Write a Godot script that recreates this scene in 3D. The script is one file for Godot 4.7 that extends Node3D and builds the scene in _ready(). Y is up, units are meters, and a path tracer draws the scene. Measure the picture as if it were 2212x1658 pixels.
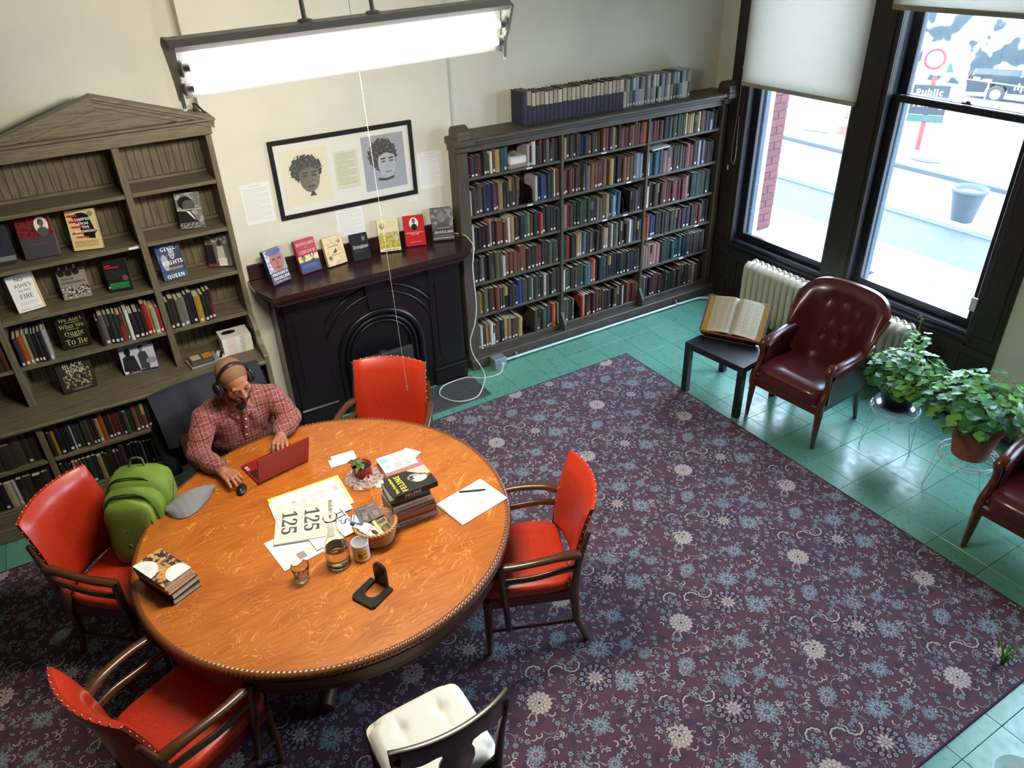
extends Node3D

# ---------------------------------------------------------------- mesh builder
class MB:
	var v := PackedVector3Array()
	var ix := PackedInt32Array()
	var uv := PackedVector2Array()
	var cl := PackedColorArray()
	var c := Color(1, 1, 1)
	var xf := Transform3D.IDENTITY

	func p(a: Vector3, t := Vector2.ZERO) -> int:
		v.append(xf * a)
		uv.append(t)
		cl.append(c)
		return v.size() - 1

	func t3(a: int, b: int, d: int) -> void:
		ix.append(a)
		ix.append(d)
		ix.append(b)

	func q4(a: int, b: int, d: int, e: int) -> void:
		t3(a, b, d)
		t3(a, d, e)

	# corners counter-clockwise seen from outside: bottom left, bottom right, top right, top left
	func quad(a: Vector3, b: Vector3, d: Vector3, e: Vector3) -> void:
		q4(p(a, Vector2(0, 1)), p(b, Vector2(1, 1)), p(d, Vector2(1, 0)), p(e, Vector2(0, 0)))

	# flat face turned away from a point inside
	func face(pts: Array, inside: Vector3) -> void:
		var n: Vector3 = (pts[1] - pts[0]).cross(pts[2] - pts[0])
		var q := pts.duplicate()
		if n.dot(pts[0] - inside) < 0.0:
			q.reverse()
		var i0 := p(q[0])
		for k in q.size() - 1:
			p(q[k + 1])
		for k in range(1, q.size() - 1):
			t3(i0, i0 + k, i0 + k + 1)

	func box(at: Vector3, s: Vector3, b := 0.0) -> void:
		var h := s * 0.5
		var o := at
		if b <= 0.0:
			for ax in 3:
				for sg in [-1.0, 1.0]:
					var n := Vector3.ZERO
					n[ax] = sg
					var e1 := Vector3.ZERO
					var e2 := Vector3.ZERO
					e1[(ax + 1) % 3] = h[(ax + 1) % 3]
					e2[(ax + 2) % 3] = h[(ax + 2) % 3]
					var m := o + n * h[ax]
					face([m - e1 - e2, m + e1 - e2, m + e1 + e2, m - e1 + e2], o)
			return
		b = minf(b, minf(h.x, minf(h.y, h.z)) * 0.98)
		var g := func(ax: int, sx: float, sy: float, sz: float) -> Vector3:
			var q := Vector3(sx * (h.x - b), sy * (h.y - b), sz * (h.z - b))
			q[ax] = h[ax] * [sx, sy, sz][ax]
			return o + q
		for sg in [-1.0, 1.0]:
			face([g.call(0, sg, -1, -1), g.call(0, sg, 1, -1), g.call(0, sg, 1, 1), g.call(0, sg, -1, 1)], o)
			face([g.call(1, -1, sg, -1), g.call(1, 1, sg, -1), g.call(1, 1, sg, 1), g.call(1, -1, sg, 1)], o)
			face([g.call(2, -1, -1, sg), g.call(2, 1, -1, sg), g.call(2, 1, 1, sg), g.call(2, -1, 1, sg)], o)
			for s2 in [-1.0, 1.0]:
				face([g.call(0, sg, s2, -1), g.call(0, sg, s2, 1), g.call(1, sg, s2, 1), g.call(1, sg, s2, -1)], o)
				face([g.call(1, -1, sg, s2), g.call(1, 1, sg, s2), g.call(2, 1, sg, s2), g.call(2, -1, sg, s2)], o)
				face([g.call(0, sg, -1, s2), g.call(0, sg, 1, s2), g.call(2, sg, 1, s2), g.call(2, sg, -1, s2)], o)
				for s3 in [-1.0, 1.0]:
					face([g.call(0, sg, s2, s3), g.call(1, sg, s2, s3), g.call(2, sg, s2, s3)], o)

	# rings of points joined smoothly
	func rings(rr: Array, closed := true, cap0 := true, cap1 := true) -> void:
		var n: int = rr[0].size()
		var base := v.size()
		for r in rr.size():
			for k in n:
				p(rr[r][k], Vector2(float(k) / n, float(r) / maxf(1, rr.size() - 1)))
		var m := n if closed else n - 1
		for r in rr.size() - 1:
			for k in m:
				var a := base + r * n + k
				var b := base + r * n + (k + 1) % n
				q4(a, b, b + n, a + n)
		if closed and cap0:
			_cap(rr[0], true)
		if closed and cap1:
			_cap(rr[rr.size() - 1], false)

	func _cap(ring: Array, flip: bool) -> void:
		var mid := Vector3.ZERO
		for q in ring:
			mid += q
		mid /= ring.size()
		var i0 := p(mid)
		for q in ring:
			p(q)
		for k in ring.size():
			var a := i0 + 1 + k
			var b := i0 + 1 + (k + 1) % ring.size()
			if flip:
				t3(i0, b, a)
			else:
				t3(i0, a, b)

	# rad: number or array; squash: x scale of section
	func tube(path: Array, rad, sides := 8, capped := true, flat := Vector2(1, 1), up := Vector3.UP) -> void:
		var rr := []
		var nrm := Vector3.ZERO
		for i in path.size():
			var d: Vector3 = path[mini(i + 1, path.size() - 1)] - path[maxi(i - 1, 0)]
			d = d.normalized()
			if i == 0:
				nrm = up - d * up.dot(d)
				if nrm.length() < 0.05:
					nrm = Vector3.RIGHT - d * d.x
					if nrm.length() < 0.05:
						nrm = Vector3.BACK - d * d.z
			nrm = (nrm - d * nrm.dot(d)).normalized()
			var bi := nrm.cross(d)
			var r: float = rad[i] if rad is Array else rad
			var ring := []
			for k in sides:
				var a := TAU * (k + 0.5) / sides
				ring.append(path[i] + nrm * (cos(a) * r * flat.y) - bi * (sin(a) * r * flat.x))
			rr.append(ring)
		rings(rr, true, capped, capped)

	# profile of (radius, height); repeat a point for a hard edge
	func lathe(prof: Array, seg := 20, at := Vector3.ZERO, sx := 1.0, sz := 1.0) -> void:
		var rr := []
		for q in prof:
			var ring := []
			for k in seg:
				var a := -TAU * k / seg
				ring.append(at + Vector3(cos(a) * q.x * sx, q.y, sin(a) * q.x * sz))
			rr.append(ring)
		rings(rr, true, prof[0].x > 0.0005, prof[prof.size() - 1].x > 0.0005)

	# polygon in x, y pushed from z0 to z1
	func prism(poly: PackedVector2Array, z0: float, z1: float) -> void:
		var q := poly.duplicate()
		if Geometry2D.is_polygon_clockwise(q):
			q.reverse()
		var tr := Geometry2D.triangulate_polygon(q)
		for z in [z0, z1]:
			var b := v.size()
			for a in q:
				p(Vector3(a.x, a.y, z), a)
			for k in range(0, tr.size(), 3):
				var i0 := tr[k]
				var i1 := tr[k + 1]
				var i2 := tr[k + 2]
				if (q[i1] - q[i0]).cross(q[i2] - q[i0]) < 0:
					var tmp := i1
					i1 = i2
					i2 = tmp
				if z == z1:
					t3(b + i0, b + i1, b + i2)
				else:
					t3(b + i0, b + i2, b + i1)
		for k in q.size():
			var a := q[k]
			var d := q[(k + 1) % q.size()]
			quad(Vector3(a.x, a.y, z0), Vector3(d.x, d.y, z0), Vector3(d.x, d.y, z1), Vector3(a.x, a.y, z1))

	# smooth sheet f(u, v)
	func sheet(nu: int, nv: int, f: Callable) -> void:
		var b := v.size()
		for j in nv + 1:
			for i in nu + 1:
				var s := Vector2(float(i) / nu, float(j) / nv)
				p(f.call(s.x, s.y), Vector2(s.x, 1.0 - s.y))
		for j in nv:
			for i in nu:
				var a := b + j * (nu + 1) + i
				q4(a, a + 1, a + nu + 2, a + nu + 1)

	func ball(at: Vector3, r: Vector3, seg := 12, rows := 8) -> void:
		var rr := []
		for j in rows + 1:
			var t := PI * j / rows
			var ring := []
			for k in seg:
				var a := -TAU * k / seg
				ring.append(at + Vector3(cos(a) * sin(t) * r.x, -cos(t) * r.y, sin(a) * sin(t) * r.z))
			rr.append(ring)
		rings(rr, true, false, false)

	# closed soft pad: superellipse in x, z, domed in y
	func pad(at: Vector3, s: Vector3, e := 5.0, dome := 0.3, seg := 28) -> void:
		var rr := []
		for row in [[0.0, 0.0], [0.92, 0.0], [0.98, 0.08], [1.0, 0.25], [1.0, 0.55], [0.985, 0.7], [0.94, 0.8], [0.8, 0.8 + 0.2 * dome * 1.4], [0.5, 1.0 - 0.05], [0.0, 1.0]]:
			var ring := []
			for k in seg:
				var a := -TAU * k / seg
				var cx := cos(a)
				var sz := sin(a)
				var q := pow(pow(absf(cx), e) + pow(absf(sz), e), -1.0 / e)
				ring.append(at + Vector3(cx * q * row[0] * s.x * 0.5, row[1] * s.y, sz * q * row[0] * s.z * 0.5))
			rr.append(ring)
		rings(rr, true, false, false)

	func mesh() -> ArrayMesh:
		var nn := PackedVector3Array()
		nn.resize(v.size())
		for k in range(0, ix.size(), 3):
			var a := ix[k]
			var d := ix[k + 1]
			var b := ix[k + 2]
			var f := (v[b] - v[a]).cross(v[d] - v[a])
			nn[a] += f
			nn[b] += f
			nn[d] += f
		for k in nn.size():
			nn[k] = nn[k].normalized() if nn[k].length_squared() > 1e-20 else Vector3.UP
		var arr := []
		arr.resize(Mesh.ARRAY_MAX)
		arr[Mesh.ARRAY_VERTEX] = v
		arr[Mesh.ARRAY_NORMAL] = nn
		arr[Mesh.ARRAY_TEX_UV] = uv
		arr[Mesh.ARRAY_COLOR] = cl
		arr[Mesh.ARRAY_INDEX] = ix
		var m := ArrayMesh.new()
		m.add_surface_from_arrays(Mesh.PRIMITIVE_TRIANGLES, arr)
		return m

# ---------------------------------------------------------------- nodes
var taken := {}
var rng := RandomNumberGenerator.new()
var T := {}
var MT := {}

func numbered(n: String) -> String:
	if not taken.has(n):
		taken[n] = 0
		return n
	taken[n] += 1
	return "%s_%03d" % [n, taken[n]]

func tag(o: Node3D, label: String, category := "", group := "", kind := "") -> void:
	if label:
		o.set_meta("label", label)
	if category:
		o.set_meta("category", category)
	if group:
		o.set_meta("group", group)
	if kind:
		o.set_meta("kind", kind)

func thing(called: String, label: String, category: String, at := Vector3.ZERO, turn := 0.0, group := "") -> Node3D:
	var o := Node3D.new()
	o.name = numbered(called)
	add_child(o)
	o.position = at
	o.rotation.y = turn
	tag(o, label, category, group)
	return o

func part(parent: Node3D, called: String, b, m: Material, label := "") -> MeshInstance3D:
	var o := MeshInstance3D.new()
	o.name = called
	o.mesh = b.mesh() if b is MB else b
	o.material_override = m
	parent.add_child(o, true)
	if label:
		o.set_meta("label", label)
	return o

func solo(called: String, b, m: Material, label: String, category: String, group := "", kind := "") -> MeshInstance3D:
	var o := MeshInstance3D.new()
	o.name = numbered(called)
	o.mesh = b.mesh() if b is MB else b
	o.material_override = m
	add_child(o)
	tag(o, label, category, group, kind)
	return o

func struct(called: String, b, m: Material, label: String, category: String) -> MeshInstance3D:
	return solo(called, b, m, label, category, "", "structure")

func bx(at: Vector3, s: Vector3, b := 0.0) -> MB:
	var q := MB.new()
	q.box(at, s, b)
	return q

# box between two corners
func bb(x0: float, x1: float, y0: float, y1: float, z0: float, z1: float, b := 0.0, into: MB = null) -> MB:
	var q := into if into else MB.new()
	q.box(Vector3((x0 + x1) / 2, (y0 + y1) / 2, (z0 + z1) / 2), Vector3(absf(x1 - x0), absf(y1 - y0), absf(z1 - z0)), b)
	return q

var fonts := {}
func words(parent: Node3D, s: String, width: float, height: float, m: Material, xf: Transform3D, face := "Droid Sans", bold := false) -> void:
	var key := face + str(bold)
	if not fonts.has(key):
		var f := SystemFont.new()
		f.font_names = PackedStringArray([face])
		f.font_weight = 700 if bold else 400
		fonts[key] = f
	var t := TextMesh.new()
	t.text = s
	t.font = fonts[key]
	t.font_size = 24
	t.pixel_size = 0.001
	t.depth = 0.0
	t.curve_step = 2.0
	var o := MeshInstance3D.new()
	o.name = "lettering"
	o.mesh = t
	o.material_override = m
	var sz := t.get_aabb().size
	var sc := height / maxf(0.001, sz.y)
	if width > 0:
		sc = minf(width / maxf(0.001, sz.x), sc)
	o.transform = xf * Transform3D(Basis().scaled(Vector3(sc, sc, sc)), Vector3.ZERO)
	parent.add_child(o, true)

# ---------------------------------------------------------------- materials
func rgb(r: float, g: float, b: float) -> Color:
	return Color(r / 255.0, g / 255.0, b / 255.0)

func lin(c: Color) -> Color:
	return c.srgb_to_linear()

func mat(key: String, col: Color, rough := 0.6, metal := 0.0, o := {}) -> StandardMaterial3D:
	if MT.has(key):
		return MT[key]
	var m := StandardMaterial3D.new()
	m.resource_name = key
	m.albedo_color = col
	m.roughness = rough
	m.metallic = metal
	if o.has("spec"):
		m.metallic_specular = o.spec
	if o.has("tex"):
		m.albedo_texture = o.tex
	if o.has("tri"):
		m.uv1_triplanar = true
		m.uv1_scale = o.tri if o.tri is Vector3 else Vector3.ONE * o.tri
		m.uv1_world_triplanar = o.get("world", false)
	if o.has("uvs"):
		m.uv1_scale = o.uvs
	if o.has("bump"):
		m.heightmap_enabled = true
		m.heightmap_texture = o.bump
		m.heightmap_scale = o.get("bump_cm", 0.05)
	if o.has("rtex"):
		m.roughness_texture = o.rtex
	if o.has("coat"):
		m.clearcoat_enabled = true
		m.clearcoat = o.coat
		m.clearcoat_roughness = o.get("coat_r", 0.1)
	if o.get("vc", false):
		m.vertex_color_use_as_albedo = true
	if o.has("back"):
		m.backlight_enabled = true
		m.backlight = o.back
	if o.has("rim"):
		m.rim_enabled = true
		m.rim = o.rim
	if o.has("emit"):
		m.emission_enabled = true
		m.emission = o.emit
		m.emission_energy_multiplier = o.get("energy", 1.0)
	if o.has("alpha"):
		m.transparency = BaseMaterial3D.TRANSPARENCY_ALPHA
		m.albedo_color.a = o.alpha
	if o.has("refract"):
		m.refraction_enabled = true
		m.refraction_scale = o.refract
		m.transparency = BaseMaterial3D.TRANSPARENCY_ALPHA
		m.albedo_color.a = 0.0
	if o.has("sss"):
		m.subsurf_scatter_enabled = true
		m.subsurf_scatter_strength = o.sss
	MT[key] = m
	return m

func noise(seed_: int, freq: float, oct := 3, kind := FastNoiseLite.TYPE_SIMPLEX_SMOOTH) -> FastNoiseLite:
	var n := FastNoiseLite.new()
	n.seed = seed_
	n.frequency = freq
	n.noise_type = kind
	n.fractal_octaves = oct
	return n

# noise picture, stretched, coloured along stops [[t, Color], ...]
func ramp(seed_: int, freq: float, w: int, h: int, sx: int, sy: int, stops: Array, oct := 4) -> ImageTexture:
	var im := noise(seed_, freq, oct).get_seamless_image(maxi(8, w / sx), maxi(8, h / sy))
	im.convert(Image.FORMAT_L8)
	if sx > 1 or sy > 1:
		im.resize(w, h, Image.INTERPOLATE_CUBIC)
	var lut := []
	for k in 256:
		var t := k / 255.0
		var cc: Color = stops[stops.size() - 1][1]
		for s in stops.size() - 1:
			if t <= stops[s + 1][0]:
				cc = stops[s][1].lerp(stops[s + 1][1], clampf((t - stops[s][0]) / maxf(0.001, stops[s + 1][0] - stops[s][0]), 0, 1))
				break
		lut.append([int(cc.r * 255), int(cc.g * 255), int(cc.b * 255)])
	var src := im.get_data()
	var dst := PackedByteArray()
	dst.resize(src.size() * 3)
	for k in src.size():
		var l: Array = lut[src[k]]
		dst[k * 3] = l[0]
		dst[k * 3 + 1] = l[1]
		dst[k * 3 + 2] = l[2]
	return ImageTexture.create_from_image(Image.create_from_data(im.get_width(), im.get_height(), false, Image.FORMAT_RGB8, dst))

func grey(a: float) -> Color:
	return Color(a, a, a)

# picture drawn from shapes; sizes in 0..1 of the picture
func draw_picture(w: int, h: int, bg: Color, ops: Array) -> ImageTexture:
	var im := Image.create(w, h, false, Image.FORMAT_RGB8)
	im.fill(bg)
	for o in ops:
		match o[0]:
			"r":
				im.fill_rect(Rect2i(int(o[1] * w), int(o[2] * h), maxi(1, int(o[3] * w)), maxi(1, int(o[4] * h))), o[5])
			"e":
				stamp(im, o[1] * w, o[2] * h, o[3] * w, o[4] * h, o[6] if o.size() > 6 else 0.0, o[5], false)
			"n":
				var nz := noise(int(o[6]), o[7], 3)
				for y in range(int(o[2] * h), int((o[2] + o[4]) * h)):
					for x in range(int(o[1] * w), int((o[1] + o[3]) * w)):
						var a := nz.get_noise_2d(x, y)
						if a > o[8]:
							im.set_pixel(x, y, im.get_pixel(x, y).lerp(o[5], clampf((a - o[8]) * 4.0, 0, 1)))
			"t":
				var y0 := int(o[2] * h)
				for row in int(o[6]):
					var yy := y0 + int(row * o[4] * h / o[6])
					var x := int(o[1] * w)
					var xe := int((o[1] + o[3] * (1.0 if row % 5 < 4 else 0.6)) * w)
					while x < xe:
						var l := 2 + (x * 7 + row * 13) % 5
						im.fill_rect(Rect2i(x, yy, mini(l, xe - x), maxi(1, int(o[7]))), o[5])
						x += l + 1
			"p":
				var poly := PackedVector2Array()
				for k in range(2, o.size(), 2):
					poly.append(Vector2(o[k] * w, o[k + 1] * h))
				fill_poly(im, poly, o[1])
	return ImageTexture.create_from_image(im)

func fill_poly(im: Image, poly: PackedVector2Array, col: Color) -> void:
	var lo := poly[0]
	var hi := poly[0]
	for q in poly:
		lo = lo.min(q)
		hi = hi.max(q)
	for y in range(maxi(0, int(lo.y)), mini(im.get_height(), int(hi.y) + 1)):
		for x in range(maxi(0, int(lo.x)), mini(im.get_width(), int(hi.x) + 1)):
			if Geometry2D.is_point_in_polygon(Vector2(x + 0.5, y + 0.5), poly):
				im.set_pixel(x, y, col)

func stamp(im: Image, cx: float, cy: float, rx: float, ry: float, rot: float, col: Color, wrap: bool) -> void:
	var w := im.get_width()
	var h := im.get_height()
	var r := ceili(maxf(rx, ry)) + 1
	var ca := cos(rot)
	var sa := sin(rot)
	for y in range(int(cy) - r, int(cy) + r + 1):
		if not wrap and (y < 0 or y >= h):
			continue
		for x in range(int(cx) - r, int(cx) + r + 1):
			if not wrap and (x < 0 or x >= w):
				continue
			var dx := x + 0.5 - cx
			var dy := y + 0.5 - cy
			var a := (dx * ca + dy * sa) / rx
			var b := (dy * ca - dx * sa) / ry
			if a * a + b * b <= 1.0:
				im.set_pixel(posmod(x, w), posmod(y, h), col)

# ---------------------------------------------------------------- computed textures
func make_textures() -> void:
	var st := [[0.0, grey(0.70)], [0.35, grey(0.84)], [0.6, grey(0.95)], [1.0, grey(1.0)]]
	T.grain_h = ramp(11, 0.05, 512, 512, 16, 1, st)
	T.grain_v = ramp(12, 0.05, 512, 512, 1, 16, st)
	T.mottle = ramp(13, 0.02, 512, 512, 1, 1, [[0.0, grey(0.82)], [0.5, grey(0.95)], [1.0, grey(1.0)]], 5)
	T.plaster = ramp(23, 0.012, 512, 512, 1, 1, [[0.0, grey(0.955)], [0.5, grey(0.985)], [1.0, grey(1.0)]], 4)
	T.fine = ramp(14, 0.12, 512, 512, 1, 1, [[0.0, grey(0.1)], [1.0, grey(0.9)]], 4)
	T.leather = ramp(15, 0.035, 512, 512, 1, 1, [[0.0, grey(0.78)], [0.45, grey(0.97)], [1.0, grey(1.0)]], 5)
	T.floor_r = ramp(16, 0.03, 512, 512, 1, 1, [[0.0, grey(0.22)], [0.5, grey(0.33)], [1.0, grey(0.5)]], 4)
	T.scuff = ramp(17, 0.045, 512, 512, 1, 1, [[0.0, grey(0.84)], [0.17, grey(0.9)], [0.26, grey(0.985)], [1.0, grey(1.0)]], 5)
	T.oak = table_wood()
	T.rug = rug_picture()
	T.plaid = plaid_picture()
	T.stone = ramp(18, 0.02, 512, 512, 1, 1, [[0.0, rgb(26, 40, 46)], [0.40, rgb(36, 50, 54)], [0.45, rgb(126, 128, 126)], [1.0, rgb(150, 150, 146)]], 3)
	T.gravel = ramp(19, 0.09, 512, 512, 1, 1, [[0.0, rgb(40, 38, 38)], [0.38, rgb(62, 60, 60)], [0.55, rgb(110, 108, 106)], [1.0, rgb(130, 128, 126)]], 5)

func table_wood() -> ImageTexture:
	var n := 1024
	var im := Image.create(n, n, false, Image.FORMAT_RGB8)
	var n1 := noise(31, 1.0, 3)
	var n2 := noise(32, 1.0, 2)
	var n3 := noise(33, 1.0, 2)
	var base := rgb(196, 112, 38)
	var dark := rgb(150, 74, 20)
	var gold := rgb(226, 158, 78)
	for y in n:
		var zz := y * 1.9 / n
		var board := floorf(zz / 0.3)
		for x in n:
			var xx := x * 1.9 / n
			var wob := n2.get_noise_2d(xx * 2.2, zz * 3.0 + board * 9.0)
			var g := n1.get_noise_2d(xx * 5.0 + board * 40.0, zz * 110.0 + wob * 6.0)
			var cc := base.lerp(dark, clampf(0.3 + g * 0.55 + wob * 0.35, 0, 1))
			var f := absf(n3.get_noise_2d(xx * 9.0 + wob * 3.0 + board * 17.0, zz * 17.0 - wob * 5.0))
			var msk := n2.get_noise_2d(xx * 3.5 + 50.0, zz * 4.5 + board * 5.0)
			if f < 0.075 and msk > -0.15:
				cc = cc.lerp(gold, clampf((0.075 - f) / 0.05, 0, 1) * clampf((msk + 0.15) * 4.0, 0, 1) * 0.75)
			im.set_pixel(x, y, cc)
	return ImageTexture.create_from_image(im)

func plaid_picture() -> ImageTexture:
	var n := 128
	var im := Image.create(n, n, false, Image.FORMAT_RGB8)
	var base := rgb(122, 48, 46)
	var cream := rgb(226, 205, 190)
	var deep := rgb(82, 30, 34)
	var band := func(i: int) -> Array:
		var k := i % 64
		if k in [4, 5, 26, 27] or k in [44, 45]:
			return [cream, 0.72]
		if k in [12, 13, 18, 19, 52, 53]:
			return [cream, 0.30]
		if k > 30 and k < 40:
			return [deep, 0.55]
		return [base, 0.0]
	for y in n:
		var b: Array = band.call(y)
		for x in n:
			var a: Array = band.call(x + 9)
			var cc := base.lerp(a[0], a[1])
			cc = cc.lerp(b[0], b[1] * 0.85)
			im.set_pixel(x, y, cc)
	return ImageTexture.create_from_image(im)

func petals(im: Image, x: float, y: float, r: float, n: int, pl: float, pw: float, col: Color, edge: Color, rot: float) -> void:
	for pass_ in 2:
		for k in n:
			var a := rot + TAU * k / n
			var e := 2.6 if pass_ == 0 else 0.0
			stamp(im, x + cos(a) * r, y + sin(a) * r, pl + e, pw + e, a, edge if pass_ == 0 else col, true)

func rug_picture() -> ImageTexture:
	var w := 942
	var h := 1024
	var px := 1024.0
	var im := Image.create(w, h, false, Image.FORMAT_RGB8)
	im.fill(rgb(82, 50, 62))
	var g := RandomNumberGenerator.new()
	g.seed = 77
	var cream := rgb(176, 164, 156)
	var pale := rgb(150, 138, 144)
	var blue := rgb(122, 126, 134)
	var slate := rgb(82, 84, 98)
	var navy := rgb(30, 26, 44)
	var rose := rgb(124, 94, 104)
	# faint darker clouds of ground colour
	var ops := []
	for k in 46:
		ops.append([0, g.randf() * w, g.randf() * h * 0.5 + 0.0, g.randf_range(16, 46), g.randf_range(12, 30), g.randf() * PI, rgb(64, 46, 62)])
	for o in ops:
		for half in 2:
			stamp(im, o[1] + half * w * 0.5, o[2] + half * h * 0.5, o[3], o[4], o[5], o[6], true)
	var seedlings := []
	for k in 430:
		seedlings.append([g.randi() % 6, g.randf() * w, g.randf() * h * 0.5, g.randf() * TAU, g.randf_range(0.75, 1.3)])
	for half in 2:
		var ox := half * w * 0.5
		var oy := half * h * 0.5
		# vines
		for k in 27:
			var vx := ox + fposmod(k * 197.0, w)
			var vy := oy + fposmod(k * 83.0, h * 0.5)
			var a0 := k * 1.9
			for s in 26:
				var a := a0 + s * 0.11 * (1 if k % 2 else -1)
				vx += cos(a) * 4.6
				vy += sin(a) * 4.6
				stamp(im, vx + 2, vy + 1, 4.2, 4.2, 0, navy, true)
				stamp(im, vx, vy, 2.6, 2.6, 0, pale, true)
		for s in seedlings:
			var x: float = s[1] + ox
			var y: float = s[2] + oy
			var q: float = s[4]
			match s[0]:
				0:
					petals(im, x, y, 9 * q, 5, 7 * q, 4.5 * q, pale, navy, s[3])
					stamp(im, x, y, 4, 4, 0, navy, true)
				1:
					stamp(im, x, y, 15 * q, 8 * q, s[3], navy, true)
					stamp(im, x, y, 12.5 * q, 5.5 * q, s[3], pale, true)
					stamp(im, x, y, 7 * q, 2.4 * q, s[3], slate, true)
				2:
					petals(im, x, y, 8 * q, 6, 6 * q, 4 * q, blue, navy, s[3])
				3:
					for t in 9:
						var a: float = s[3] + t * 0.34
						stamp(im, x + cos(a) * 15 * q, y + sin(a) * 15 * q, 3.6, 3.6, 0, cream, true)
				4:
					stamp(im, x, y, 5.5 * q, 5.5 * q, 0, navy, true)
					stamp(im, x, y, 3.8 * q, 3.8 * q, 0, rose, true)
				5:
					petals(im, x, y, 7 * q, 4, 9 * q, 3.6 * q, rose, navy, s[3])
		# scalloped arcs
		for a in [[0.07, 0.84, 1.0], [0.17, 0.90, 1.0], [0.72, 0.40, -1.0]]:
			var x: float = a[0] * px + ox
			var y: float = a[1] * px + oy
			for t in 15:
				var an: float = (PI + t * PI / 15.0) * a[2]
				var rr := 40.0 + 5.0 * absf(sin(t * 1.1))
				stamp(im, x + cos(an) * (rr + 4), y + sin(an) * (rr + 4), 7, 7, 0, navy, true)
			for t in 30:
				var an: float = (PI + t * PI / 30.0) * a[2]
				var rr := 40.0 + 5.0 * absf(sin(t * 0.55))
				stamp(im, x + cos(an) * rr, y + sin(an) * rr, 4.4, 4.4, 0, cream, true)
		# blue flowers
		for a in [[0.44, 0.13, 1.0], [0.44, 0.90, 1.0], [0.18, 0.26, 0.8], [0.76, 0.22, 0.8], [0.62, 0.05, 0.55], [0.12, 0.45, 0.6], [0.88, 0.40, 0.5]]:
			var x: float = a[0] * px + ox
			var y: float = a[1] * px + oy
			var q: float = a[2]
			petals(im, x, y, 42 * q, 13, 19 * q, 8 * q, blue, slate, 0.3)
			petals(im, x, y, 27 * q, 9, 15 * q, 7 * q, rgb(140, 148, 158), slate, 0.0)
			stamp(im, x, y, 15 * q, 15 * q, 0, navy, true)
			petals(im, x, y, 8 * q, 5, 6 * q, 3 * q, pale, navy, 0.7)
		# dark ringed rosette
		var rx := 0.32 * px + ox
		var ry := 0.03 * px + oy
		stamp(im, rx, ry, 84, 78, 0, navy, true)
		for k in 14:
			var a := TAU * k / 14.0
			stamp(im, rx + cos(a) * 76, ry + sin(a) * 70, 17, 17, 0, navy, true)
			stamp(im, rx + cos(a) * 76, ry + sin(a) * 70, 11, 11, 0, pale, true)
			stamp(im, rx + cos(a) * 76, ry + sin(a) * 70, 5, 5, 0, slate, true)
		petals(im, rx, ry, 48, 12, 13, 8, rose, navy, 0.1)
		petals(im, rx, ry, 28, 9, 12, 7, cream, rose, 0.2)
		stamp(im, rx, ry, 15, 15, 0, rgb(160, 126, 124), true)
		petals(im, rx, ry, 9, 6, 6, 3, cream, rose, 0.0)
		# cream carnation on a stalk
		for t in 12:
			stamp(im, ox - 40 - t * 5.0, oy + 26 + t * 1.2 + sin(t * 0.7) * 3, 5.5, 4, 0, rgb(170, 150, 146), true)
			stamp(im, ox - 44 - t * 2.0, oy + 30 + t * 4.6, 4.5, 4.5, 0, rgb(170, 150, 146), true)
		stamp(im, ox, oy, 66, 60, 0, navy, true)
		petals(im, ox, oy, 50, 15, 15, 10, cream, rgb(120, 96, 92), 0.2)
		petals(im, ox, oy, 32, 11, 14, 8, rgb(186, 174, 164), rgb(120, 96, 92), 0.0)
		petals(im, ox, oy, 16, 7, 11, 6, cream, rgb(90, 66, 70), 0.4)
		stamp(im, ox, oy, 7, 7, 0, navy, true)
	return ImageTexture.create_from_image(im)

# ---------------------------------------------------------------- camera, sky, light
const SKY := 5.2
const TUBE := 10.0

func camera_and_light() -> void:
	var cam := Camera3D.new()
	cam.name = "camera"
	cam.position = Vector3(0, 3.3, 0)
	cam.rotation_order = EULER_ORDER_YXZ
	cam.rotation = Vector3(-0.55071672, -0.5247025, -0.03729146)
	cam.fov = 53.976
	cam.near = 0.05
	cam.far = 200.0
	add_child(cam)
	cam.current = true
	var sm := ProceduralSkyMaterial.new()
	sm.sky_top_color = rgb(196, 222, 250)
	sm.sky_horizon_color = rgb(226, 240, 255)
	sm.sky_curve = 0.2
	sm.ground_horizon_color = rgb(190, 196, 200)
	sm.ground_bottom_color = rgb(150, 152, 152)
	sm.sky_energy_multiplier = SKY
	sm.ground_energy_multiplier = SKY * 0.5
	sm.sun_angle_max = 0.0
	var sky := Sky.new()
	sky.sky_material = sm
	var env := Environment.new()
	env.background_mode = Environment.BG_SKY
	env.sky = sky
	env.ambient_light_source = Environment.AMBIENT_SOURCE_SKY
	env.tonemap_mode = Environment.TONE_MAPPER_LINEAR
	env.tonemap_exposure = 0.55
	env.sdfgi_enabled = true
	env.ssao_enabled = true
	env.ssil_enabled = true
	var we := WorldEnvironment.new()
	we.name = "surroundings"
	we.environment = env
	add_child(we)

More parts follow.
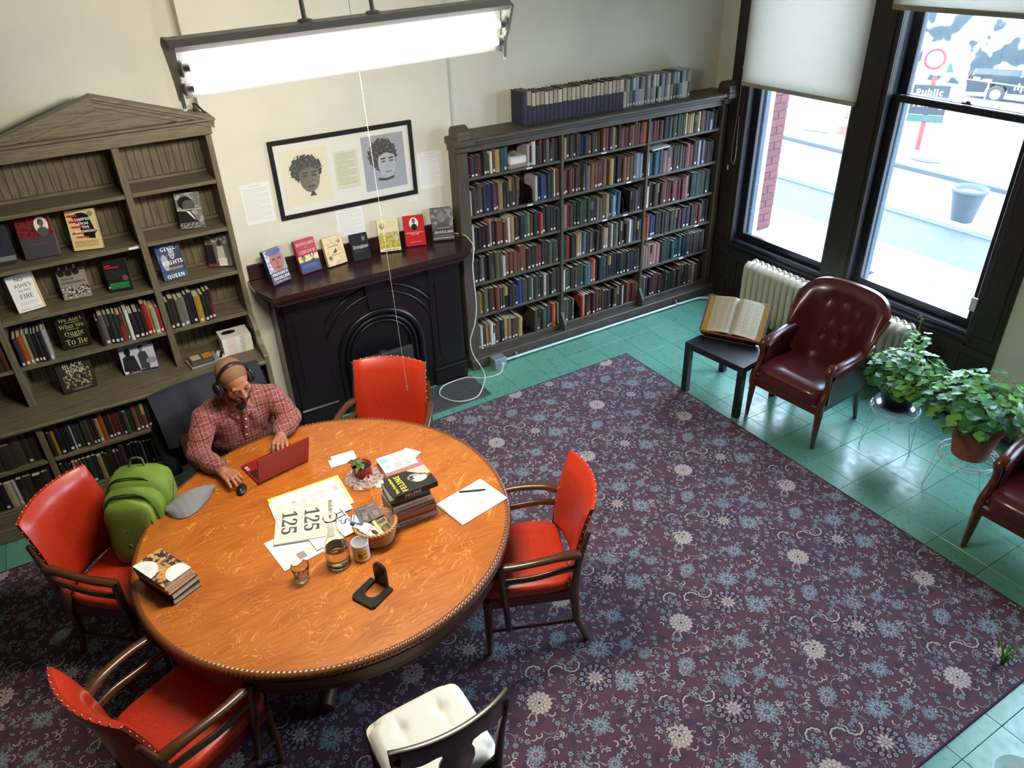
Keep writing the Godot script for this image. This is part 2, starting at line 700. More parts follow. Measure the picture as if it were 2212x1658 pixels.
func ceiling_lamp() -> void:
	var o := thing("ceiling_light", "twin tube fluorescent strip light hanging on two rods above the table", "lamp", Vector3(1.019, 3.01, -2.8), 0.012)
	o.rotation.z = 0.025
	var steel := mat("grey_enamel", rgb(226, 226, 220), 0.45, 0.0)
	var white := mat("enamel_white", rgb(232, 232, 228), 0.35)
	var L := 1.25
	var h := MB.new()
	h.prism(PackedVector2Array([Vector2(-0.05, 0.022), Vector2(0.05, 0.022), Vector2(0.085, 0.004), Vector2(0.07, -0.012), Vector2(-0.07, -0.012), Vector2(-0.085, 0.004)]), -L / 2, L / 2)
	var hm := part(o, "housing", h, steel)
	hm.rotation.y = PI / 2
	var r := MB.new()
	r.prism(PackedVector2Array([Vector2(-0.016, -0.012), Vector2(0.016, -0.012), Vector2(0.004, -0.16), Vector2(-0.004, -0.16)]), -L / 2 + 0.02, L / 2 - 0.02)
	part(o, "reflector_spine", r, white).rotation.y = PI / 2
	var glow := mat("lit_tube", rgb(255, 255, 250), 0.4, 0.0, {"emit": rgb(255, 253, 246), "energy": 9.0})
	var pin := mat("tube_cap_metal", rgb(190, 190, 188), 0.35, 0.8)
	for q in [Vector2(-0.062, 0.048), Vector2(-0.125, 0.026), Vector2(-0.062, -0.048)]:
		if q.y < 0.0:
			continue
		var t := MB.new()
		t.tube([Vector3(-L / 2 + 0.045, q.x, q.y), Vector3(L / 2 - 0.045, q.x, q.y)], 0.0135 if q.x > -0.1 else 0.0135, 12)
		var tb := part(o, "fluorescent_tube", t, glow)
		for s in [-1.0, 1.0]:
			var e := MB.new()
			e.tube([Vector3(s * (L / 2 - 0.046), q.x, q.y), Vector3(s * (L / 2 - 0.018), q.x, q.y)], 0.0142, 12)
			part(tb, "tube_cap", e, pin)
	for s in [-1.0, 1.0]:
		var b := MB.new()
		b.xf = Transform3D(Basis(Vector3.UP, PI / 2), Vector3(s * (L / 2 - 0.006), 0, 0))
		b.prism(PackedVector2Array([Vector2(-0.052, 0.024), Vector2(0.052, 0.024), Vector2(0.088, 0.0), Vector2(0.05, -0.06), Vector2(0.03, -0.11), Vector2(0.022, -0.165), Vector2(0.008, -0.168), Vector2(0.0, -0.13), Vector2(-0.012, -0.195), Vector2(-0.022, -0.13), Vector2(-0.055, -0.07), Vector2(-0.088, 0.0)]), -0.006, 0.006)
		var bk := part(o, "end_bracket", b, steel)
		var sk := MB.new()
		sk.xf = Transform3D(Basis(), Vector3(s * (L / 2 - 0.02), 0, 0))
		sk.box(Vector3(0, -0.062, 0.048), Vector3(0.014, 0.05, 0.03), 0.004)
		sk.box(Vector3(0, -0.125, 0.026), Vector3(0.014, 0.04, 0.03), 0.004)
		part(bk, "lamp_holder", sk, mat("lamp_holder_white", rgb(220, 220, 215), 0.4))
	for x in [-0.161, 0.089]:
		var d := MB.new()
		d.tube([Vector3(x, 0.03, 0), Vector3(x - 0.03, 1.4, 0)], 0.008, 8)
		d.lathe([Vector2(0.026, 0.022), Vector2(0.026, 0.03), Vector2(0.012, 0.034)], 12, Vector3(x, 0, 0))
		part(o, "hanging_rod", d, steel)
	var ch := MB.new()
	var y := 0.95
	while y > -1.565:
		ch.ball(Vector3(0.034, y, -0.075), Vector3.ONE * 0.0018, 6, 4)
		y -= 0.0085
	for k in 1:
		ch.tube([Vector3(0.034, 0.95, -0.075), Vector3(0.034, -1.565, -0.075)], 0.0007, 4)
		ch.tube([Vector3(0.034, -1.565, -0.075), Vector3(0.034, -1.59, -0.075)], 0.003, 6)
	part(o, "pull_chain", ch, mat("chain_silver", rgb(190, 190, 184), 0.3, 0.5))
	# the tubes' light: down, towards the wall and towards the room
	var k := 0
	for d in [[Vector3(0, -0.185, 0.02), Vector3(-PI / 2, 0, 0), 0.16, 0.8], [Vector3(0, -0.09, 0.085), Vector3(-0.45, PI, 0), 0.11, 0.62], [Vector3(0, -0.09, -0.06), Vector3(-0.3, 0, 0), 0.11, 0.85]]:
		var a := AreaLight3D.new()
		a.name = "tube_glow"
		a.area_size = Vector2(L - 0.1, d[2])
		a.light_color = rgb(255, 247, 228)
		a.light_energy = TUBE * d[3]
		a.area_range = 30.0
		a.area_attenuation = 2.0
		a.shadow_enabled = true
		a.position = d[0]
		a.rotation = d[1]
		o.add_child(a, true)
		k += 1

# ---------------------------------------------------------------- room
const WX := 5.36
const ZB := -5.32

func mats() -> void:
	mat("wall_paint", rgb(228, 226, 210), 0.75, 0.0, {"tex": T.plaster, "tri": 0.3, "world": true})
	mat("wood_h", rgb(122, 112, 88), 0.5, 0.0, {"tex": T.grain_h, "tri": 2.2, "world": true, "bump": T.grain_h, "bump_cm": 0.04})
	mat("wood_v", rgb(122, 112, 88), 0.5, 0.0, {"tex": T.grain_v, "tri": 2.2, "world": true, "bump": T.grain_v, "bump_cm": 0.04})
	mat("shaded_oak_h", rgb(86, 78, 67), 0.5, 0.0, {"tex": T.grain_h, "tri": 2.2, "world": true, "bump": T.grain_h, "bump_cm": 0.04})  # same oak as the other bookcase, its dimmer light put into the colour
	mat("shaded_oak_v", rgb(86, 78, 67), 0.5, 0.0, {"tex": T.grain_v, "tri": 2.2, "world": true, "bump": T.grain_v, "bump_cm": 0.04})  # upright grain of the same oak, also darkened as shade
	mat("window_wood", rgb(50, 44, 36), 0.5, 0.0, {"tex": T.grain_v, "tri": 2.0, "world": true, "bump": T.grain_v, "bump_cm": 0.04})
	mat("sash_black", rgb(30, 31, 38), 0.35)
	mat("slate", rgb(50, 31, 33), 0.26, 0.0, {"tex": T.mottle, "tri": 3.0, "world": true, "coat": 0.35, "coat_r": 0.15})
	mat("slate_black", rgb(26, 22, 24), 0.3, 0.0, {"tex": T.mottle, "tri": 3.0, "world": true})
	mat("iron", rgb(20, 20, 22), 0.32, 0.1)
	mat("black_plastic", rgb(20, 20, 22), 0.4)
	mat("paper", rgb(238, 238, 234), 0.8)
	mat("ink", rgb(28, 26, 26), 0.8)
	mat("white_ink", rgb(240, 240, 238), 0.7)
	mat("oak_dark", rgb(92, 52, 26), 0.45, 0.0, {"tex": T.grain_h, "tri": 4.0})
	mat("chair_wood", rgb(96, 58, 32), 0.3, 0.0, {"tex": T.grain_h, "tri": 5.0, "coat": 0.5, "coat_r": 0.12})
	mat("red_leather", rgb(202, 56, 30), 0.34, 0.0, {"tex": T.leather, "tri": 3.0, "bump": T.fine, "bump_cm": 0.015, "coat": 0.3, "coat_r": 0.2})
	mat("nail", rgb(225, 215, 200), 0.25, 0.9)
	mat("oxblood", rgb(88, 28, 32), 0.3, 0.0, {"tex": T.leather, "tri": 3.0, "bump": T.fine, "bump_cm": 0.02, "coat": 0.4, "coat_r": 0.18})
	mat("books", Color.WHITE, 0.62, 0.0, {"vc": true, "tex": T.leather, "tri": 6.0})
	mat("pages", rgb(226, 216, 192), 0.85, 0.0, {"tex": T.grain_h, "tri": 8.0})
	mat("vc", Color.WHITE, 0.6, 0.0, {"vc": true})

func floor_tiles() -> void:
	var base := MB.new()
	bb(-3.2, 5.71, -0.3, -0.012, -5.62, 3.4, 0, base)
	var m: Array = []
	for k in 4:
		m.append(mat("floor_paint_%d" % k, [rgb(98, 158, 136), rgb(94, 153, 132), rgb(102, 162, 140), rgb(96, 156, 138)][k], 1.0, 0.0, {"tex": T.scuff, "rtex": T.floor_r, "tri": 0.9, "world": true, "coat": 0.25, "coat_r": 0.2}))
	var f := struct("floor", base, mat("floor_grout", rgb(40, 70, 60), 0.8), "green painted floor of large square tiles with dark joints", "floor")
	var s := 0.31
	var tile := bx(Vector3(0, -0.006, 0), Vector3(s - 0.0024, 0.012, s - 0.0024), 0.0012).mesh()
	rng.seed = 5
	for i in range(-10, 28):
		for j in range(-17, 12):
			var x := -1.0 + 0.15 + i * s - 0.012
			var z := j * s + 0.05
			if x > WX + 0.1 or z < ZB - 0.1 or x < -2.9 or z > 3.1:
				continue
			if x > -1.6 and x < 3.6 and z > -4.3 and z < -1.0:
				continue
			if x < 1.5 and z > -0.9:
				continue
			var t := part(f, "tile", tile, m[rng.randi() % 4])
			t.position = Vector3(x, 0, z)

func room() -> void:
	floor_tiles()
	var w: Material = MT.wall_paint
	var b := bb(-3.2, 5.71, 0, 4.5, -5.62, ZB)
	struct("wall_back", b, w, "cream plaster wall behind the bookcases and fireplace", "wall")
	struct("wall_chimney", bb(0.84, 2.57, 0, 4.5, ZB, -5.2), w, "shallow cream chimney breast above the fireplace mantel", "wall")
	var r := MB.new()
	bb(WX, 5.71, 0, 0.56, -5.32, 3.1, 0, r)
	bb(WX, 5.71, 4.05, 4.5, -5.32, 3.1, 0, r)
	bb(WX, 5.71, 0.56, 4.05, -5.32, -4.92, 0, r)
	bb(WX, 5.71, 0.56, 4.05, -2.48, -1.5, 0, r)
	bb(WX, 5.71, 0.56, 4.05, -0.32, 3.1, 0, r)
	struct("wall_right", r, w, "cream wall around the tall dark framed windows", "wall")
	struct("wall_left", bb(-3.5, -3.2, 0, 4.5, -5.62, 3.4), mat("wall_unseen_dark", rgb(70, 58, 46), 0.7), "unseen side wall far from the windows, darkened to cut bounced light", "wall")  # out of view; dark colour chosen to swallow bounced light
	struct("wall_front", bb(-3.2, 5.71, 0, 4.5, 3.1, 3.4), MT.wall_unseen_dark, "unseen wall facing the fireplace, darkened to cut bounced light", "wall")  # out of view, same dark colour against bounced light
	struct("ceiling", bb(-3.5, 5.71, 4.5, 4.8, -5.62, 3.4), mat("ceiling_paint", rgb(170, 164, 150), 0.85), "plain buff ceiling above the hanging light", "ceiling")
	rug()
	windows()

func rug() -> void:
	var o := thing("rug", "large purple and maroon floral carpet with cream blossoms", "rug", Vector3(0, 0, 0))
	var b := MB.new()
	var x0 := -2.2
	var x1 := 3.79
	var z0 := -4.51
	var z1 := -0.81
	b.sheet(60, 40, func(u: float, v: float) -> Vector3: return Vector3(lerpf(x0, x1, u), 0.011 + 0.0008 * sin(u * 37.0) * sin(v * 23.0), lerpf(z1, z0, v)))
	for k in b.v.size():
		b.uv[k] = Vector2((b.v[k].x - 2.62) / 0.92, (b.v[k].z + 2.49) / 1.0)
	part(o, "pile", b, mat("rug_pile", Color.WHITE, 0.95, 0.0, {"tex": T.rug, "bump": T.rug, "bump_cm": 0.12, "rim": 0.25}))
	var e := MB.new()
	for q in [[x0, x1, z0 - 0.006, z0 + 0.006], [x0, x1, z1 - 0.006, z1 + 0.006], [x1 - 0.006, x1 + 0.006, z0, z1], [x0 - 0.006, x0 + 0.006, z0, z1]]:
		bb(q[0], q[1], 0.0005, 0.0125, q[2], q[3], 0.003, e)
	part(o, "bound_edge", e, mat("rug_edge", rgb(62, 38, 58), 0.95))

func windows() -> void:
	var wd: Material = MT.window_wood
	var bk: Material = MT.sash_black
	var glass := mat("window_glass", rgb(235, 245, 250), 0.02, 0.0, {"alpha": 0.04})
	# bays: [casing low z, casing high z, n]
	for n in 3:
		var za: float = [-4.88, -3.57, -1.46, -0.24][n]
		var zb: float = [-3.84, -2.52, -0.36, 0.86][n]
		var o := Node3D.new()
		o.name = "window_%d" % (n + 1)
		add_child(o)
		tag(o, ["tall dark sash window with its shade pulled halfway, beside the bookcase", "tall dark sash window with its shade raised, behind the potted plants", "tall dark sash window past the second armchair", "tall dark sash window at the far end of the window wall"][n], "window", "", "structure")
		for top in 2:
			var x := 5.425 if top == 0 else 5.485
			var y0 := 0.615 if top == 0 else 2.075
			var y1 := 2.125 if top == 0 else 4.0
			var s := MB.new()
			bb(x - 0.022, x + 0.022, y0, y1, za, za + 0.065, 0.005, s)
			bb(x - 0.022, x + 0.022, y0, y1, zb - 0.065, zb, 0.005, s)
			bb(x - 0.022, x + 0.022, y0, y0 + (0.068 if top == 0 else 0.05), za + 0.06, zb - 0.06, 0.005, s)
			bb(x - 0.022, x + 0.022, y1 - 0.05, y1, za + 0.06, zb - 0.06, 0.005, s)
			part(o, "sash", s, bk)
			part(o, "pane", bx(Vector3(x, (y0 + y1) / 2 + 0.01, (za + zb) / 2), Vector3(0.004, y1 - y0 - 0.1, zb - za - 0.12)), glass)
		var st := MB.new()
		for z in [za - 0.012, zb + 0.012]:
			bb(5.335, 5.40, 0.62, 4.02, z - 0.014, z + 0.014, 0.006, st)
			bb(5.40, 5.52, 0.60, 4.02, z - 0.02, z + 0.012, 0.004, st)
		part(o, "stop_moulding", st, bk)
		var si := MB.new()
		bb(5.33, 5.46, 0.585, 0.618, za - 0.04, zb + 0.04, 0.008, si)
		bb(5.315, 5.36, 0.545, 0.588, za - 0.05, zb + 0.05, 0.012, si)
		bb(5.322, 5.36, 0.515, 0.547, za - 0.04, zb + 0.04, 0.01, si)
		part(o, "sill", si, bk)
		var la := MB.new()
		la.box(Vector3(5.43, 2.136, (za + zb) / 2 + 0.02), Vector3(0.03, 0.014, 0.07), 0.004)
		la.box(Vector3(5.415, 2.148, (za + zb) / 2 + 0.035), Vector3(0.016, 0.016, 0.03), 0.004)
		part(o, "latch", la, mat("latch_metal", rgb(90, 88, 96), 0.35, 0.7))
		var out := MB.new()
		bb(5.52, 5.93, 0.5, 0.60, za - 0.05, zb + 0.05, 0.01, out)
		part(o, "outer_sill", out, mat("stone_sill", rgb(150, 154, 158), 0.7, 0.0, {"tex": T.mottle, "tri": 2.0}))
		var jb := MB.new()
		bb(5.52, 5.58, 0.6, 4.05, za - 0.04, za + 0.03, 0.006, jb)
		bb(5.52, 5.58, 0.6, 4.05, zb - 0.02, zb + 0.05, 0.006, jb)
		part(o, "outer_jamb", jb, mat("jamb_blue", rgb(40, 58, 72), 0.5))
	# casings and wainscot under the windows
	var k := 0
	for q in [[-5.10, -4.88], [-3.84, -3.57], [-2.52, -2.29], [-1.70, -1.46], [-0.36, -0.12]]:
		var c := MB.new()
		bb(5.322, 5.40, 0.0, 4.2, q[0], q[1], 0.006, c)
		bb(5.31, 5.33, 0.62, 4.2, q[0] + 0.035, q[1] - 0.035, 0.006, c)
		bb(5.305, 5.33, 0.0, 0.2, q[0] - 0.006, q[1] + 0.006, 0.006, c)
		bb(5.31, 5.33, 0.46, 0.52, q[0] - 0.004, q[1] + 0.004, 0.006, c)
		k += 1
		struct("trim_%d" % k, c, wd, "dark stained upright window casing board number %d counted from the bookcase" % k, "casing")
	for q in [[-4.88, -3.84], [-3.57, -2.52], [-1.46, -0.36]]:
		k += 1
		var o := struct("trim_%d" % k, bb(5.34, 5.37, 0.0, 0.52, q[0], q[1]), wd, "dark panelled wainscot under window number %d counted from the bookcase" % (k - 5), "panelling")
		var fr := MB.new()
		bb(5.325, 5.342, 0.42, 0.52, q[0], q[1], 0.005, fr)
		bb(5.325, 5.342, 0.0, 0.13, q[0], q[1], 0.005, fr)
		for t in 3:
			var z := lerpf(q[0] + 0.05, q[1] - 0.05, t / 2.0)
			bb(5.325, 5.342, 0.12, 0.43, z - 0.05, z + 0.05, 0.005, fr)
		part(o, "rail", fr, wd)
		for t in 2:
			var z := lerpf(q[0], q[1], 0.27 + 0.46 * t)
			part(o, "panel", bb(5.331, 5.345, 0.16, 0.39, z - 0.17, z + 0.17, 0.008), wd)
	# shades
	for n in 4:
		var za: float = [-4.94, -3.64, -1.5, -0.28][n]
		var zb: float = [-3.79, -2.46, -0.32, 0.9][n]
		var yb: float = [2.015, 2.69, 2.69, 2.69][n]
		if n < 2:
			var o := thing("window_shade", ["cream cellular shade lowered over the window beside the bookcase", "cream cellular shade drawn up high over the window behind the plants"][n], "window shade", Vector3(5.29, yb, (za + zb) / 2))
			var b := MB.new()
			var hh := 4.1 - yb
			var rr := int(hh / 0.012)
			for side in [-1.0, 1.0]:
				var pts := []
				b.sheet(1, rr * 2, func(u: float, v: float) -> Vector3:
					var j := roundi(v * rr * 2)
					return Vector3(side * (0.008 + 0.004 * (j % 2)), 0.03 + hh * v, lerpf(-1, 1, u if side < 0 else 1.0 - u) * (zb - za) / 2))
			part(o, "cellular_fabric", b, mat("shade_fabric", rgb(226, 222, 210), 0.85, 0.0, {"back": rgb(205, 203, 196)}))
			part(o, "bottom_rail", bx(Vector3(0, 0.016, 0), Vector3(0.034, 0.034, zb - za), 0.006), mat("shade_rail", rgb(176, 166, 146), 0.6))
			part(o, "head_rail", bx(Vector3(0, hh + 0.03, 0), Vector3(0.05, 0.05, zb - za), 0.006), mat("shade_rail", rgb(176, 166, 146), 0.6))
	var cd := thing("shade_cord", "thin white looped shade cord with small tassels on the window casing", "cord", Vector3(5.30, 1.3, -4.97))
	var cb := MB.new()
	cb.tube([Vector3(0, 2.6, 0.02), Vector3(0, 0.5, 0.01), Vector3(-0.004, 0.2, -0.005), Vector3(-0.004, 0.06, 0.0), Vector3(-0.004, 0.02, 0.03), Vector3(-0.004, 0.09, 0.05), Vector3(0, 0.45, 0.03)], 0.0016, 5)
	part(cd, "loop", cb, mat("cord_white", rgb(214, 210, 200), 0.7))
	for q in [[0.86, 0.02], [-0.02, -0.03]]:
		var tb := MB.new()
		tb.lathe([Vector2(0.003, 0.03), Vector2(0.007, 0.02), Vector2(0.009, -0.01), Vector2(0.006, -0.016)], 8, Vector3(-0.004, q[0], q[1]))
		part(cd, "tassel", tb, mat("tassel_white", rgb(226, 222, 212), 0.5))
	var tp := solo("tape_tag", bb(5.30, 5.322, 0.80, 0.90, -2.545, -2.50, 0.003), mat("tape", rgb(222, 224, 220), 0.7), "scrap of white tape stuck on the window frame edge", "tape")
	tp.rotation.y = 0.0

# ---------------------------------------------------------------- books
const PAL := {
	"k": ["black", 30, 29, 33], "n": ["navy", 38, 41, 66], "b": ["blue", 48, 62, 128], "t": ["teal", 38, 92, 106], "g": ["dark green", 44, 62, 50],
	"o": ["olive grey", 86, 80, 66], "d": ["dark brown", 58, 46, 40], "r": ["maroon", 98, 44, 42], "R": ["red", 176, 48, 42], "s": ["rust brown", 122, 72, 50],
	"c": ["cream", 202, 190, 162], "w": ["white", 222, 222, 218], "p": ["plum", 88, 52, 78], "P": ["dusty pink", 168, 126, 118], "y": ["tan", 176, 148, 98],
	"O": ["orange", 206, 96, 40], "L": ["pale blue", 150, 168, 192], "e": ["grey", 112, 110, 106], "Y": ["mustard", 190, 150, 48], "G": ["green", 74, 116, 66], "M": ["sage", 150, 170, 146]}
const NTH := ["first", "second", "third", "fourth", "fifth", "sixth", "seventh", "eighth", "ninth", "tenth", "eleventh", "twelfth", "thirteenth", "fourteenth", "fifteenth", "sixteenth", "seventeenth", "eighteenth", "nineteenth", "twentieth", "twenty-first", "twenty-second", "twenty-third", "twenty-fourth", "twenty-fifth", "twenty-sixth", "twenty-seventh", "twenty-eighth", "twenty-ninth", "thirtieth", "thirty-first", "thirty-second", "thirty-third", "thirty-fourth"]

# upright book, spine towards +z, standing at the origin, x centred; spine face at z = 0
func book_into(b: MB, w: float, h: float, d: float, cov: Color, sticker: bool, band := Color(0, 0, 0, 0), page := Color(0.72, 0.66, 0.52)) -> void:
	var t := minf(0.0032, w * 0.14)
	b.c = cov
	b.box(Vector3(-w / 2 + t / 2, h / 2, -d / 2 - 0.002), Vector3(t, h, d - 0.004))
	b.box(Vector3(w / 2 - t / 2, h / 2, -d / 2 - 0.002), Vector3(t, h, d - 0.004))
	# rounded spine
	var prof := [Vector2(-w / 2, -0.006), Vector2(-w * 0.34, -0.0012), Vector2(0, 0.0), Vector2(w * 0.34, -0.0012), Vector2(w / 2, -0.006)]
	var cuts := [0.0, 0.56, 0.58, 1.0]
	for k in 3:
		b.c = band if band.a > 0.0 and k == 2 else cov
		var lo := []
		var hi := []
		for q in prof:
			lo.append(Vector3(q.x, h * cuts[k], q.y))
			hi.append(Vector3(q.x, h * cuts[k + 1], q.y))
		b.rings([lo, hi], false)
	b.c = cov
	for y in [0.0, h]:
		var q := []
		for s in prof:
			q.append(Vector3(s.x, y, s.y))
		b.face(q, Vector3(0, h / 2, -0.01))
	b.c = page
	b.box(Vector3(0, h / 2 - 0.0005, -d / 2 - 0.005), Vector3(w - 2 * t - 0.0004, h - 0.007, d - 0.014))
	if sticker:
		b.c = Color(0.72, 0.72, 0.70)
		var sh := minf(0.019, h * 0.1)
		var y0 := h * 0.06
		var sw := minf(w * 0.62, 0.018)
		b.quad(Vector3(-sw / 2, y0, 0.0006), Vector3(sw / 2, y0, 0.0006), Vector3(sw / 2, y0 + sh, 0.0006), Vector3(-sw / 2, y0 + sh, 0.0006))

func shade_of(k: String, amount := 0.14) -> Color:
	var q: Array = PAL[k]
	var f := 0.86 + rng.randf_range(-amount, amount)
	return lin(Color(clampf(q[1] * f / 255.0, 0, 1), clampf((q[2] * f + rng.randf_range(-4, 4)) / 255.0, 0, 1), clampf((q[3] * f + rng.randf_range(-4, 4)) / 255.0, 0, 1)))

# spec letters are books from left to right, a space is a gap
func shelf_row(spec: String, x0: float, x1: float, y: float, z: float, hlo: float, hhi: float, where: String, group: String, stick: float, rest: MB = null) -> void:
	var ws := []
	var total := 0.0
	for ch in spec:
		var w := rng.randf_range(0.65, 1.25)
		if ch == " ":
			w = 1.3
		elif ch in "wcL":
			w *= 0.8
		ws.append(w)
		total += w
	var sc := (x1 - x0) / total
	var x := x0
	var nth := 0
	var hh := rng.randf_range(hlo, hhi)
	for i in spec.length():
		var ch := spec[i]
		var w: float = ws[i] * sc
		if ch != " ":
			if i == 0 or spec[i - 1] != ch or rng.randf() < 0.25:
				hh = rng.randf_range(hlo, hhi)
			var h := hh + rng.randf_range(-0.004, 0.004)
			var d := rng.randf_range(0.15, 0.185)
			var zz := z + rng.randf_range(-0.018, 0.006)
			var cov := shade_of(ch)
			var band := Color(0, 0, 0, 0)
			if rng.randf() < 0.07:
				band = shade_of(["d", "y", "o", "k"][rng.randi() % 4])
			var lean := 0.0
			if i > 0 and spec[i - 1] == " ":
				lean = 0.0
			elif i + 1 < spec.length() and spec[i + 1] == " ":
				lean = -0.03
			var xf := Transform3D(Basis(Vector3.BACK, lean), Vector3(x + w / 2 + (0.004 if lean < 0 else 0.0), y, zz))
			if rest:
				rest.xf = xf
				book_into(rest, w - 0.0012, h, d, cov, rng.randf() < stick, band)
			else:
				var b := MB.new()
				book_into(b, w - 0.0012, h, d, cov, rng.randf() < stick, band)
				var o := solo("book", b, MT.books, "%s hardback, %s from %s" % [PAL[ch][0], NTH[nth] if nth < NTH.size() else "%dth" % (nth + 1), where], "book", group)
				o.transform = xf
			nth += 1
		x += w

func bookend(x: float, y: float, z: float, label: String) -> void:
	var o := thing("bookend", label, "bookend", Vector3(x, y, z))
	var b := MB.new()
	b.xf = Transform3D(Basis(Vector3.UP, PI / 2), Vector3.ZERO)
	var pl := PackedVector2Array([Vector2(-0.0, 0), Vector2(0.13, 0), Vector2(0.13, 0.11), Vector2(0.11, 0.135), Vector2(0.02, 0.135), Vector2(0.0, 0.11)])
	b.prism(pl, -0.002, 0.002)
	part(o, "upright_plate", b, mat("bookend_black", rgb(18, 18, 20), 0.35))
	part(o, "foot_plate", bb(-0.11, 0.0, 0.0, 0.003, -0.13, 0.0, 0.001), mat("bookend_black", rgb(18, 18, 20), 0.35))

var rest_books: MB

func right_case() -> void:
	var wh: Material = MT.shaded_oak_h
	var wv: Material = MT.shaded_oak_v
	var o := thing("bookcase", "low long oak bookcase of three bays between fireplace and window, shade in its colour", "bookcase", Vector3(0, 0, 0))
	var X0 := 2.53
	var X1 := 5.30
	var zf := -5.09
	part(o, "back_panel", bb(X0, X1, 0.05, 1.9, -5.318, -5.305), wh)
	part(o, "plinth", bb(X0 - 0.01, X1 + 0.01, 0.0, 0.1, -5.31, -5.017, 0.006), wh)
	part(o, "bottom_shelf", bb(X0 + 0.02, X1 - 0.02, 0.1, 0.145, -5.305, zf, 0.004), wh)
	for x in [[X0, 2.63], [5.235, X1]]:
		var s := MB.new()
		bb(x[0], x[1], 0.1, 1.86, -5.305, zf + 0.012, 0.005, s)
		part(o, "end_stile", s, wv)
	for x in [3.497, 4.4]:
		var s := MB.new()
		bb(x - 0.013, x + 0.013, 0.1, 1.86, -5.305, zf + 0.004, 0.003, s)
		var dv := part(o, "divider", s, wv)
		var f := MB.new()
		f.xf = Transform3D(Basis(Vector3.UP, -PI / 2), Vector3(x, 0, zf))
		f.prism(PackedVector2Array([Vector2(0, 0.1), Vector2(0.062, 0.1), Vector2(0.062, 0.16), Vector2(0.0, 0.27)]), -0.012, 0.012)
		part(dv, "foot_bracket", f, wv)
	for i in 3:
		var a: float = [2.63, 3.51, 4.413][i]
		var c: float = [3.484, 4.387, 5.235][i]
		for y in [1.61, 1.31, 1.02, 0.733, 0.44]:
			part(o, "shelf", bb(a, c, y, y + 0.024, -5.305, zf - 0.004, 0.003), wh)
	var co := MB.new()
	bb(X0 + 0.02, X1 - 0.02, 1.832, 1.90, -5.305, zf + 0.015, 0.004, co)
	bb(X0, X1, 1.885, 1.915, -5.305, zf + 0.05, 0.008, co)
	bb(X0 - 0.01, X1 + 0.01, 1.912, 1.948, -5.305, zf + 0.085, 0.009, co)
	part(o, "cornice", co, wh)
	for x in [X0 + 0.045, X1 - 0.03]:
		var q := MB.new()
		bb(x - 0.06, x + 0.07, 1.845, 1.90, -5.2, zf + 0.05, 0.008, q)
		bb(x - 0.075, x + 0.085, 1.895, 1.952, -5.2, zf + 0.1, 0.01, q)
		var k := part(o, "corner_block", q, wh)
		var n := MB.new()
		n.xf = Transform3D(Basis(Vector3.UP, PI / 2), Vector3(x - 0.01, 1.95, zf + 0.02))
		var pl := PackedVector2Array([Vector2(-0.075, 0.0)])
		for t in 9:
			var an := PI - PI * t / 8.0
			pl.append(Vector2(cos(an) * 0.07, 0.035 + sin(an) * 0.058))
		pl.append(Vector2(0.075, 0.0))
		n.prism(pl, -0.05, 0.05)
		part(k, "scroll_finial", n, wh)
	for q in [[3.18, 1.615, 0], [3.18, 1.315, 0], [3.92, 1.615, 0], [4.2, 1.315, 0], [3.95, 1.025, 0], [4.18, 1.025, 0], [5.06, 0.738, 0], [4.48, 0.738, 0], [4.9, 0.445, 0]]:
		part(o, "shelf_label", bx(Vector3(q[0], q[1] + 0.006, zf - 0.001), Vector3(0.055, 0.013, 0.002), 0.0009), mat("label_white", rgb(232, 232, 228), 0.6))
	var rows1 := ["ppkrdgowsytt    wdwksnegrk", "cdnongbpdyddkds    wkbbgkcs", "wkkkkPdssswyddkgGrkbOkkddk", "kkedkooowssssssdkrRkdogo", "oyoedssddkndnbgogwgdkwogoo", "ewdyswwrekyysoy   oogogbOkw"]
	var rows2 := ["yddkdknnsgsdsrdydkrrrsrssO", "srrrroodessrrsdykkkssroLLLp", "PrrrggggggnnyooywtLtt   kookd", "ngRknycbedogddkycowoekdkdwedke", "woodogotetOkndkkkkkkkkkkke", "oode  Rwrrrrsrsddskodkwdsrrs"]
	var rows3 := ["rrrrkkggggogcsycdyskpLkd", "wttttPPdddodrsrdwbekkkk", "crddrrrrrrrrrrPgggggggg", "ROnbbkddgdddgppndnddrrdkk", "PPPPPPggggtkktkkdddddc", "oednrrddkgkkdddsdddoyokd"]
	var ytop := [1.634, 1.334, 1.044, 0.757, 0.464, 0.145]
	var down := ["top shelf", "second shelf down", "third shelf down", "fourth shelf down", "fifth shelf down", "bottom shelf"]
	rng.seed = 901
	for r in 6:
		var hi: float = [0.19, 0.235, 0.225, 0.225, 0.225, 0.225][r]
		shelf_row(rows1[r], 2.633, 3.48, ytop[r], zf - 0.006, hi - 0.045, hi, "fireplace end, %s, bay nearest fireplace, window bookcase" % down[r], "old library books on the long low bookcase", 0.5)
	rest_books = MB.new()
	var rest := rest_books
	for r in 6:
		var hi: float = [0.19, 0.24, 0.225, 0.225, 0.225, 0.225][r]
		shelf_row(rows2[r], 3.513, 4.384, ytop[r], zf - 0.006, hi - 0.04, hi, "fireplace end, %s, middle bay of window bookcase" % down[r], "old library books on the long low bookcase", 0.35, rest)
	for r in 6:
		var hi: float = [0.185, 0.225, 0.225, 0.225, 0.225, 0.225][r]
		shelf_row(rows3[r], 4.416, 5.20, ytop[r], zf - 0.006, hi - 0.035, hi, "", "", 0.25, rest)
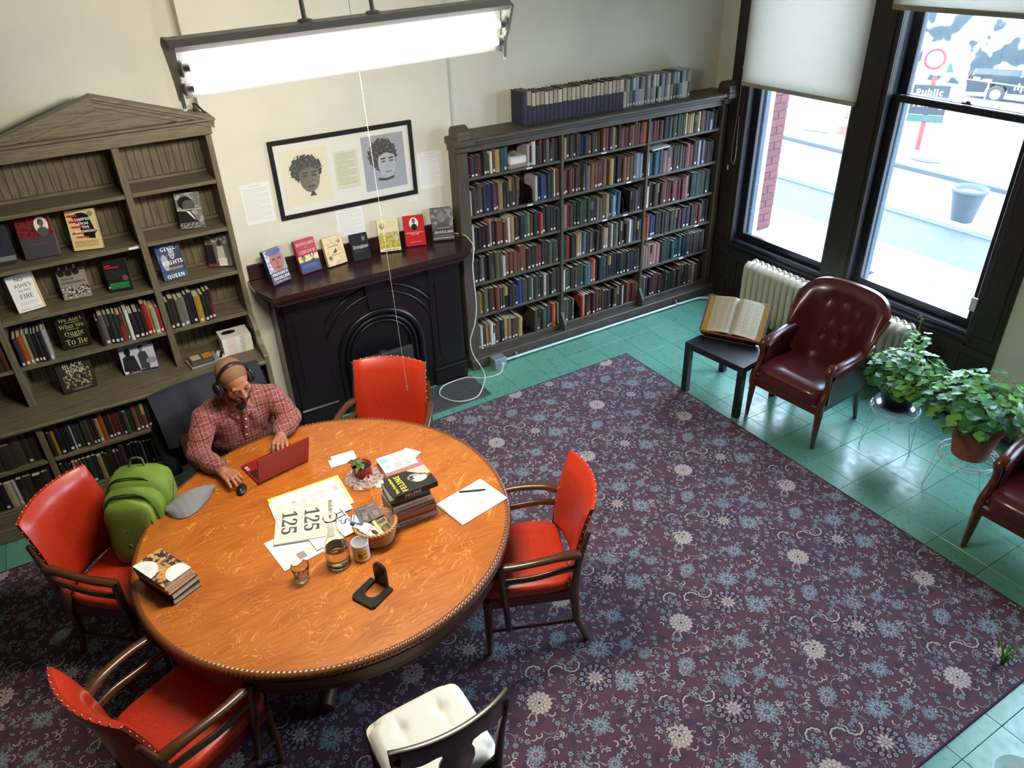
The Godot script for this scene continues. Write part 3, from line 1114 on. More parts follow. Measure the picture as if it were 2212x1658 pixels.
	for q in [[3.20, 1.334, "black bookend holding white and blue books, second shelf of bay nearest fireplace"], [3.19, 1.634, "black bookend beside lying white box, top shelf of bay nearest fireplace"], [4.16, 1.044, "black bookend on third shelf of the middle bay"], [3.22, 0.145, "black bookend on bottom shelf of bay nearest fireplace"], [3.70, 0.145, "black bookend before red books, bottom shelf of middle bay"]]:
		bookend(q[0], q[1], zf - 0.012, q[2])
	# lying box, ledgers and loose thin volume
	var lb := thing("box_file", "white box file lying flat on the top shelf of bay nearest fireplace", "box", Vector3(3.08, 1.662, -5.19))
	part(lb, "box", bx(Vector3(0, 0.036, 0), Vector3(0.155, 0.06, 0.2), 0.008), mat("box_white", rgb(224, 222, 218), 0.6))
	part(lb, "label", bx(Vector3(-0.01, 0.0668, 0.03), Vector3(0.05, 0.001, 0.03)), mat("label_grey", rgb(96, 96, 94), 0.7))
	var ld := MB.new()
	ld.xf = Transform3D(Basis(Vector3.BACK, PI / 2) * Basis(Vector3.RIGHT, 0), Vector3(3.165, 1.634 + 0.016, -5.1))
	book_into(ld, 0.03, 0.16, 0.2, lin(rgb(150, 130, 124)), false)
	ld.xf = Transform3D.IDENTITY
	solo("ledger", ld, MT.books, "thin brown ledger lying under the white box file", "book")
	var wp := solo("card_sheet", bb(3.06, 3.2, 1.334, 1.5, -5.285, -5.28, 0.001), MT.paper, "pale card standing at the back of second shelf near fireplace", "card")
	wp.name = wp.name
	var th := MB.new()
	th.xf = Transform3D(Basis(Vector3.BACK, PI / 2 + 0.05), Vector3(4.66, 1.334 + 0.226, -5.1))
	book_into(th, 0.012, 0.2, 0.15, lin(rgb(222, 226, 228)), false)
	th.xf = Transform3D.IDENTITY
	solo("book", th, MT.books, "thin white volume lying on top of the teal books near the window", "book")
	# volumes standing on top
	rng.seed = 44
	var x := 3.145
	for i in 47:
		var old := i < 24
		var w := rng.randf_range(0.036, 0.044) if old else rng.randf_range(0.027, 0.034)
		var b := MB.new()
		var h := 0.245 if i < 2 else (0.226 + rng.randf_range(-0.004, 0.006) if old else 0.222 + rng.randf_range(-0.006, 0.006))
		var cov := lin(rgb(46, 48, 66)) if i < 24 else shade_of(["w", "e", "w", "L", "w", "k", "w", "L", "y", "w", "c", "e", "t", "L", "w"][i % 15])
		var band := lin([rgb(196, 180, 152), rgb(178, 162, 136), rgb(206, 196, 172)][i % 3]) if old else shade_of(["w", "k", "L", "e", "c", "t", "w"][i % 7])
		book_into(b, w, h, 0.17, cov, not old, Color(0, 0, 0, 0) if i == 0 else band, Color(0.30, 0.24, 0.18))
		var s := solo("bound_volume", b, MT.books, ("navy bound volume with cream label atop the long bookcase, %s from fireplace end" if old else "narrow pale mottled volume atop the long bookcase, %s from fireplace end") % (NTH[i] if i < NTH.size() else "%dth" % (i + 1)), "book", "volumes standing on top of the long bookcase")
		s.position = Vector3(x + w / 2, 1.9485, -5.115)
		x += w + 0.0012

func left_case() -> void:
	var wh: Material = MT.wood_h
	var wv: Material = MT.wood_v
	var o := thing("bookcase", "tall oak bookcase with pediment beside the fireplace", "bookcase", Vector3(0, 0, 0))
	var XL := -1.6
	var XR := 0.845
	var zu := -5.03
	var zl := -4.80
	# beadboard back, plank by plank
	var pw := 0.0445
	var plank := MB.new()
	plank.box(Vector3(0, 0, 0), Vector3(pw - 0.004, 1.5, 0.012), 0.002)
	plank.box(Vector3(pw * 0.5 - 0.001, 0, -0.002), Vector3(0.0035, 1.5, 0.008), 0.001)
	var pm := plank.mesh()
	var x := XL + 0.03
	while x < XR - 0.02:
		part(o, "back_plank", pm, wv).position = Vector3(x, 1.51, -5.306)
		x += pw
	part(o, "back_board", bb(XL, XR, 0.02, 2.3, -5.319, -5.314), wv)
	for q in [[XL, XL + 0.035], [0.81, XR]]:
		var s := MB.new()
		bb(q[0], q[1], 0.775, 2.26, -5.31, zu, 0.004, s)
		part(o, "end_stile", s, wv)
		var l := MB.new()
		bb(q[0], q[1], 0.0, 0.78, -5.31, zl, 0.004, l)
		part(o, "lower_stile", l, wv)
		var br := MB.new()
		br.xf = Transform3D(Basis(Vector3.UP, -PI / 2), Vector3((q[0] + q[1]) / 2, 0.775, zu))
		var pl := PackedVector2Array([Vector2(-0.02, 0.0), Vector2(0.235, 0.0), Vector2(0.235, 0.02)])
		for t in 11:
			var u := t / 10.0
			pl.append(Vector2(lerpf(0.225, 0.0, u) + 0.03 * sin(u * TAU) * -1.0, lerpf(0.03, 0.26, u)))
		pl.append(Vector2(-0.02, 0.26))
		br.prism(pl, -0.017, 0.017)
		part(o, "scroll_bracket", br, wv)
	for xx in [-0.6, 0.295]:
		part(o, "divider", bb(xx - 0.02, xx + 0.02, 0.775, 2.26, -5.31, zu + 0.004, 0.003), wv)
		part(o, "lower_divider", bb(xx - 0.018, xx + 0.018, 0.08, 0.745, -5.31, zl - 0.01, 0.003), wv)
	for i in 3:
		var a: float = [XL + 0.035, -0.58, 0.315][i]
		var c: float = [-0.62, 0.275, 0.81][i]
		for y in [1.945, 1.632, 1.328, 1.022]:
			var sh := part(o, "shelf", bb(a, c, y, y + 0.025, -5.30, zu - 0.002, 0.003), wh)
			part(sh, "back_ledge", bb(a, c, y + 0.025, y + 0.045, -5.30, -5.27, 0.003), wh)
		for y in [0.47, 0.195]:
			part(o, "lower_shelf", bb(a, c, y, y + 0.024, -5.30, zl - 0.012, 0.003), wh)
	var ct := MB.new()
	bb(XL - 0.01, XR - 0.035, 0.752, 0.776, -5.31, -4.765, 0.006, ct)
	bb(XL - 0.005, XR - 0.035, 0.735, 0.754, -5.31, -4.785, 0.006, ct)
	part(o, "counter", ct, wh)
	part(o, "base_board", bb(XL, XR + 0.004, 0.0, 0.10, -5.31, zl + 0.006, 0.005), wh)
	part(o, "base_rail", bb(XL + 0.02, XR - 0.03, 0.10, 0.20, -5.31, zl - 0.01, 0.003), wh)
	# pediment
	part(o, "frieze", bb(XL, XR + 0.005, 2.25, 2.345, -5.31, zu + 0.03, 0.004), wh)
	part(o, "top_board", bb(XL - 0.02, XR + 0.03, 2.335, 2.352, -5.31, zu + 0.085, 0.004), wh)
	var pd := MB.new()
	pd.prism(PackedVector2Array([Vector2(-0.34, 2.345), Vector2(0.80, 2.345), Vector2(0.24, 2.535)]), zu - 0.02, zu + 0.028)
	part(o, "tympanum", pd, wh)
	var rk := MB.new()
	for s in [-1.0, 1.0]:
		for q in [[0.086, 0.0, 0.017], [0.065, 0.017, 0.018], [0.045, 0.034, 0.03]]:
			var pts := PackedVector2Array([Vector2(0.25, 2.552 - q[1]), Vector2(0.25 + s * 0.62, 2.352 - q[1] * 0.0 - q[1]), Vector2(0.25 + s * 0.62, 2.352 - q[1] - q[2]), Vector2(0.25, 2.552 - q[1] - q[2])])
			rk.prism(pts, zu - 0.03, zu + q[0])
	part(o, "raking_cornice", rk, wh)
	var inner := MB.new()
	for s in [-1.0, 1.0]:
		inner.prism(PackedVector2Array([Vector2(0.25, 2.470), Vector2(0.25 + s * 0.36, 2.358), Vector2(0.25 + s * 0.35, 2.355), Vector2(0.25, 2.464)]), zu + 0.028, zu + 0.036)
	inner.prism(PackedVector2Array([Vector2(-0.11, 2.352), Vector2(0.61, 2.352), Vector2(0.61, 2.357), Vector2(-0.11, 2.357)]), zu + 0.028, zu + 0.036)
	part(o, "panel_bead", inner, wh)
	part(o, "shelf_label", bx(Vector3(0.235, 1.645, zu + 0.0), Vector3(0.055, 0.014, 0.003), 0.001), mat("label_white", rgb(232, 232, 228), 0.6))
	var clip := thing("clamp_lamp", "small black metal clip left on top of the pediment bookcase", "clip", Vector3(0.80, 2.3535, -5.12))
	var cb := MB.new()
	cb.tube([Vector3(0, 0.005, 0.06), Vector3(0, 0.06, -0.02), Vector3(0.02, 0.05, -0.03), Vector3(0.05, 0.006, 0.03)], 0.006, 6)
	cb.box(Vector3(0.0, 0.02, 0.0), Vector3(0.02, 0.035, 0.03), 0.004)
	part(clip, "clip", cb, mat("clip_metal", rgb(60, 58, 52), 0.4, 0.5))
	# spine rows
	rng.seed = 333
	var g := "books on the pediment bookcase"
	var z := zu - 0.008
	shelf_row("nOygkkkw", -0.565, -0.385, 1.047, z, 0.19, 0.215, "oak divider on the shelf beside the yellow-lettered book", g, 0.9)
	shelf_row("kekggRPwkkkROMR", -0.105, 0.272, 1.047, z, 0.18, 0.225, "yellow-lettered book, towards the oak divider", g, 0.85)
	shelf_row("kdeekkYkkr", 0.318, 0.61, 1.047, z, 0.19, 0.22, "divider in the narrow bay beside the fireplace", g, 0.9)
	shelf_row("ssrdr", -0.79, -0.63, 1.047, z, 0.18, 0.215, "hidden end of the shelf left by the divider", g, 0.2)
	z = zl - 0.03
	shelf_row("ddpdcddodd", -1.2, -0.63, 0.494, z, 0.17, 0.205, "far end of the upper shelf below the counter, far bay", g, 0.3)
	shelf_row("dYkkkwgggokkyOksrrnogsoskkr dkdkddkd", -0.575, 0.27, 0.494, z, 0.17, 0.215, "divider on the upper shelf below the counter", g, 0.55)
	shelf_row("yysdyckydskddkdk", 0.32, 0.8, 0.494, z, 0.17, 0.205, "divider on the ", g, 0.3, rest_books)
	shelf_row("ddrRkOnkkcwddkd", -1.25, -0.63, 0.22, z, 0.175, 0.215, "far end of the lowest shelf, far bay", g, 0.5)
	shelf_row("ddoysrgggydddrdpkdkgGkggkddkdwkkgkdd", -0.575, 0.27, 0.22, z, 0.165, 0.215, "divider on the lowest shelf", g, 0.35)
	shelf_row("kddkgkddokdkdkg", 0.32, 0.8, 0.22, z, 0.165, 0.205, "", g, 0.2, rest_books)
	rest_books.xf = Transform3D.IDENTITY
	solo("shelved_books", rest_books, MT.books, "many dark old hardbacks filling the remaining bays of both bookcases", "books", "", "stuff")
	var titles := [["Caste", -0.425, 0.05, "white_ink"], ["PALMARES", 0.135, 0.04, "orange_ink"], ["WHITE GIRLS", -0.055, 0.055, "white_ink"], ["Up From Slavery", 0.455, 0.07, "white_ink"], ["BLACK AGAINST EMPIRE", 0.562, 0.04, "white_ink"]]
	mat("orange_ink", rgb(226, 140, 50), 0.7)

# ---------------------------------------------------------------- display books with covers
func cover_book(d: Dictionary) -> Node3D:
	var o := thing("display_book", d.label, "book", d.at, deg_to_rad(d.get("yaw", 0.0)))
	var w: float = d.w
	var h: float = d.h
	var t: float = d.get("t", 0.025)
	var tilt := Basis(Vector3.RIGHT, -d.get("tilt", 0.24))
	var X := Transform3D(tilt, Vector3(0, 0.001 + t * sin(d.get("tilt", 0.24)), 0))
	var col: Color = d.get("col", rgb(60, 60, 60))
	var b := MB.new()
	b.xf = X
	b.c = lin(col)
	b.box(Vector3(0, h / 2, -0.0015), Vector3(w, h, 0.003), 0.0008)
	b.box(Vector3(0, h / 2, -t + 0.0015), Vector3(w, h, 0.003), 0.0008)
	b.c = lin(d.get("spine", col))
	b.box(Vector3(-w / 2 + 0.0015, h / 2, -t / 2), Vector3(0.003, h, t), 0.0008)
	part(o, "cover", b, MT.vc)
	var p := MB.new()
	p.xf = X
	p.box(Vector3(0.001, h / 2, -t / 2), Vector3(w - 0.006, h - 0.006, t - 0.006))
	part(o, "pages", p, MT.pages)
	if d.has("pic"):
		var q := MB.new()
		q.xf = X
		q.quad(Vector3(-w / 2, 0, 0.0006), Vector3(w / 2, 0, 0.0006), Vector3(w / 2, h, 0.0006), Vector3(-w / 2, h, 0.0006))
		part(o, "cover_print", q, mat("print_" + str(MT.size()), Color.WHITE, d.get("rough", 0.3), 0.0, {"tex": d.pic}))
	for s in d.get("text", []):
		words(o, s[0], w * s[3], h * s[4], MT[s[5]] if s[5] is String else s[5], X * Transform3D(Basis(), Vector3(w * (s[1] - 0.5), h * s[2], 0.0012)), s[6] if s.size() > 6 else "Droid Sans", s.size() > 7 and s[7])
	if d.get("easel", false):
		var e := MB.new()
		for sx in [-0.35, 0.35]:
			e.tube([X * Vector3(w * sx, 0.004, 0.012), X * Vector3(w * sx, 0.0, 0.006), X * Vector3(w * sx, -0.001, -t - 0.004), X * Vector3(w * sx, h * 0.5, -t - 0.006), Vector3(w * sx, 0.002, -t - 0.09)], 0.0014, 5)
		part(o, "wire_easel", e, mat("easel_wire", rgb(150, 140, 130), 0.3, 0.8))
	return o

func head_ops(cx: float, cy: float, r: float, skin: Color, hair: Color, coat: Color) -> Array:
	return [["e", cx, cy + r * 2.6, r * 2.1, r * 1.5, coat], ["e", cx, cy - r * 0.25, r * 1.12, r * 1.1, hair], ["e", cx, cy + r * 0.15, r * 0.8, r * 0.98, skin], ["e", cx - r * 0.3, cy + r * 0.05, r * 0.14, r * 0.07, hair], ["e", cx + r * 0.3, cy + r * 0.05, r * 0.14, r * 0.07, hair], ["e", cx, cy + r * 0.66, r * 0.26, r * 0.08, hair], ["e", cx, cy + r * 0.36, r * 0.1, r * 0.16, skin.darkened(0.25)]]

func display_books() -> void:
	mat("yellow_ink", rgb(206, 206, 96), 0.7)
	mat("green_ink", rgb(40, 150, 84), 0.7)
	mat("red_ink", rgb(206, 46, 50), 0.7)
	mat("orange_ink", rgb(226, 140, 50), 0.7)
	mat("grey_ink", rgb(120, 120, 118), 0.7)
	mat("cream_ink", rgb(226, 218, 180), 0.7)
	var K := rgb(26, 26, 28)
	var W := rgb(236, 234, 228)
	var s2 := 1.6572
	var s3 := 1.3532
	var s4 := 1.0472
	var s5 := 0.7762
	# pediment bookcase
	cover_book({"label": "cream and red book with a dark head silhouette on the pediment bookcase", "at": Vector3(-0.003, s2, -5.105), "w": 0.16, "h": 0.24, "t": 0.04, "yaw": -14, "col": rgb(214, 190, 132), "pic": draw_picture(96, 144, rgb(224, 202, 146), [["e", 0.5, 0.22, 0.3, 0.14, K], ["p", K, 0.45, 0.2, 0.8, 0.25, 0.88, 0.5, 0.96, 0.56, 0.86, 0.62, 0.84, 0.74, 0.5, 0.7, 0.4, 0.5], ["r", 0.05, 0.12, 0.35, 0.06, rgb(196, 52, 30)], ["r", 0.08, 0.26, 0.42, 0.06, rgb(196, 52, 30)], ["r", 0.12, 0.40, 0.5, 0.05, rgb(206, 60, 34)], ["r", 0.1, 0.55, 0.4, 0.05, rgb(196, 52, 30)], ["r", 0.2, 0.66, 0.45, 0.04, rgb(196, 52, 30)], ["t", 0.08, 0.78, 0.84, 0.16, rgb(110, 80, 50), 4, 2], ["e", 0.85, 0.12, 0.1, 0.065, rgb(150, 150, 90)]]), "text": [["STAMPED", 0.5, 0.76, 0.6, 0.075, "white_ink", "Droid Sans", true], ["FROM", 0.55, 0.655, 0.34, 0.07, "white_ink", "Droid Sans", true], ["THE", 0.6, 0.56, 0.24, 0.065, "white_ink", "Droid Sans", true], ["BEGINNING", 0.56, 0.46, 0.7, 0.07, "white_ink", "Droid Sans", true]]})
	cover_book({"label": "maroon and grey book with a small oval portrait on the pediment bookcase", "at": Vector3(-0.25, s2, -5.135), "w": 0.185, "h": 0.245, "t": 0.03, "yaw": -6, "col": rgb(60, 56, 60), "pic": draw_picture(96, 128, rgb(70, 68, 74), [["r", 0, 0, 1, 0.52, rgb(126, 44, 48)], ["n", 0, 0, 1, 0.5, rgb(90, 30, 34), 3, 0.06, 0.0], ["e", 0.72, 0.24, 0.2, 0.2, W]] + head_ops(0.72, 0.2, 0.075, rgb(120, 110, 104), rgb(50, 46, 44), rgb(90, 86, 84)) + [["t", 0.25, 0.66, 0.5, 0.06, rgb(104, 74, 76), 1, 4]])})
	cover_book({"label": "dark book at the far end of the shelf, cut off beside the maroon portrait book", "at": Vector3(-0.47, s2, -5.135), "w": 0.17, "h": 0.23, "t": 0.03, "yaw": 0, "col": rgb(44, 44, 50), "pic": draw_picture(48, 64, rgb(46, 46, 52), [["r", 0.0, 0.8, 1.0, 0.14, rgb(120, 124, 128)], ["e", 0.5, 0.4, 0.3, 0.2, rgb(34, 34, 60)]])})
	cover_book({"label": "grey book with rows of small crowd photographs on the pediment bookcase", "at": Vector3(-0.149, s3, -5.16), "w": 0.157, "h": 0.222, "t": 0.02, "yaw": -5, "col": rgb(130, 122, 114), "pic": draw_picture(96, 136, rgb(150, 140, 130), [["r", 0, 0, 1, 0.24, rgb(58, 50, 48)]] + head_ops(0.15, 0.1, 0.06, rgb(170, 160, 150), K, K) + head_ops(0.42, 0.11, 0.06, rgb(150, 140, 130), K, K) + head_ops(0.68, 0.09, 0.06, rgb(190, 180, 170), K, K) + [["n", 0, 0.64, 1, 0.3, K, 5, 0.09, 0.0], ["n", 0, 0.66, 1, 0.3, W, 6, 0.1, 0.15]]), "text": [["VOICES OF THE", 0.4, 0.68, 0.72, 0.055, "ink", "Droid Sans", true], ["HARLEM", 0.32, 0.575, 0.54, 0.06, "ink", "Droid Sans", true], ["RENAISSANCE", 0.5, 0.47, 0.9, 0.065, "ink", "Droid Sans", true]]})
	cover_book({"label": "black paperback with red and green lettering on the pediment bookcase", "at": Vector3(0.101, s3, -5.121), "w": 0.14, "h": 0.2, "t": 0.03, "yaw": -9, "col": rgb(30, 30, 28), "pic": draw_picture(64, 96, rgb(32, 32, 30), [["r", 0.06, 0.17, 0.26, 0.05, rgb(206, 46, 50)], ["r", 0.06, 0.23, 0.58, 0.05, rgb(206, 46, 50)], ["t", 0.08, 0.36, 0.75, 0.3, rgb(58, 58, 56), 5, 2], ["e", 0.78, 0.62, 0.13, 0.09, rgb(112, 90, 66)], ["t", 0.1, 0.74, 0.8, 0.2, rgb(40, 150, 84), 4, 4], ["r", 0.02, 0.84, 0.07, 0.06, W]])})
	cover_book({"label": "black and white photo book of a young man in profile, narrow bay", "at": Vector3(0.618, s2, -5.121), "w": 0.15, "h": 0.225, "t": 0.03, "yaw": -16, "col": rgb(70, 70, 70), "pic": draw_picture(96, 144, rgb(120, 120, 118), [["n", 0, 0, 1, 1, rgb(170, 170, 168), 8, 0.03, 0.0], ["e", 0.38, 0.28, 0.3, 0.18, K], ["e", 0.5, 0.36, 0.26, 0.16, rgb(88, 86, 84)], ["p", rgb(34, 34, 36), 0.0, 0.5, 0.55, 0.52, 0.8, 0.85, 0, 0.85], ["p", W, 0.35, 0.5, 0.5, 0.52, 0.7, 0.78, 0.62, 0.74], ["r", 0, 0.46, 1, 0.015, W], ["r", 0, 0.84, 1, 0.16, rgb(150, 150, 148)], ["n", 0, 0.84, 1, 0.16, K, 9, 0.12, 0.0]]), "text": []})
	cover_book({"label": "blue book with large white lettering and a grey portrait, narrow bay", "at": Vector3(0.436, s3, -5.102), "w": 0.152, "h": 0.236, "t": 0.035, "yaw": 6, "col": rgb(44, 50, 92), "pic": draw_picture(96, 144, rgb(52, 62, 112), [["n", 0, 0, 1, 1, rgb(84, 96, 146), 10, 0.03, 0.05], ["r", 0.5, 0.2, 0.5, 0.6, rgb(46, 52, 86)]] + head_ops(0.6, 0.28, 0.15, rgb(176, 176, 180), rgb(48, 48, 56), rgb(70, 70, 84)) + [["e", 0.25, 0.5, 0.14, 0.22, rgb(170, 172, 182)], ["r", 0.0, 0.8, 1, 0.2, rgb(60, 84, 116)], ["t", 0.2, 0.68, 0.7, 0.08, W, 2, 2]]), "text": [["CIVIL", 0.5, 0.86, 0.82, 0.11, "white_ink", "Droid Sans", true], ["RIGHTS", 0.55, 0.47, 0.85, 0.11, "white_ink", "Droid Sans", true], ["QUEEN", 0.52, 0.1, 0.88, 0.12, "white_ink", "Droid Sans", true]]})
	cover_book({"label": "black and white photo book of a couple with a white label, narrow bay", "at": Vector3(0.725, s3, -5.148), "w": 0.15, "h": 0.215, "t": 0.035, "yaw": -26, "col": rgb(150, 148, 144), "pic": draw_picture(96, 136, rgb(110, 108, 106), [["n", 0, 0, 1, 0.3, rgb(180, 180, 176), 12, 0.06, 0.0], ["p", rgb(40, 40, 42), 0, 0.3, 0.32, 0.3, 0.4, 1, 0, 1], ["e", 0.18, 0.22, 0.1, 0.1, rgb(90, 84, 80)], ["e", 0.62, 0.26, 0.1, 0.1, rgb(60, 56, 54)], ["p", rgb(190, 188, 184), 0.5, 0.36, 0.76, 0.36, 0.82, 0.8, 0.46, 0.8], ["r", 0.5, 0.74, 0.36, 0.24, W], ["t", 0.53, 0.78, 0.3, 0.14, rgb(140, 140, 138), 4, 1], ["r", 0, 0.9, 0.48, 0.1, rgb(120, 60, 50)]])})
	cover_book({"label": "white book with hand drawn black capitals on the pediment bookcase", "at": Vector3(-0.405, s3, -5.127), "w": 0.15, "h": 0.225, "t": 0.03, "yaw": 12, "col": rgb(232, 226, 206), "pic": draw_picture(64, 96, rgb(236, 236, 230), [["r", 0.93, 0, 0.07, 1, rgb(222, 190, 120)], ["t", 0.2, 0.76, 0.6, 0.1, rgb(190, 170, 164), 3, 1]]), "text": [["NO", 0.44, 0.87, 0.3, 0.1, "ink"], ["ASHES", 0.5, 0.7, 0.6, 0.1, "ink"], ["IN THE", 0.5, 0.56, 0.42, 0.075, "ink"], ["FIRE", 0.5, 0.4, 0.52, 0.12, "ink"], ["DARNELL L. MOORE", 0.5, 0.06, 0.76, 0.045, "grey_ink"]]})
	cover_book({"label": "black book with yellow serif lettering on the pediment bookcase", "at": Vector3(-0.245, s4, -5.118), "w": 0.168, "h": 0.225, "t": 0.03, "yaw": -4, "col": rgb(30, 30, 30), "pic": draw_picture(64, 96, rgb(30, 31, 29), [["e", 0.4, 0.04, 0.12, 0.05, rgb(60, 58, 140)], ["r", 0.3, 0.27, 0.5, 0.008, W], ["r", 0.3, 0.46, 0.44, 0.008, W], ["r", 0.3, 0.67, 0.44, 0.008, W], ["r", 0.25, 0.94, 0.6, 0.02, rgb(150, 150, 150)]]), "text": [["We Ain't", 0.5, 0.83, 0.8, 0.13, "yellow_ink", "Droid Serif"], ["What We", 0.5, 0.63, 0.85, 0.12, "yellow_ink", "Droid Serif"], ["Ought", 0.52, 0.42, 0.86, 0.17, "yellow_ink", "Droid Serif"], ["To Be", 0.52, 0.18, 0.82, 0.15, "yellow_ink", "Droid Serif"]]})
	cover_book({"label": "dark book with sepia collage and white lettering on the counter of the pediment bookcase", "at": Vector3(-0.313, s5, -5.062), "w": 0.2, "h": 0.24, "t": 0.03, "yaw": 0, "tilt": 0.3, "col": rgb(40, 36, 34), "pic": draw_picture(128, 150, rgb(52, 46, 40), [["n", 0.12, 0.42, 0.8, 0.46, rgb(176, 166, 126), 14, 0.05, -0.05], ["n", 0.12, 0.42, 0.8, 0.46, rgb(60, 52, 40), 15, 0.07, 0.1], ["r", 0.25, 0.92, 0.6, 0.012, W], ["r", 0.35, 0.955, 0.4, 0.01, W]]), "text": [["THE", 0.38, 0.84, 0.3, 0.07, "ink", "Droid Serif"], ["BLACK", 0.48, 0.7, 0.66, 0.12, "cream_ink"], ["BOOK", 0.52, 0.56, 0.54, 0.12, "cream_ink"]]})
	cover_book({"label": "square grey photo book of two standing men on the counter of the pediment bookcase", "at": Vector3(0.062, s5, -5.087), "w": 0.214, "h": 0.205, "t": 0.018, "yaw": -8, "tilt": 0.28, "col": rgb(120, 120, 126), "pic": draw_picture(128, 120, rgb(196, 196, 206), [["r", 0, 0, 1, 0.22, rgb(120, 118, 124)], ["p", rgb(40, 40, 46), 0.02, 0.98, 0.06, 0.45, 0.2, 0.36, 0.4, 0.42, 0.5, 0.98], ["e", 0.23, 0.27, 0.09, 0.12, K], ["p", rgb(66, 66, 70), 0.52, 0.9, 0.5, 0.42, 0.6, 0.3, 0.74, 0.34, 0.8, 0.56, 0.76, 0.92], ["e", 0.62, 0.22, 0.07, 0.09, rgb(120, 116, 114)], ["e", 0.62, 0.16, 0.075, 0.05, K], ["e", 0.86, 0.66, 0.16, 0.1, rgb(150, 150, 154)], ["r", 0, 0.92, 1, 0.08, rgb(46, 46, 60)], ["r", 0.02, 0.9, 0.12, 0.08, W]]), "text": [["Charles R.", 0.36, 0.045, 0.3, 0.05, "white_ink"]]})
	# mantel
	var my := 1.2015
	cover_book({"label": "blue and orange portrait paperback on a wire easel at the pediment end of the mantel", "at": Vector3(1.085, my, -5.0), "w": 0.15, "h": 0.235, "t": 0.04, "yaw": 22, "easel": true, "col": rgb(40, 36, 44), "pic": draw_picture(96, 144, rgb(150, 150, 186), [["n", 0, 0, 0.5, 1, rgb(206, 206, 226), 20, 0.05, 0.0], ["e", 0.56, 0.36, 0.36, 0.34, rgb(168, 98, 70)], ["e", 0.5, 0.08, 0.4, 0.1, rgb(70, 84, 130)], ["e", 0.42, 0.3, 0.1, 0.03, K], ["e", 0.72, 0.3, 0.1, 0.03, K], ["e", 0.56, 0.42, 0.06, 0.08, rgb(120, 66, 48)], ["e", 0.56, 0.55, 0.15, 0.03, rgb(90, 44, 40)], ["r", 0, 0.66, 1, 0.34, rgb(58, 46, 66)]]), "text": [["FREDERICK", 0.52, 0.27, 0.86, 0.1, "white_ink", "Droid Sans", true], ["DOUGLASS", 0.54, 0.15, 0.86, 0.1, "white_ink", "Droid Sans", true], ["WILLIAM S. MCFEELY", 0.5, 0.05, 0.7, 0.04, "white_ink", "Droid Serif"]]})
	cover_book({"label": "red, cream and blue book with two portrait heads on the mantel", "at": Vector3(1.318, my, -5.06), "w": 0.156, "h": 0.235, "t": 0.035, "yaw": 12, "easel": true, "col": rgb(150, 40, 46), "pic": draw_picture(96, 144, rgb(178, 40, 50), [["r", 0, 0.48, 1, 0.2, rgb(226, 206, 140)], ["r", 0, 0.66, 1, 0.34, rgb(48, 62, 112)]] + head_ops(0.25, 0.56, 0.08, rgb(150, 120, 90), rgb(40, 36, 34), rgb(50, 60, 100)) + head_ops(0.7, 0.52, 0.09, rgb(206, 180, 150), rgb(50, 46, 44), rgb(50, 60, 100)) + [["r", 0, 0.72, 1, 0.28, rgb(48, 62, 112)], ["t", 0.1, 0.76, 0.7, 0.12, rgb(120, 130, 170), 3, 2]]), "text": [["DOUGLASS", 0.5, 0.87, 0.88, 0.11, "white_ink", "Droid Serif"], ["AND", 0.5, 0.755, 0.16, 0.03, "cream_ink", "Droid Serif"], ["LINCOLN", 0.52, 0.63, 0.8, 0.12, "white_ink", "Droid Serif"]]})
	cover_book({"label": "tan book with small engraved portraits and a bird on the mantel", "at": Vector3(1.52, my, -5.08), "w": 0.156, "h": 0.205, "t": 0.03, "yaw": 12, "easel": true, "col": rgb(206, 180, 128), "pic": draw_picture(96, 126, rgb(224, 200, 150), [["n", 0, 0, 1, 1, rgb(206, 178, 124), 22, 0.03, 0.1], ["p", K, 0.4, 0.56, 0.54, 0.44, 0.6, 0.42, 0.56, 0.5, 0.68, 0.5, 0.52, 0.58], ["e", 0.2, 0.72, 0.09, 0.07, rgb(90, 80, 66)], ["e", 0.8, 0.2, 0.08, 0.07, rgb(90, 80, 66)], ["e", 0.8, 0.17, 0.05, 0.045, rgb(190, 170, 140)], ["t", 0.26, 0.32, 0.5, 0.05, rgb(150, 80, 60), 1, 4], ["t", 0.3, 0.64, 0.5, 0.05, rgb(170, 100, 70), 1, 3], ["t", 0.5, 0.88, 0.4, 0.04, rgb(170, 140, 100), 1, 2]])})
	cover_book({"label": "black paperback with white script title on the mantel", "at": Vector3(1.702, my, -5.061), "w": 0.132, "h": 0.19, "t": 0.03, "yaw": -2, "easel": true, "col": rgb(36, 36, 40), "pic": draw_picture(64, 92, rgb(40, 41, 46), [["e", 0.75, 0.2, 0.1, 0.09, rgb(120, 120, 124)], ["r", 0.1, 0.55, 0.8, 0.008, W], ["t", 0.15, 0.6, 0.5, 0.14, rgb(90, 92, 98), 4, 1]]), "text": [["Douglass", 0.52, 0.52, 0.86, 0.15, "white_ink", "Droid Serif"]]})
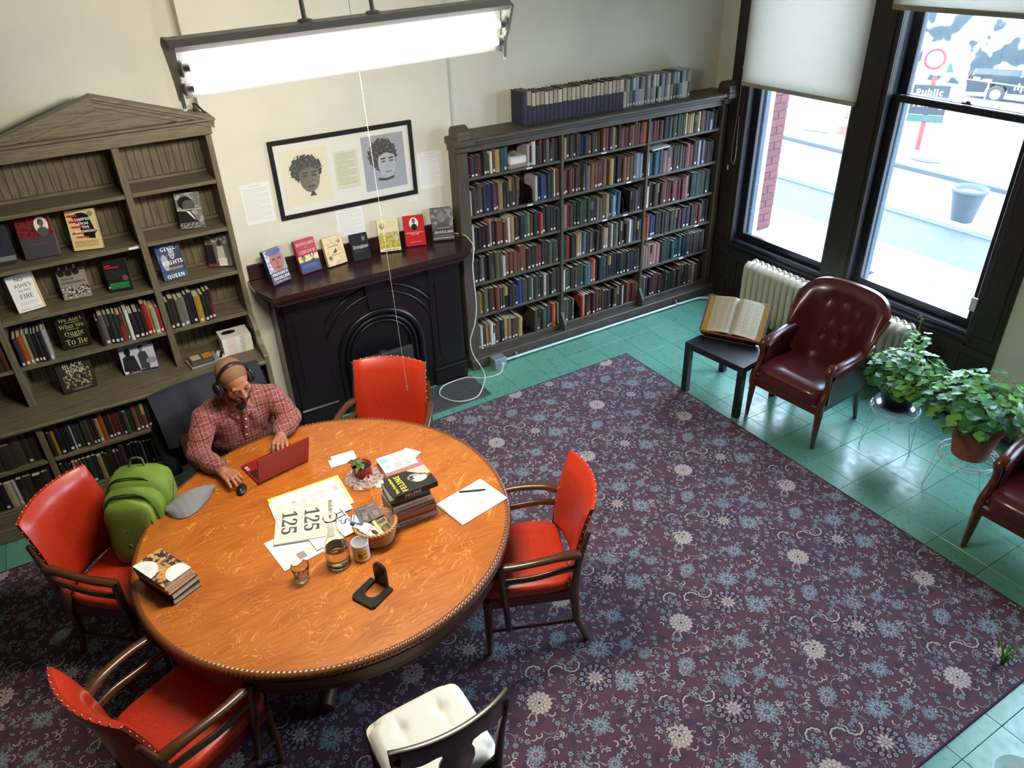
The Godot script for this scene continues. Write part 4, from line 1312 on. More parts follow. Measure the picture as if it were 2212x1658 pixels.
	cover_book({"label": "cream and yellow history book with farm scene on the mantel", "at": Vector3(1.939, my, -5.09), "w": 0.156, "h": 0.235, "t": 0.04, "yaw": -15, "easel": true, "col": rgb(226, 214, 160), "pic": draw_picture(96, 144, rgb(232, 222, 180), [["e", 0.22, 0.2, 0.12, 0.1, rgb(160, 140, 104)], ["e", 0.22, 0.15, 0.06, 0.05, rgb(206, 186, 150)], ["t", 0.45, 0.08, 0.45, 0.2, rgb(190, 170, 130), 5, 1], ["r", 0, 0.48, 1, 0.42, rgb(206, 190, 96)], ["n", 0, 0.48, 1, 0.42, rgb(150, 150, 80), 24, 0.06, 0.0], ["n", 0, 0.6, 1, 0.3, rgb(196, 150, 60), 25, 0.08, 0.1], ["e", 0.82, 0.6, 0.1, 0.07, rgb(190, 196, 200)]]), "text": [["ALL ON FIRE", 0.5, 0.56, 0.9, 0.1, "ink", "Droid Serif", true], ["HENRY MAYER", 0.55, 0.04, 0.7, 0.05, "ink"]]})
	cover_book({"label": "red book with an oval portrait medallion on the mantel", "at": Vector3(2.148, my, -5.088), "w": 0.156, "h": 0.228, "t": 0.02, "yaw": -15, "easel": true, "col": rgb(190, 30, 40), "pic": draw_picture(96, 140, rgb(196, 34, 44), [["e", 0.5, 0.26, 0.22, 0.19, W]] + head_ops(0.5, 0.2, 0.07, rgb(130, 120, 112), K, K)), "text": [["FREDERICK DOUGLASS'", 0.5, 0.44, 0.8, 0.05, "white_ink", "Droid Serif"], ["CIVIL WAR", 0.5, 0.385, 0.4, 0.05, "white_ink", "Droid Serif"], ["DAVID W. BLIGHT", 0.5, 0.13, 0.5, 0.035, "cream_ink", "Droid Serif"]]})
	cover_book({"label": "grey dust jacketed biography with a man's face beside the bookcase end of the mantel", "at": Vector3(2.372, my, -5.063), "w": 0.165, "h": 0.245, "t": 0.04, "yaw": -18, "easel": true, "col": rgb(90, 90, 92), "pic": draw_picture(96, 144, rgb(96, 96, 98), [["n", 0, 0, 1, 0.9, rgb(150, 150, 152), 27, 0.03, 0.0]] + head_ops(0.46, 0.26, 0.17, rgb(136, 134, 132), rgb(110, 110, 112), rgb(84, 84, 86)) + [["r", 0, 0.66, 1, 0.26, rgb(70, 70, 72)], ["r", 0, 0.93, 1, 0.02, W], ["t", 0.1, 0.86, 0.8, 0.05, rgb(150, 150, 150), 1, 3], ["t", 0.2, 0.62, 0.6, 0.03, W, 1, 2]]), "text": [["DOUGLASS", 0.53, 0.25, 0.86, 0.11, "white_ink", "Droid Serif", true]]})
	# pamphlets and pile in the narrow bay
	rng.seed = 60
	var yy := s5 + 0.0004
	for k in 9:
		var b := MB.new()
		b.c = lin(rgb(232, 230, 222))
		b.box(Vector3(0, 0.007, 0), Vector3(0.20, 0.0138, 0.165), 0.001)
		b.c = lin(rgb(200, 120, 104))
		b.quad(Vector3(-0.07, 0.005, 0.0829), Vector3(-0.01, 0.005, 0.0829), Vector3(-0.01, 0.008, 0.0829), Vector3(-0.07, 0.008, 0.0829))
		b.c = lin(rgb(60, 60, 60))
		b.quad(Vector3(0.02, 0.005, 0.0829), Vector3(0.05, 0.005, 0.0829), Vector3(0.05, 0.008, 0.0829), Vector3(0.02, 0.008, 0.0829))
		if k == 8:
			b.c = lin(rgb(24, 24, 24))
			var pts := []
			for t in 14:
				var a := TAU * t / 14.0
				pts.append(Vector3(-0.03 + cos(a) * 0.05, 0.0146, -0.02 - sin(a) * 0.03))
			b.face(pts, Vector3(0, 0, 0))
		var o := solo("white_paperback", b, MT.vc, "thin white paperback, %s up in the neat pile beside the fireplace" % NTH[k], "book", "pile of white paperbacks")
		o.position = Vector3(0.69 + rng.randf_range(-0.002, 0.002), yy, -5.07)
		yy += 0.0142
	var cols := [rgb(120, 116, 122), rgb(150, 146, 150), rgb(60, 52, 46), rgb(90, 80, 70)]
	yy = s5 + 0.0004
	for k in 4:
		var o := solo("pamphlet", bx(Vector3(0, 0.005, 0), Vector3(0.2 if k < 2 else 0.15, 0.0098, 0.14), 0.001), mat("pamphlet_%d" % k, cols[k], 0.6), ["grey booklet at the bottom of the loose pile on the counter", "pale grey booklet second in the loose pile on the counter", "dark brown booklet third in the loose pile on the counter", "brown booklet on top of the loose pile on the counter"][k], "booklet")
		o.position = Vector3(0.445 + (0.0 if k < 2 else -0.01), yy, -5.0)
		o.rotation.y = [0.1, 0.14, 0.05, 0.08][k]
		yy += 0.0102
	for q in [[0.40, rgb(196, 172, 142), "tan card lying on the loose booklet pile"], [0.475, rgb(206, 128, 44), "orange card lying on the loose booklet pile"]]:
		var o := solo("card", bx(Vector3(0, 0.002, 0), Vector3(0.06, 0.003, 0.07), 0.001), mat("card_%s" % str(q[0]), q[1], 0.6), q[2], "card")
		o.position = Vector3(q[0], yy + 0.0005, -5.01)
		o.rotation.y = 0.1
	var wf := thing("frame_card", "white bordered card leaning on the loose booklet pile", "card", Vector3(0.572, s5 + 0.003, -5.03), -0.3)
	part(wf, "border", bx(Vector3(0, 0.003, 0), Vector3(0.07, 0.004, 0.13), 0.001), MT.paper)
	part(wf, "dark_panel", bx(Vector3(0, 0.0055, 0), Vector3(0.02, 0.001, 0.1)), MT.ink)

# ---------------------------------------------------------------- fireplace
func arch(cx: float, r: float, y0: float, ys: float, n := 18) -> PackedVector2Array:
	var q := PackedVector2Array([Vector2(cx - r, y0)])
	for k in n + 1:
		var a := PI - PI * k / n
		q.append(Vector2(cx + cos(a) * r, ys + sin(a) * r))
	q.append(Vector2(cx + r, y0))
	return q

func fireplace() -> void:
	var o := thing("fireplace", "dark marbled slate fireplace with arched iron front and wide mantel shelf", "fireplace", Vector3(0, 0, 0))
	var sl: Material = MT.slate
	var bk: Material = MT.slate_black
	var cx := 1.735
	var mt := MB.new()
	var top := PackedVector2Array([Vector2(0.885, 5.19), Vector2(0.885, 4.99), Vector2(0.945, 4.785), Vector2(2.445, 4.785), Vector2(2.525, 4.86), Vector2(2.56, 5.0), Vector2(2.56, 5.19)])
	for q in [[1.165, 1.2, 0.0], [1.145, 1.167, 0.018], [1.11, 1.147, 0.04]]:
		var pl := PackedVector2Array()
		for a in top:
			pl.append(Vector2(lerpf(a.x, cx, q[2] * 1.1), maxf(a.y, a.y + q[2] if a.y < 5.15 else a.y)))
		var sub := MB.new()
		sub.xf = Transform3D(Basis(Vector3.RIGHT, -PI / 2), Vector3.ZERO)
		sub.prism(pl, q[0], q[1])
		var base := mt.v.size()
		for k in sub.v.size():
			mt.v.append(sub.v[k])
			mt.uv.append(sub.uv[k])
			mt.cl.append(sub.cl[k])
		for k in sub.ix:
			mt.ix.append(base + k)
	part(o, "mantel_shelf", mt, sl)
	part(o, "back_ledge", bb(0.9, 2.56, 1.2, 1.31, -5.2, -5.175, 0.005), sl)
	# body with arched opening
	var f := MB.new()
	var pl := PackedVector2Array([Vector2(0.99, 0.0), Vector2(0.99, 1.12), Vector2(2.45, 1.12), Vector2(2.45, 0.0)])
	var ar := arch(cx, 0.36, 0.0, 0.47)
	ar.reverse()
	for a in ar:
		pl.append(a)
	f.prism(pl, -5.2, -5.0)
	part(o, "surround", f, bk)
	for s in [-1.0, 1.0]:
		var p := MB.new()
		var xa: float = cx + s * 0.43
		var xb: float = cx + s * 0.70
		bb(minf(xa, xb), maxf(xa, xb), 0.16, 1.11, -5.0, -4.985, 0.006, p)
		var pil := part(o, "pilaster", p, bk)
		var pn := MB.new()
		var xc := (xa + xb) / 2
		var pa := arch(xc, 0.075, 0.24, 0.26, 8)
		pn.prism(PackedVector2Array([Vector2(xc - 0.08, 0.92), Vector2(xc + 0.08, 0.92), Vector2(xc + 0.08, 0.30), Vector2(xc + 0.05, 0.25), Vector2(xc, 0.232), Vector2(xc - 0.05, 0.25), Vector2(xc - 0.08, 0.30)]), -4.986, -4.978)
		part(pil, "raised_panel", pn, bk)
		var ft := MB.new()
		bb(minf(xa, xb) - 0.012, maxf(xa, xb) + 0.012, 0.0, 0.145, -5.0, -4.968, 0.006, ft)
		bb(minf(xa, xb) - 0.018, maxf(xa, xb) + 0.018, 0.14, 0.168, -5.0, -4.958, 0.01, ft)
		part(pil, "foot_block", ft, bk)
		var sp := MB.new()
		sp.prism(PackedVector2Array([Vector2(cx + s * 0.57, 1.0), Vector2(cx + s * 0.25, 1.0), Vector2(cx + s * 0.36, 0.92), Vector2(cx + s * 0.47, 0.80), Vector2(cx + s * 0.57, 0.6)]), -5.0, -4.988)
		part(o, "spandrel_panel", sp, bk)
	for q in [[0.53, 0.018], [0.47, 0.014]]:
		var m := MB.new()
		var path := []
		for k in 33:
			var a := PI * 1.02 - PI * 1.04 * k / 32.0
			path.append(Vector3(cx + cos(a) * q[0], 0.47 + sin(a) * q[0] * 1.03, -4.995))
		m.tube(path, q[1] * 0.6, 6)
		part(o, "arch_moulding", m, bk)
	var ks := MB.new()
	ks.prism(PackedVector2Array([Vector2(cx - 0.09, 1.1), Vector2(cx + 0.09, 1.1), Vector2(cx + 0.065, 0.84), Vector2(cx - 0.065, 0.84)]), -5.0, -4.972)
	part(o, "keystone", ks, bk)
	for q in [[0.335, 0.026], [0.285, 0.016], [0.25, 0.012]]:
		var m := MB.new()
		var path := [Vector3(cx - q[0], 0.02, -5.0)]
		for k in 25:
			var a := PI - PI * k / 24.0
			path.append(Vector3(cx + cos(a) * q[0], 0.47 + sin(a) * q[0], -5.0))
		path.append(Vector3(cx + q[0], 0.02, -5.0))
		m.tube(path, q[1], 8)
		part(o, "iron_arch", m, MT.iron)
	var ic := MB.new()
	ic.prism(arch(cx, 0.355, 0.0, 0.47), -5.05, -5.02)
	part(o, "iron_cover", ic, MT.iron)
	var hs := solo("hearth_slab", bb(0.98, 2.468, 0.0, 0.012, -4.957, -4.605, 0.003), mat("hearth", rgb(78, 80, 82), 0.5, 0.0, {"tex": T.mottle, "tri": 2.0, "world": true}), "flat dark grey hearth slab on the floor before the fireplace", "hearth")
	tag(hs, "", "", "", "")
	var bxo := thing("folded_box", "dark grey box tied with a band leaning inside the fireplace opening", "box", Vector3(1.70, 0.4, -4.93))
	bxo.rotation = Vector3(0.15, 0.0, 0.0)
	var gb := mat("charcoal_board", rgb(52, 52, 54), 0.7)
	part(bxo, "panel", bb(-0.26, 0.25, -0.065, 0.085, -0.02, 0.02, 0.004), gb)
	part(bxo, "lower_flap", bb(-0.25, 0.25, -0.40, -0.068, -0.02, 0.012, 0.004), mat("charcoal_flap", rgb(34, 34, 36), 0.7))
	part(bxo, "band", bb(-0.03, 0.035, -0.07, 0.105, -0.026, 0.032, 0.012), mat("charcoal_band", rgb(42, 42, 44), 0.6))

func portrait(kind: int) -> ImageTexture:
	var w := 160
	var h := 184
	var bg := rgb(236, 230, 206) if kind == 0 else rgb(168, 172, 182)
	var im := Image.create(w, h, false, Image.FORMAT_RGB8)
	im.fill(bg)
	var nz := noise(91 + kind, 0.09, 3)
	var hair := rgb(44, 40, 36)
	var skin := rgb(110, 100, 88) if kind == 0 else rgb(186, 188, 196)
	var cx := 80.0
	var cy := 86.0
	for y in h:
		for x in w:
			var n := nz.get_noise_2d(x, y)
			var dx := x - cx
			var dy := y - cy
			var cc := im.get_pixel(x, y)
			var hr := pow((dx + (0 if kind == 0 else 6)) / 54.0, 2.0) + pow((dy + 20) / (46.0 if kind == 0 else 54.0), 2.0)
			if hr + n * 0.35 < 1.0:
				cc = hair.lerp(rgb(150, 144, 134), clampf(n * 1.4, 0, 0.6))
			var fc := pow((dx - 8) / 34.0, 2.0) + pow((dy - 10) / 50.0, 2.0)
			if fc < 1.0 and (dy > -26 + absf(dx - 8) * 0.35):
				cc = skin.lightened(clampf(0.25 * n + 0.16 * (dx / 40.0), 0, 0.4)) if kind == 0 else skin.lightened(clampf(0.2 * n, 0, 0.2))
			if absf(dy - 4) < 3.2 and (absf(absf(dx - 10) - 15) < 8):
				cc = hair if kind == 0 else rgb(90, 92, 104)
			if absf(dy + 6) < 2.2 and (absf(absf(dx - 10) - 15) < 10):
				cc = hair
			if absf(dy - 40) < 2.5 and absf(dx - 11) < 12:
				cc = rgb(70, 50, 44) if kind == 0 else rgb(120, 116, 126)
			if dy > 12 and dy < 27 and absf(dx - 11) < 6 and absf(dx - 11) > 3:
				cc = cc.darkened(0.25)
			if kind == 0 and dy > 58 and absf(dx - 12) < (dy - 50) * 0.5 and dy < 74:
				cc = hair
			if kind == 1 and absf(dy - 66 + absf(dx) * 0.18) < 4 and absf(dx) < 32:
				cc = hair
			im.set_pixel(x, y, cc)
	return ImageTexture.create_from_image(im)

func wall_things() -> void:
	var o := thing("framed_picture", "long black framed pair of portrait drawings with a handwritten letter between", "picture", Vector3(1.723, 1.84, -5.199))
	var W := 1.042
	var H := 0.536
	var fr := MB.new()
	for q in [[-W / 2, W / 2, H / 2 - 0.03, H / 2], [-W / 2, W / 2, -H / 2, -H / 2 + 0.03], [-W / 2, -W / 2 + 0.03, -H / 2 + 0.03, H / 2 - 0.03], [W / 2 - 0.03, W / 2, -H / 2 + 0.03, H / 2 - 0.03]]:
		bb(q[0], q[1], q[2], q[3], 0.0, 0.022, 0.004, fr)
	part(o, "frame", fr, mat("frame_black", rgb(24, 24, 27), 0.4))
	part(o, "mat_board", bb(-W / 2 + 0.02, W / 2 - 0.02, -H / 2 + 0.02, H / 2 - 0.02, 0.002, 0.008), mat("mat_board", rgb(236, 236, 230), 0.75))
	for k in 3:
		var q: Array = [[-0.46, -0.125, -0.185, 0.19], [0.126, 0.448, -0.187, 0.199], [-0.088, 0.088, -0.133, 0.134]][k]
		var b := MB.new()
		b.quad(Vector3(q[0], q[2], 0.0088), Vector3(q[1], q[2], 0.0088), Vector3(q[1], q[3], 0.0088), Vector3(q[0], q[3], 0.0088))
		var t: Texture2D = portrait(k) if k < 2 else draw_picture(80, 120, rgb(222, 222, 196), [["t", 0.1, 0.08, 0.78, 0.84, rgb(126, 122, 100), 19, 1]])
		part(o, ["portrait_print", "portrait_print", "letter"][k], b, mat("picture_%d" % k, Color.WHITE, 0.6, 0.0, {"tex": t}), ["ink drawing of a man with full dark hair", "grey drawing of a woman with short waved hair", "handwritten letter on pale green paper"][k])
	part(o, "glazing", bb(-W / 2 + 0.028, W / 2 - 0.028, -H / 2 + 0.028, H / 2 - 0.028, 0.0115, 0.0125), mat("picture_glass", rgb(250, 250, 250), 0.03, 0.0, {"alpha": 0.03}))
	var pt := draw_picture(96, 128, rgb(236, 238, 236), [["t", 0.3, 0.06, 0.4, 0.02, rgb(150, 150, 150), 1, 1], ["t", 0.08, 0.12, 0.84, 0.8, rgb(196, 198, 198), 26, 1]])
	var pm := mat("text_sheet", Color.WHITE, 0.85, 0.0, {"tex": pt})
	for q in [[1.07, 1.72, 0.2, 0.275, "typed sheet of paper pinned beside the picture at its bookcase with pediment end"], [2.373, 1.726, 0.2, 0.27, "typed sheet of paper pinned beside the picture at its window end"], [1.695, 1.46, 0.205, 0.205, "typed sheet of paper pinned under the framed picture"], [2.203, 1.533, 0.08, 0.038, "tiny caption card pinned under the corner of the framed picture"]]:
		var b := MB.new()
		b.box(Vector3(0, 0, 0), Vector3(q[2], q[3], 0.0006))
		b.quad(Vector3(-q[2] / 2, -q[3] / 2, 0.0005), Vector3(q[2] / 2, -q[3] / 2, 0.0005), Vector3(q[2] / 2, q[3] / 2, 0.0005), Vector3(-q[2] / 2, q[3] / 2, 0.0005))
		for k in b.v.size() - 4:
			b.uv[k] = Vector2(0.01, 0.01)
		var s := solo("wall_sheet", b, pm, q[4], "paper")
		s.position = Vector3(q[0], q[1], -5.1988)

func cords() -> void:
	var c := MB.new()
	var pts := [Vector3(2.43, 1.204, -5.15), Vector3(2.5, 1.206, -5.16), Vector3(2.55, 1.208, -5.08), Vector3(2.535, 1.208, -4.95), Vector3(2.505, 1.19, -4.835), Vector3(2.48, 1.05, -4.82), Vector3(2.484, 0.95, -4.825), Vector3(2.495, 0.707, -4.83), Vector3(2.47, 0.549, -4.83), Vector3(2.421, 0.416, -4.83), Vector3(2.438, 0.282, -4.83), Vector3(2.50, 0.149, -4.83), Vector3(2.55, 0.03, -4.86), Vector3(2.484, 0.016, -4.763), Vector3(2.339, 0.016, -4.619), Vector3(2.181, 0.016, -4.642), Vector3(2.103, 0.016, -4.778), Vector3(2.129, 0.016, -4.872), Vector3(2.204, 0.016, -4.93), Vector3(2.326, 0.016, -4.945), Vector3(2.425, 0.016, -4.93), Vector3(2.52, 0.007, -4.866), Vector3(2.63, 0.007, -4.84), Vector3(2.715, 0.012, -4.86), Vector3(2.745, 0.045, -4.885)]
	c.tube(smooth_path(pts, 6), 0.0048, 8)
	var o := thing("extension_cord", "white electric cord hanging off the mantel and looped on the hearth slab", "cord")
	part(o, "cable", c, mat("cable_white", rgb(220, 222, 214), 0.45))
	part(o, "plug", bx(Vector3(2.745, 0.058, -4.888), Vector3(0.034, 0.036, 0.03), 0.008), mat("plug_grey", rgb(196, 206, 212), 0.4))
	var b := thing("outlet_box", "grey metal surface outlet box on the floor by the bookcase plinth", "outlet", Vector3(2.745, 0, -4.965))
	part(b, "box", bb(-0.06, 0.06, 0.0, 0.1, -0.042, 0.045, 0.004), mat("zinc", rgb(150, 162, 170), 0.35, 0.5))
	part(b, "cover_plate", bb(-0.055, 0.055, 0.004, 0.096, 0.0455, 0.049, 0.001), mat("zinc_plate", rgb(166, 178, 186), 0.35, 0.5))
	var p := thing("conduit", "pale metal conduit pipe running along the floor beside the bookcase plinth", "pipe")
	var m := MB.new()
	m.tube(smooth_path([Vector3(2.81, 0.035, -4.98), Vector3(3.4, 0.025, -4.99), Vector3(4.4, 0.02, -4.99), Vector3(4.95, 0.02, -4.985), Vector3(5.09, 0.02, -4.97), Vector3(5.17, 0.02, -4.90), Vector3(5.22, 0.02, -4.75), Vector3(5.25, 0.02, -4.4)], 5), 0.0125, 10)
	part(p, "pipe", m, mat("pipe_paint", rgb(196, 214, 222), 0.3, 0.2))
	for x in [2.95, 4.80]:
		var s := MB.new()
		s.tube([Vector3(x - 0.008, 0.024, -4.99), Vector3(x + 0.008, 0.024, -4.99)], 0.019, 10)
		bb(x - 0.006, x + 0.006, 0.04, 0.062, -5.012, -4.995, 0.002, s)
		part(p, "pipe_clip", s, mat("zinc_plate", rgb(166, 178, 186), 0.35, 0.5))

func smooth_path(p: Array, n: int) -> Array:
	var r := []
	for i in p.size() - 1:
		var a: Vector3 = p[maxi(i - 1, 0)]
		var b: Vector3 = p[i]
		var c: Vector3 = p[i + 1]
		var d: Vector3 = p[mini(i + 2, p.size() - 1)]
		for k in n:
			r.append(b.cubic_interpolate(c, a, d, float(k) / n))
	r.append(p[p.size() - 1])
	return r

# ---------------------------------------------------------------- table
const TC := Vector3(0.626, 0, -2.995)
const TR := 0.93
const TY := 0.75

func table() -> void:
	var o := thing("round_table", "large round golden oak table with carved rope edge", "table", TC)
	var t := MB.new()
	var n := 96
	var r1 := []
	var r2 := []
	for k in n:
		var a := -TAU * k / n
		r1.append(Vector3(cos(a) * (TR - 0.028), TY, sin(a) * (TR - 0.028)))
		r2.append(Vector3(cos(a) * (TR - 0.022), TY - 0.004, sin(a) * (TR - 0.022)))
	t.rings([r2, r1], true, false, true)
	for k in t.v.size():
		t.uv[k] = Vector2(t.v[k].x / 1.9 + 0.5, t.v[k].z / 1.9 + 0.5)
	part(o, "tabletop", t, mat("oak_top", Color.WHITE, 0.36, 0.0, {"tex": T.oak, "coat": 0.55, "coat_r": 0.24}))
	# carved rope moulding
	var rp := MB.new()
	var rr := []
	var seg := 1560
	for k in seg:
		var a := TAU * k / seg
		var ring := []
		for j in 9:
			var b := -PI * 0.42 + PI * 1.05 * j / 8.0
			var tw := 0.5 + 0.5 * cos(k * TAU * 258.0 / seg + b * 2.4)
			var q := 0.0165 + 0.0055 * sqrt(tw)
			ring.append(Vector3(cos(a) * (TR - 0.022 + cos(b) * q), TY - 0.018 + sin(b) * q, sin(a) * (TR - 0.022 + cos(b) * q)))
		rr.append(ring)
	rr.append(rr[0])
	rp.rings(rr, false)
	part(o, "rope_edge", rp, mat("rope_wood", rgb(122, 70, 36), 0.34, 0.0, {"coat": 0.4, "coat_r": 0.2}))
	var ap := MB.new()
	ap.lathe([Vector2(TR - 0.03, TY - 0.03), Vector2(TR - 0.008, TY - 0.036), Vector2(TR - 0.004, TY - 0.046), Vector2(TR - 0.012, TY - 0.056), Vector2(TR - 0.012, TY - 0.056), Vector2(TR - 0.03, TY - 0.06), Vector2(TR - 0.032, TY - 0.06), Vector2(TR - 0.035, TY - 0.125), Vector2(TR - 0.025, TY - 0.132), Vector2(TR - 0.03, TY - 0.145), Vector2(TR - 0.06, TY - 0.145), Vector2(0.1, TY - 0.14)], 96)
	part(o, "apron", ap, MT.oak_dark)
	var cl := MB.new()
	cl.lathe([Vector2(0.24, TY - 0.13), Vector2(0.24, TY - 0.17), Vector2(0.15, TY - 0.2), Vector2(0.13, 0.42), Vector2(0.17, 0.32), Vector2(0.19, 0.24), Vector2(0.16, 0.14), Vector2(0.1, 0.12)], 24)
	part(o, "pedestal", cl, MT.oak_dark)
	for k in 4:
		var a := TAU * (k + 0.35) / 4
		var f := MB.new()
		var d := Vector3(cos(a), 0, sin(a))
		f.tube([d * 0.08 + Vector3.UP * 0.26, d * 0.2 + Vector3.UP * 0.24, d * 0.36 + Vector3.UP * 0.15, d * 0.5 + Vector3.UP * 0.07, d * 0.58 + Vector3.UP * 0.055], [0.07, 0.065, 0.05, 0.045, 0.05], 10)
		part(o, "foot", f, MT.oak_dark)

# ---------------------------------------------------------------- chairs
var red_proto: Node3D

func red_chair(at: Vector3, facing: Vector2, label: String) -> Node3D:
	var turn := atan2(facing.x, facing.y)
	if red_proto:
		var c: Node3D = red_proto.duplicate()
		c.name = numbered("red_chair")
		add_child(c)
		c.position = at
		c.rotation.y = turn
		c.set_meta("label", label)
		return c
	var o := thing("red_chair", label, "chair", at, turn, "red leather armchairs around the round table")
	red_proto = o
	var L: Material = MT.red_leather
	var Wd: Material = MT.chair_wood
	var s := MB.new()
	s.pad(Vector3(0, 0.405, 0.02), Vector3(0.49, 0.085, 0.47), 7.0, 0.25, 36)
	part(o, "seat", s, L)
	var sk := MB.new()
	bb(-0.235, 0.235, 0.335, 0.41, -0.205, 0.245, 0.008, sk)
	part(o, "seat_rail", sk, mat("red_rail", rgb(112, 30, 20), 0.4, 0.0, {"tex": T.leather, "tri": 3.0}))
	# bowed back panel
	var bk := MB.new()
	var nu := 16
	var shape := func(u: float, v: float, side: float) -> Vector3:
		var x := lerpf(-0.235, 0.235, u)
		var bow := 0.055 * (1.0 - pow(absf(2.0 * u - 1.0), 2.0))
		var edge := minf(minf(u, 1.0 - u) * 8.0, minf(v, 1.0 - v) * 8.0)
		var puff := 0.024 * sqrt(clampf(edge, 0, 1))
		var y := lerpf(0.44, 0.925, v) + 0.012 * (1.0 - pow(2.0 * u - 1.0, 2.0)) * v
		return Vector3(x, y, -0.215 - bow - 0.085 * v * v + side * (0.012 + puff))
	bk.sheet(nu, 14, func(u, v): return shape.call(u, v, 1.0))
	bk.sheet(nu, 14, func(u, v): return shape.call(1.0 - u, v, -0.6))
	for e in [[0.0, true], [1.0, true], [0.0, false], [1.0, false]]:
		var a := []
		var c := []
		for k in 15:
			var q := k / 14.0
			if e[1]:
				a.append(shape.call(e[0], q, 1.0))
				c.append(shape.call(e[0], q, -0.6))
			else:
				a.append(shape.call(q, e[0], 1.0))
				c.append(shape.call(q, e[0], -0.6))
		bk.rings([a, c] if (e[0] == 0.0) == e[1] else [c, a], false)
	var back := part(o, "backrest", bk, L)
	var nl := MB.new()
	for k in 13:
		nl.ball(shape.call(k / 12.0, 1.0, 0.0) + Vector3(0, 0.002, -0.002), Vector3.ONE * 0.0048, 6, 4)
	for k in 11:
		for u in [0.0, 1.0]:
			nl.ball(shape.call(u, k / 11.0, 0.1) + Vector3((u - 0.5) * 0.004, 0, 0), Vector3.ONE * 0.0045, 6, 4)
	for k in 9:
		nl.ball(Vector3(lerpf(-0.22, 0.22, k / 8.0), 0.455, -0.19 - 0.05 * (1.0 - pow(k / 4.0 - 1.0, 2.0))), Vector3.ONE * 0.004, 6, 4)
	part(back, "nail_heads", nl, MT.nail).set_meta("kind", "stuff")
	for sx in [-1.0, 1.0]:
		var rl := MB.new()
		rl.tube([Vector3(sx * 0.21, 0.0, -0.30), Vector3(sx * 0.225, 0.18, -0.235), Vector3(sx * 0.235, 0.42, -0.215), Vector3(sx * 0.243, 0.62, -0.235), Vector3(sx * 0.243, 0.80, -0.285)], [0.017, 0.02, 0.026, 0.022, 0.012], 8)
		part(o, "leg", rl, Wd)
		var fl := MB.new()
		fl.tube([Vector3(sx * 0.222, 0.0, 0.225), Vector3(sx * 0.222, 0.40, 0.22)], [0.016, 0.026], 4, true, Vector2(1, 1), Vector3(1, 0, 1))
		part(o, "leg", fl, Wd)
		var arm := MB.new()
		arm.tube(smooth_path([Vector3(sx * 0.248, 0.665, -0.235), Vector3(sx * 0.268, 0.68, -0.16), Vector3(sx * 0.285, 0.678, -0.03), Vector3(sx * 0.285, 0.668, 0.07), Vector3(sx * 0.272, 0.655, 0.16)], 4), [0.026, 0.026, 0.026, 0.025, 0.024, 0.022, 0.021, 0.021, 0.02, 0.02, 0.02, 0.021, 0.022, 0.022, 0.022, 0.022, 0.02], 10, true, Vector2(1.1, 0.8))
		part(o, "armrest", arm, Wd)
		var low := MB.new()
		low.tube(smooth_path([Vector3(sx * 0.245, 0.575, -0.222), Vector3(sx * 0.262, 0.578, -0.13), Vector3(sx * 0.27, 0.562, 0.0), Vector3(sx * 0.266, 0.556, 0.145)], 4), 0.019, 8, true, Vector2(0.8, 1.0))
		part(o, "lower_arm_rail", low, Wd)
		var post := MB.new()
		post.tube([Vector3(sx * 0.27, 0.665, 0.155), Vector3(sx * 0.264, 0.5, 0.145), Vector3(sx * 0.245, 0.33, 0.13), Vector3(sx * 0.228, 0.17, 0.12)], [0.021, 0.02, 0.018, 0.015], 8)
		part(o, "arm_post", post, Wd)
		var st := MB.new()
		st.tube([Vector3(sx * 0.222, 0.17, 0.225), Vector3(sx * 0.222, 0.17, -0.24)], 0.0135, 4, true, Vector2(0.8, 1.2), Vector3(1, 1, 0))
		part(o, "stretcher", st, Wd)
	return o

func chairs() -> void:
	red_chair(Vector3(1.475, 0.0125, -2.49), Vector2(-0.92, -0.39), "red leather armchair on the window side of the round table")
	red_chair(Vector3(-0.30, 0.0125, -3.53), Vector2(0.74, 0.67), "red leather armchair holding the green backpack")
	red_chair(Vector3(-0.23, 0.0125, -2.475), Vector2(0.9, -0.44), "red leather armchair turned its studded back away, beside the stacked books corner")
	red_chair(Vector3(1.235, 0.0125, -3.76), Vector2(-0.614, 0.79), "red leather armchair before the fireplace behind the round table")
	red_chair(Vector3(0.43, 0.0125, -4.09), Vector2(0.08, 1.0), "armchair the man in the plaid shirt sits on, draped with a dark jacket")
	var jk := thing("jacket", "dark navy jacket hung over the back of the man's chair", "jacket", Vector3(0.43, 0.0, -4.09), atan2(0.08, 1.0))
	var b := MB.new()
	b.sheet(26, 22, func(u: float, v: float) -> Vector3:
		var x := lerpf(-0.36, 0.30, u)
		var f := 0.02 * sin(u * 17.0 + v * 3.0) + 0.014 * sin(u * 31.0 + v * 9.0)
		var y := 1.0 - absf(v - 0.35) * 0.95 - 0.02 * pow(absf(x) * 3.0, 2.0)
		var z := -0.33 + (0.12 if v < 0.35 else -0.07) * minf(1.0, absf(v - 0.35) * 8.0) + f * minf(1.0, absf(v - 0.35) * 5.0)
		return Vector3(x - (0.04 * v if u < 0.4 else 0.0), y, z))
	part(jk, "cloth", b, mat("jacket_navy", rgb(34, 37, 48), 0.85, 0.0, {"rim": 0.3, "tex": T.leather, "tri": 4.0}))
	var sl := MB.new()
	sl.tube(smooth_path([Vector3(-0.28, 0.86, -0.36), Vector3(-0.36, 0.72, -0.34), Vector3(-0.37, 0.55, -0.30), Vector3(-0.35, 0.42, -0.27)], 4), [0.06, 0.06, 0.062, 0.064, 0.066, 0.064, 0.062, 0.06, 0.056, 0.055, 0.054, 0.052, 0.05], 10, true, Vector2(1.0, 0.7))
	part(jk, "sleeve", sl, MT.jacket_navy)
	white_chair()

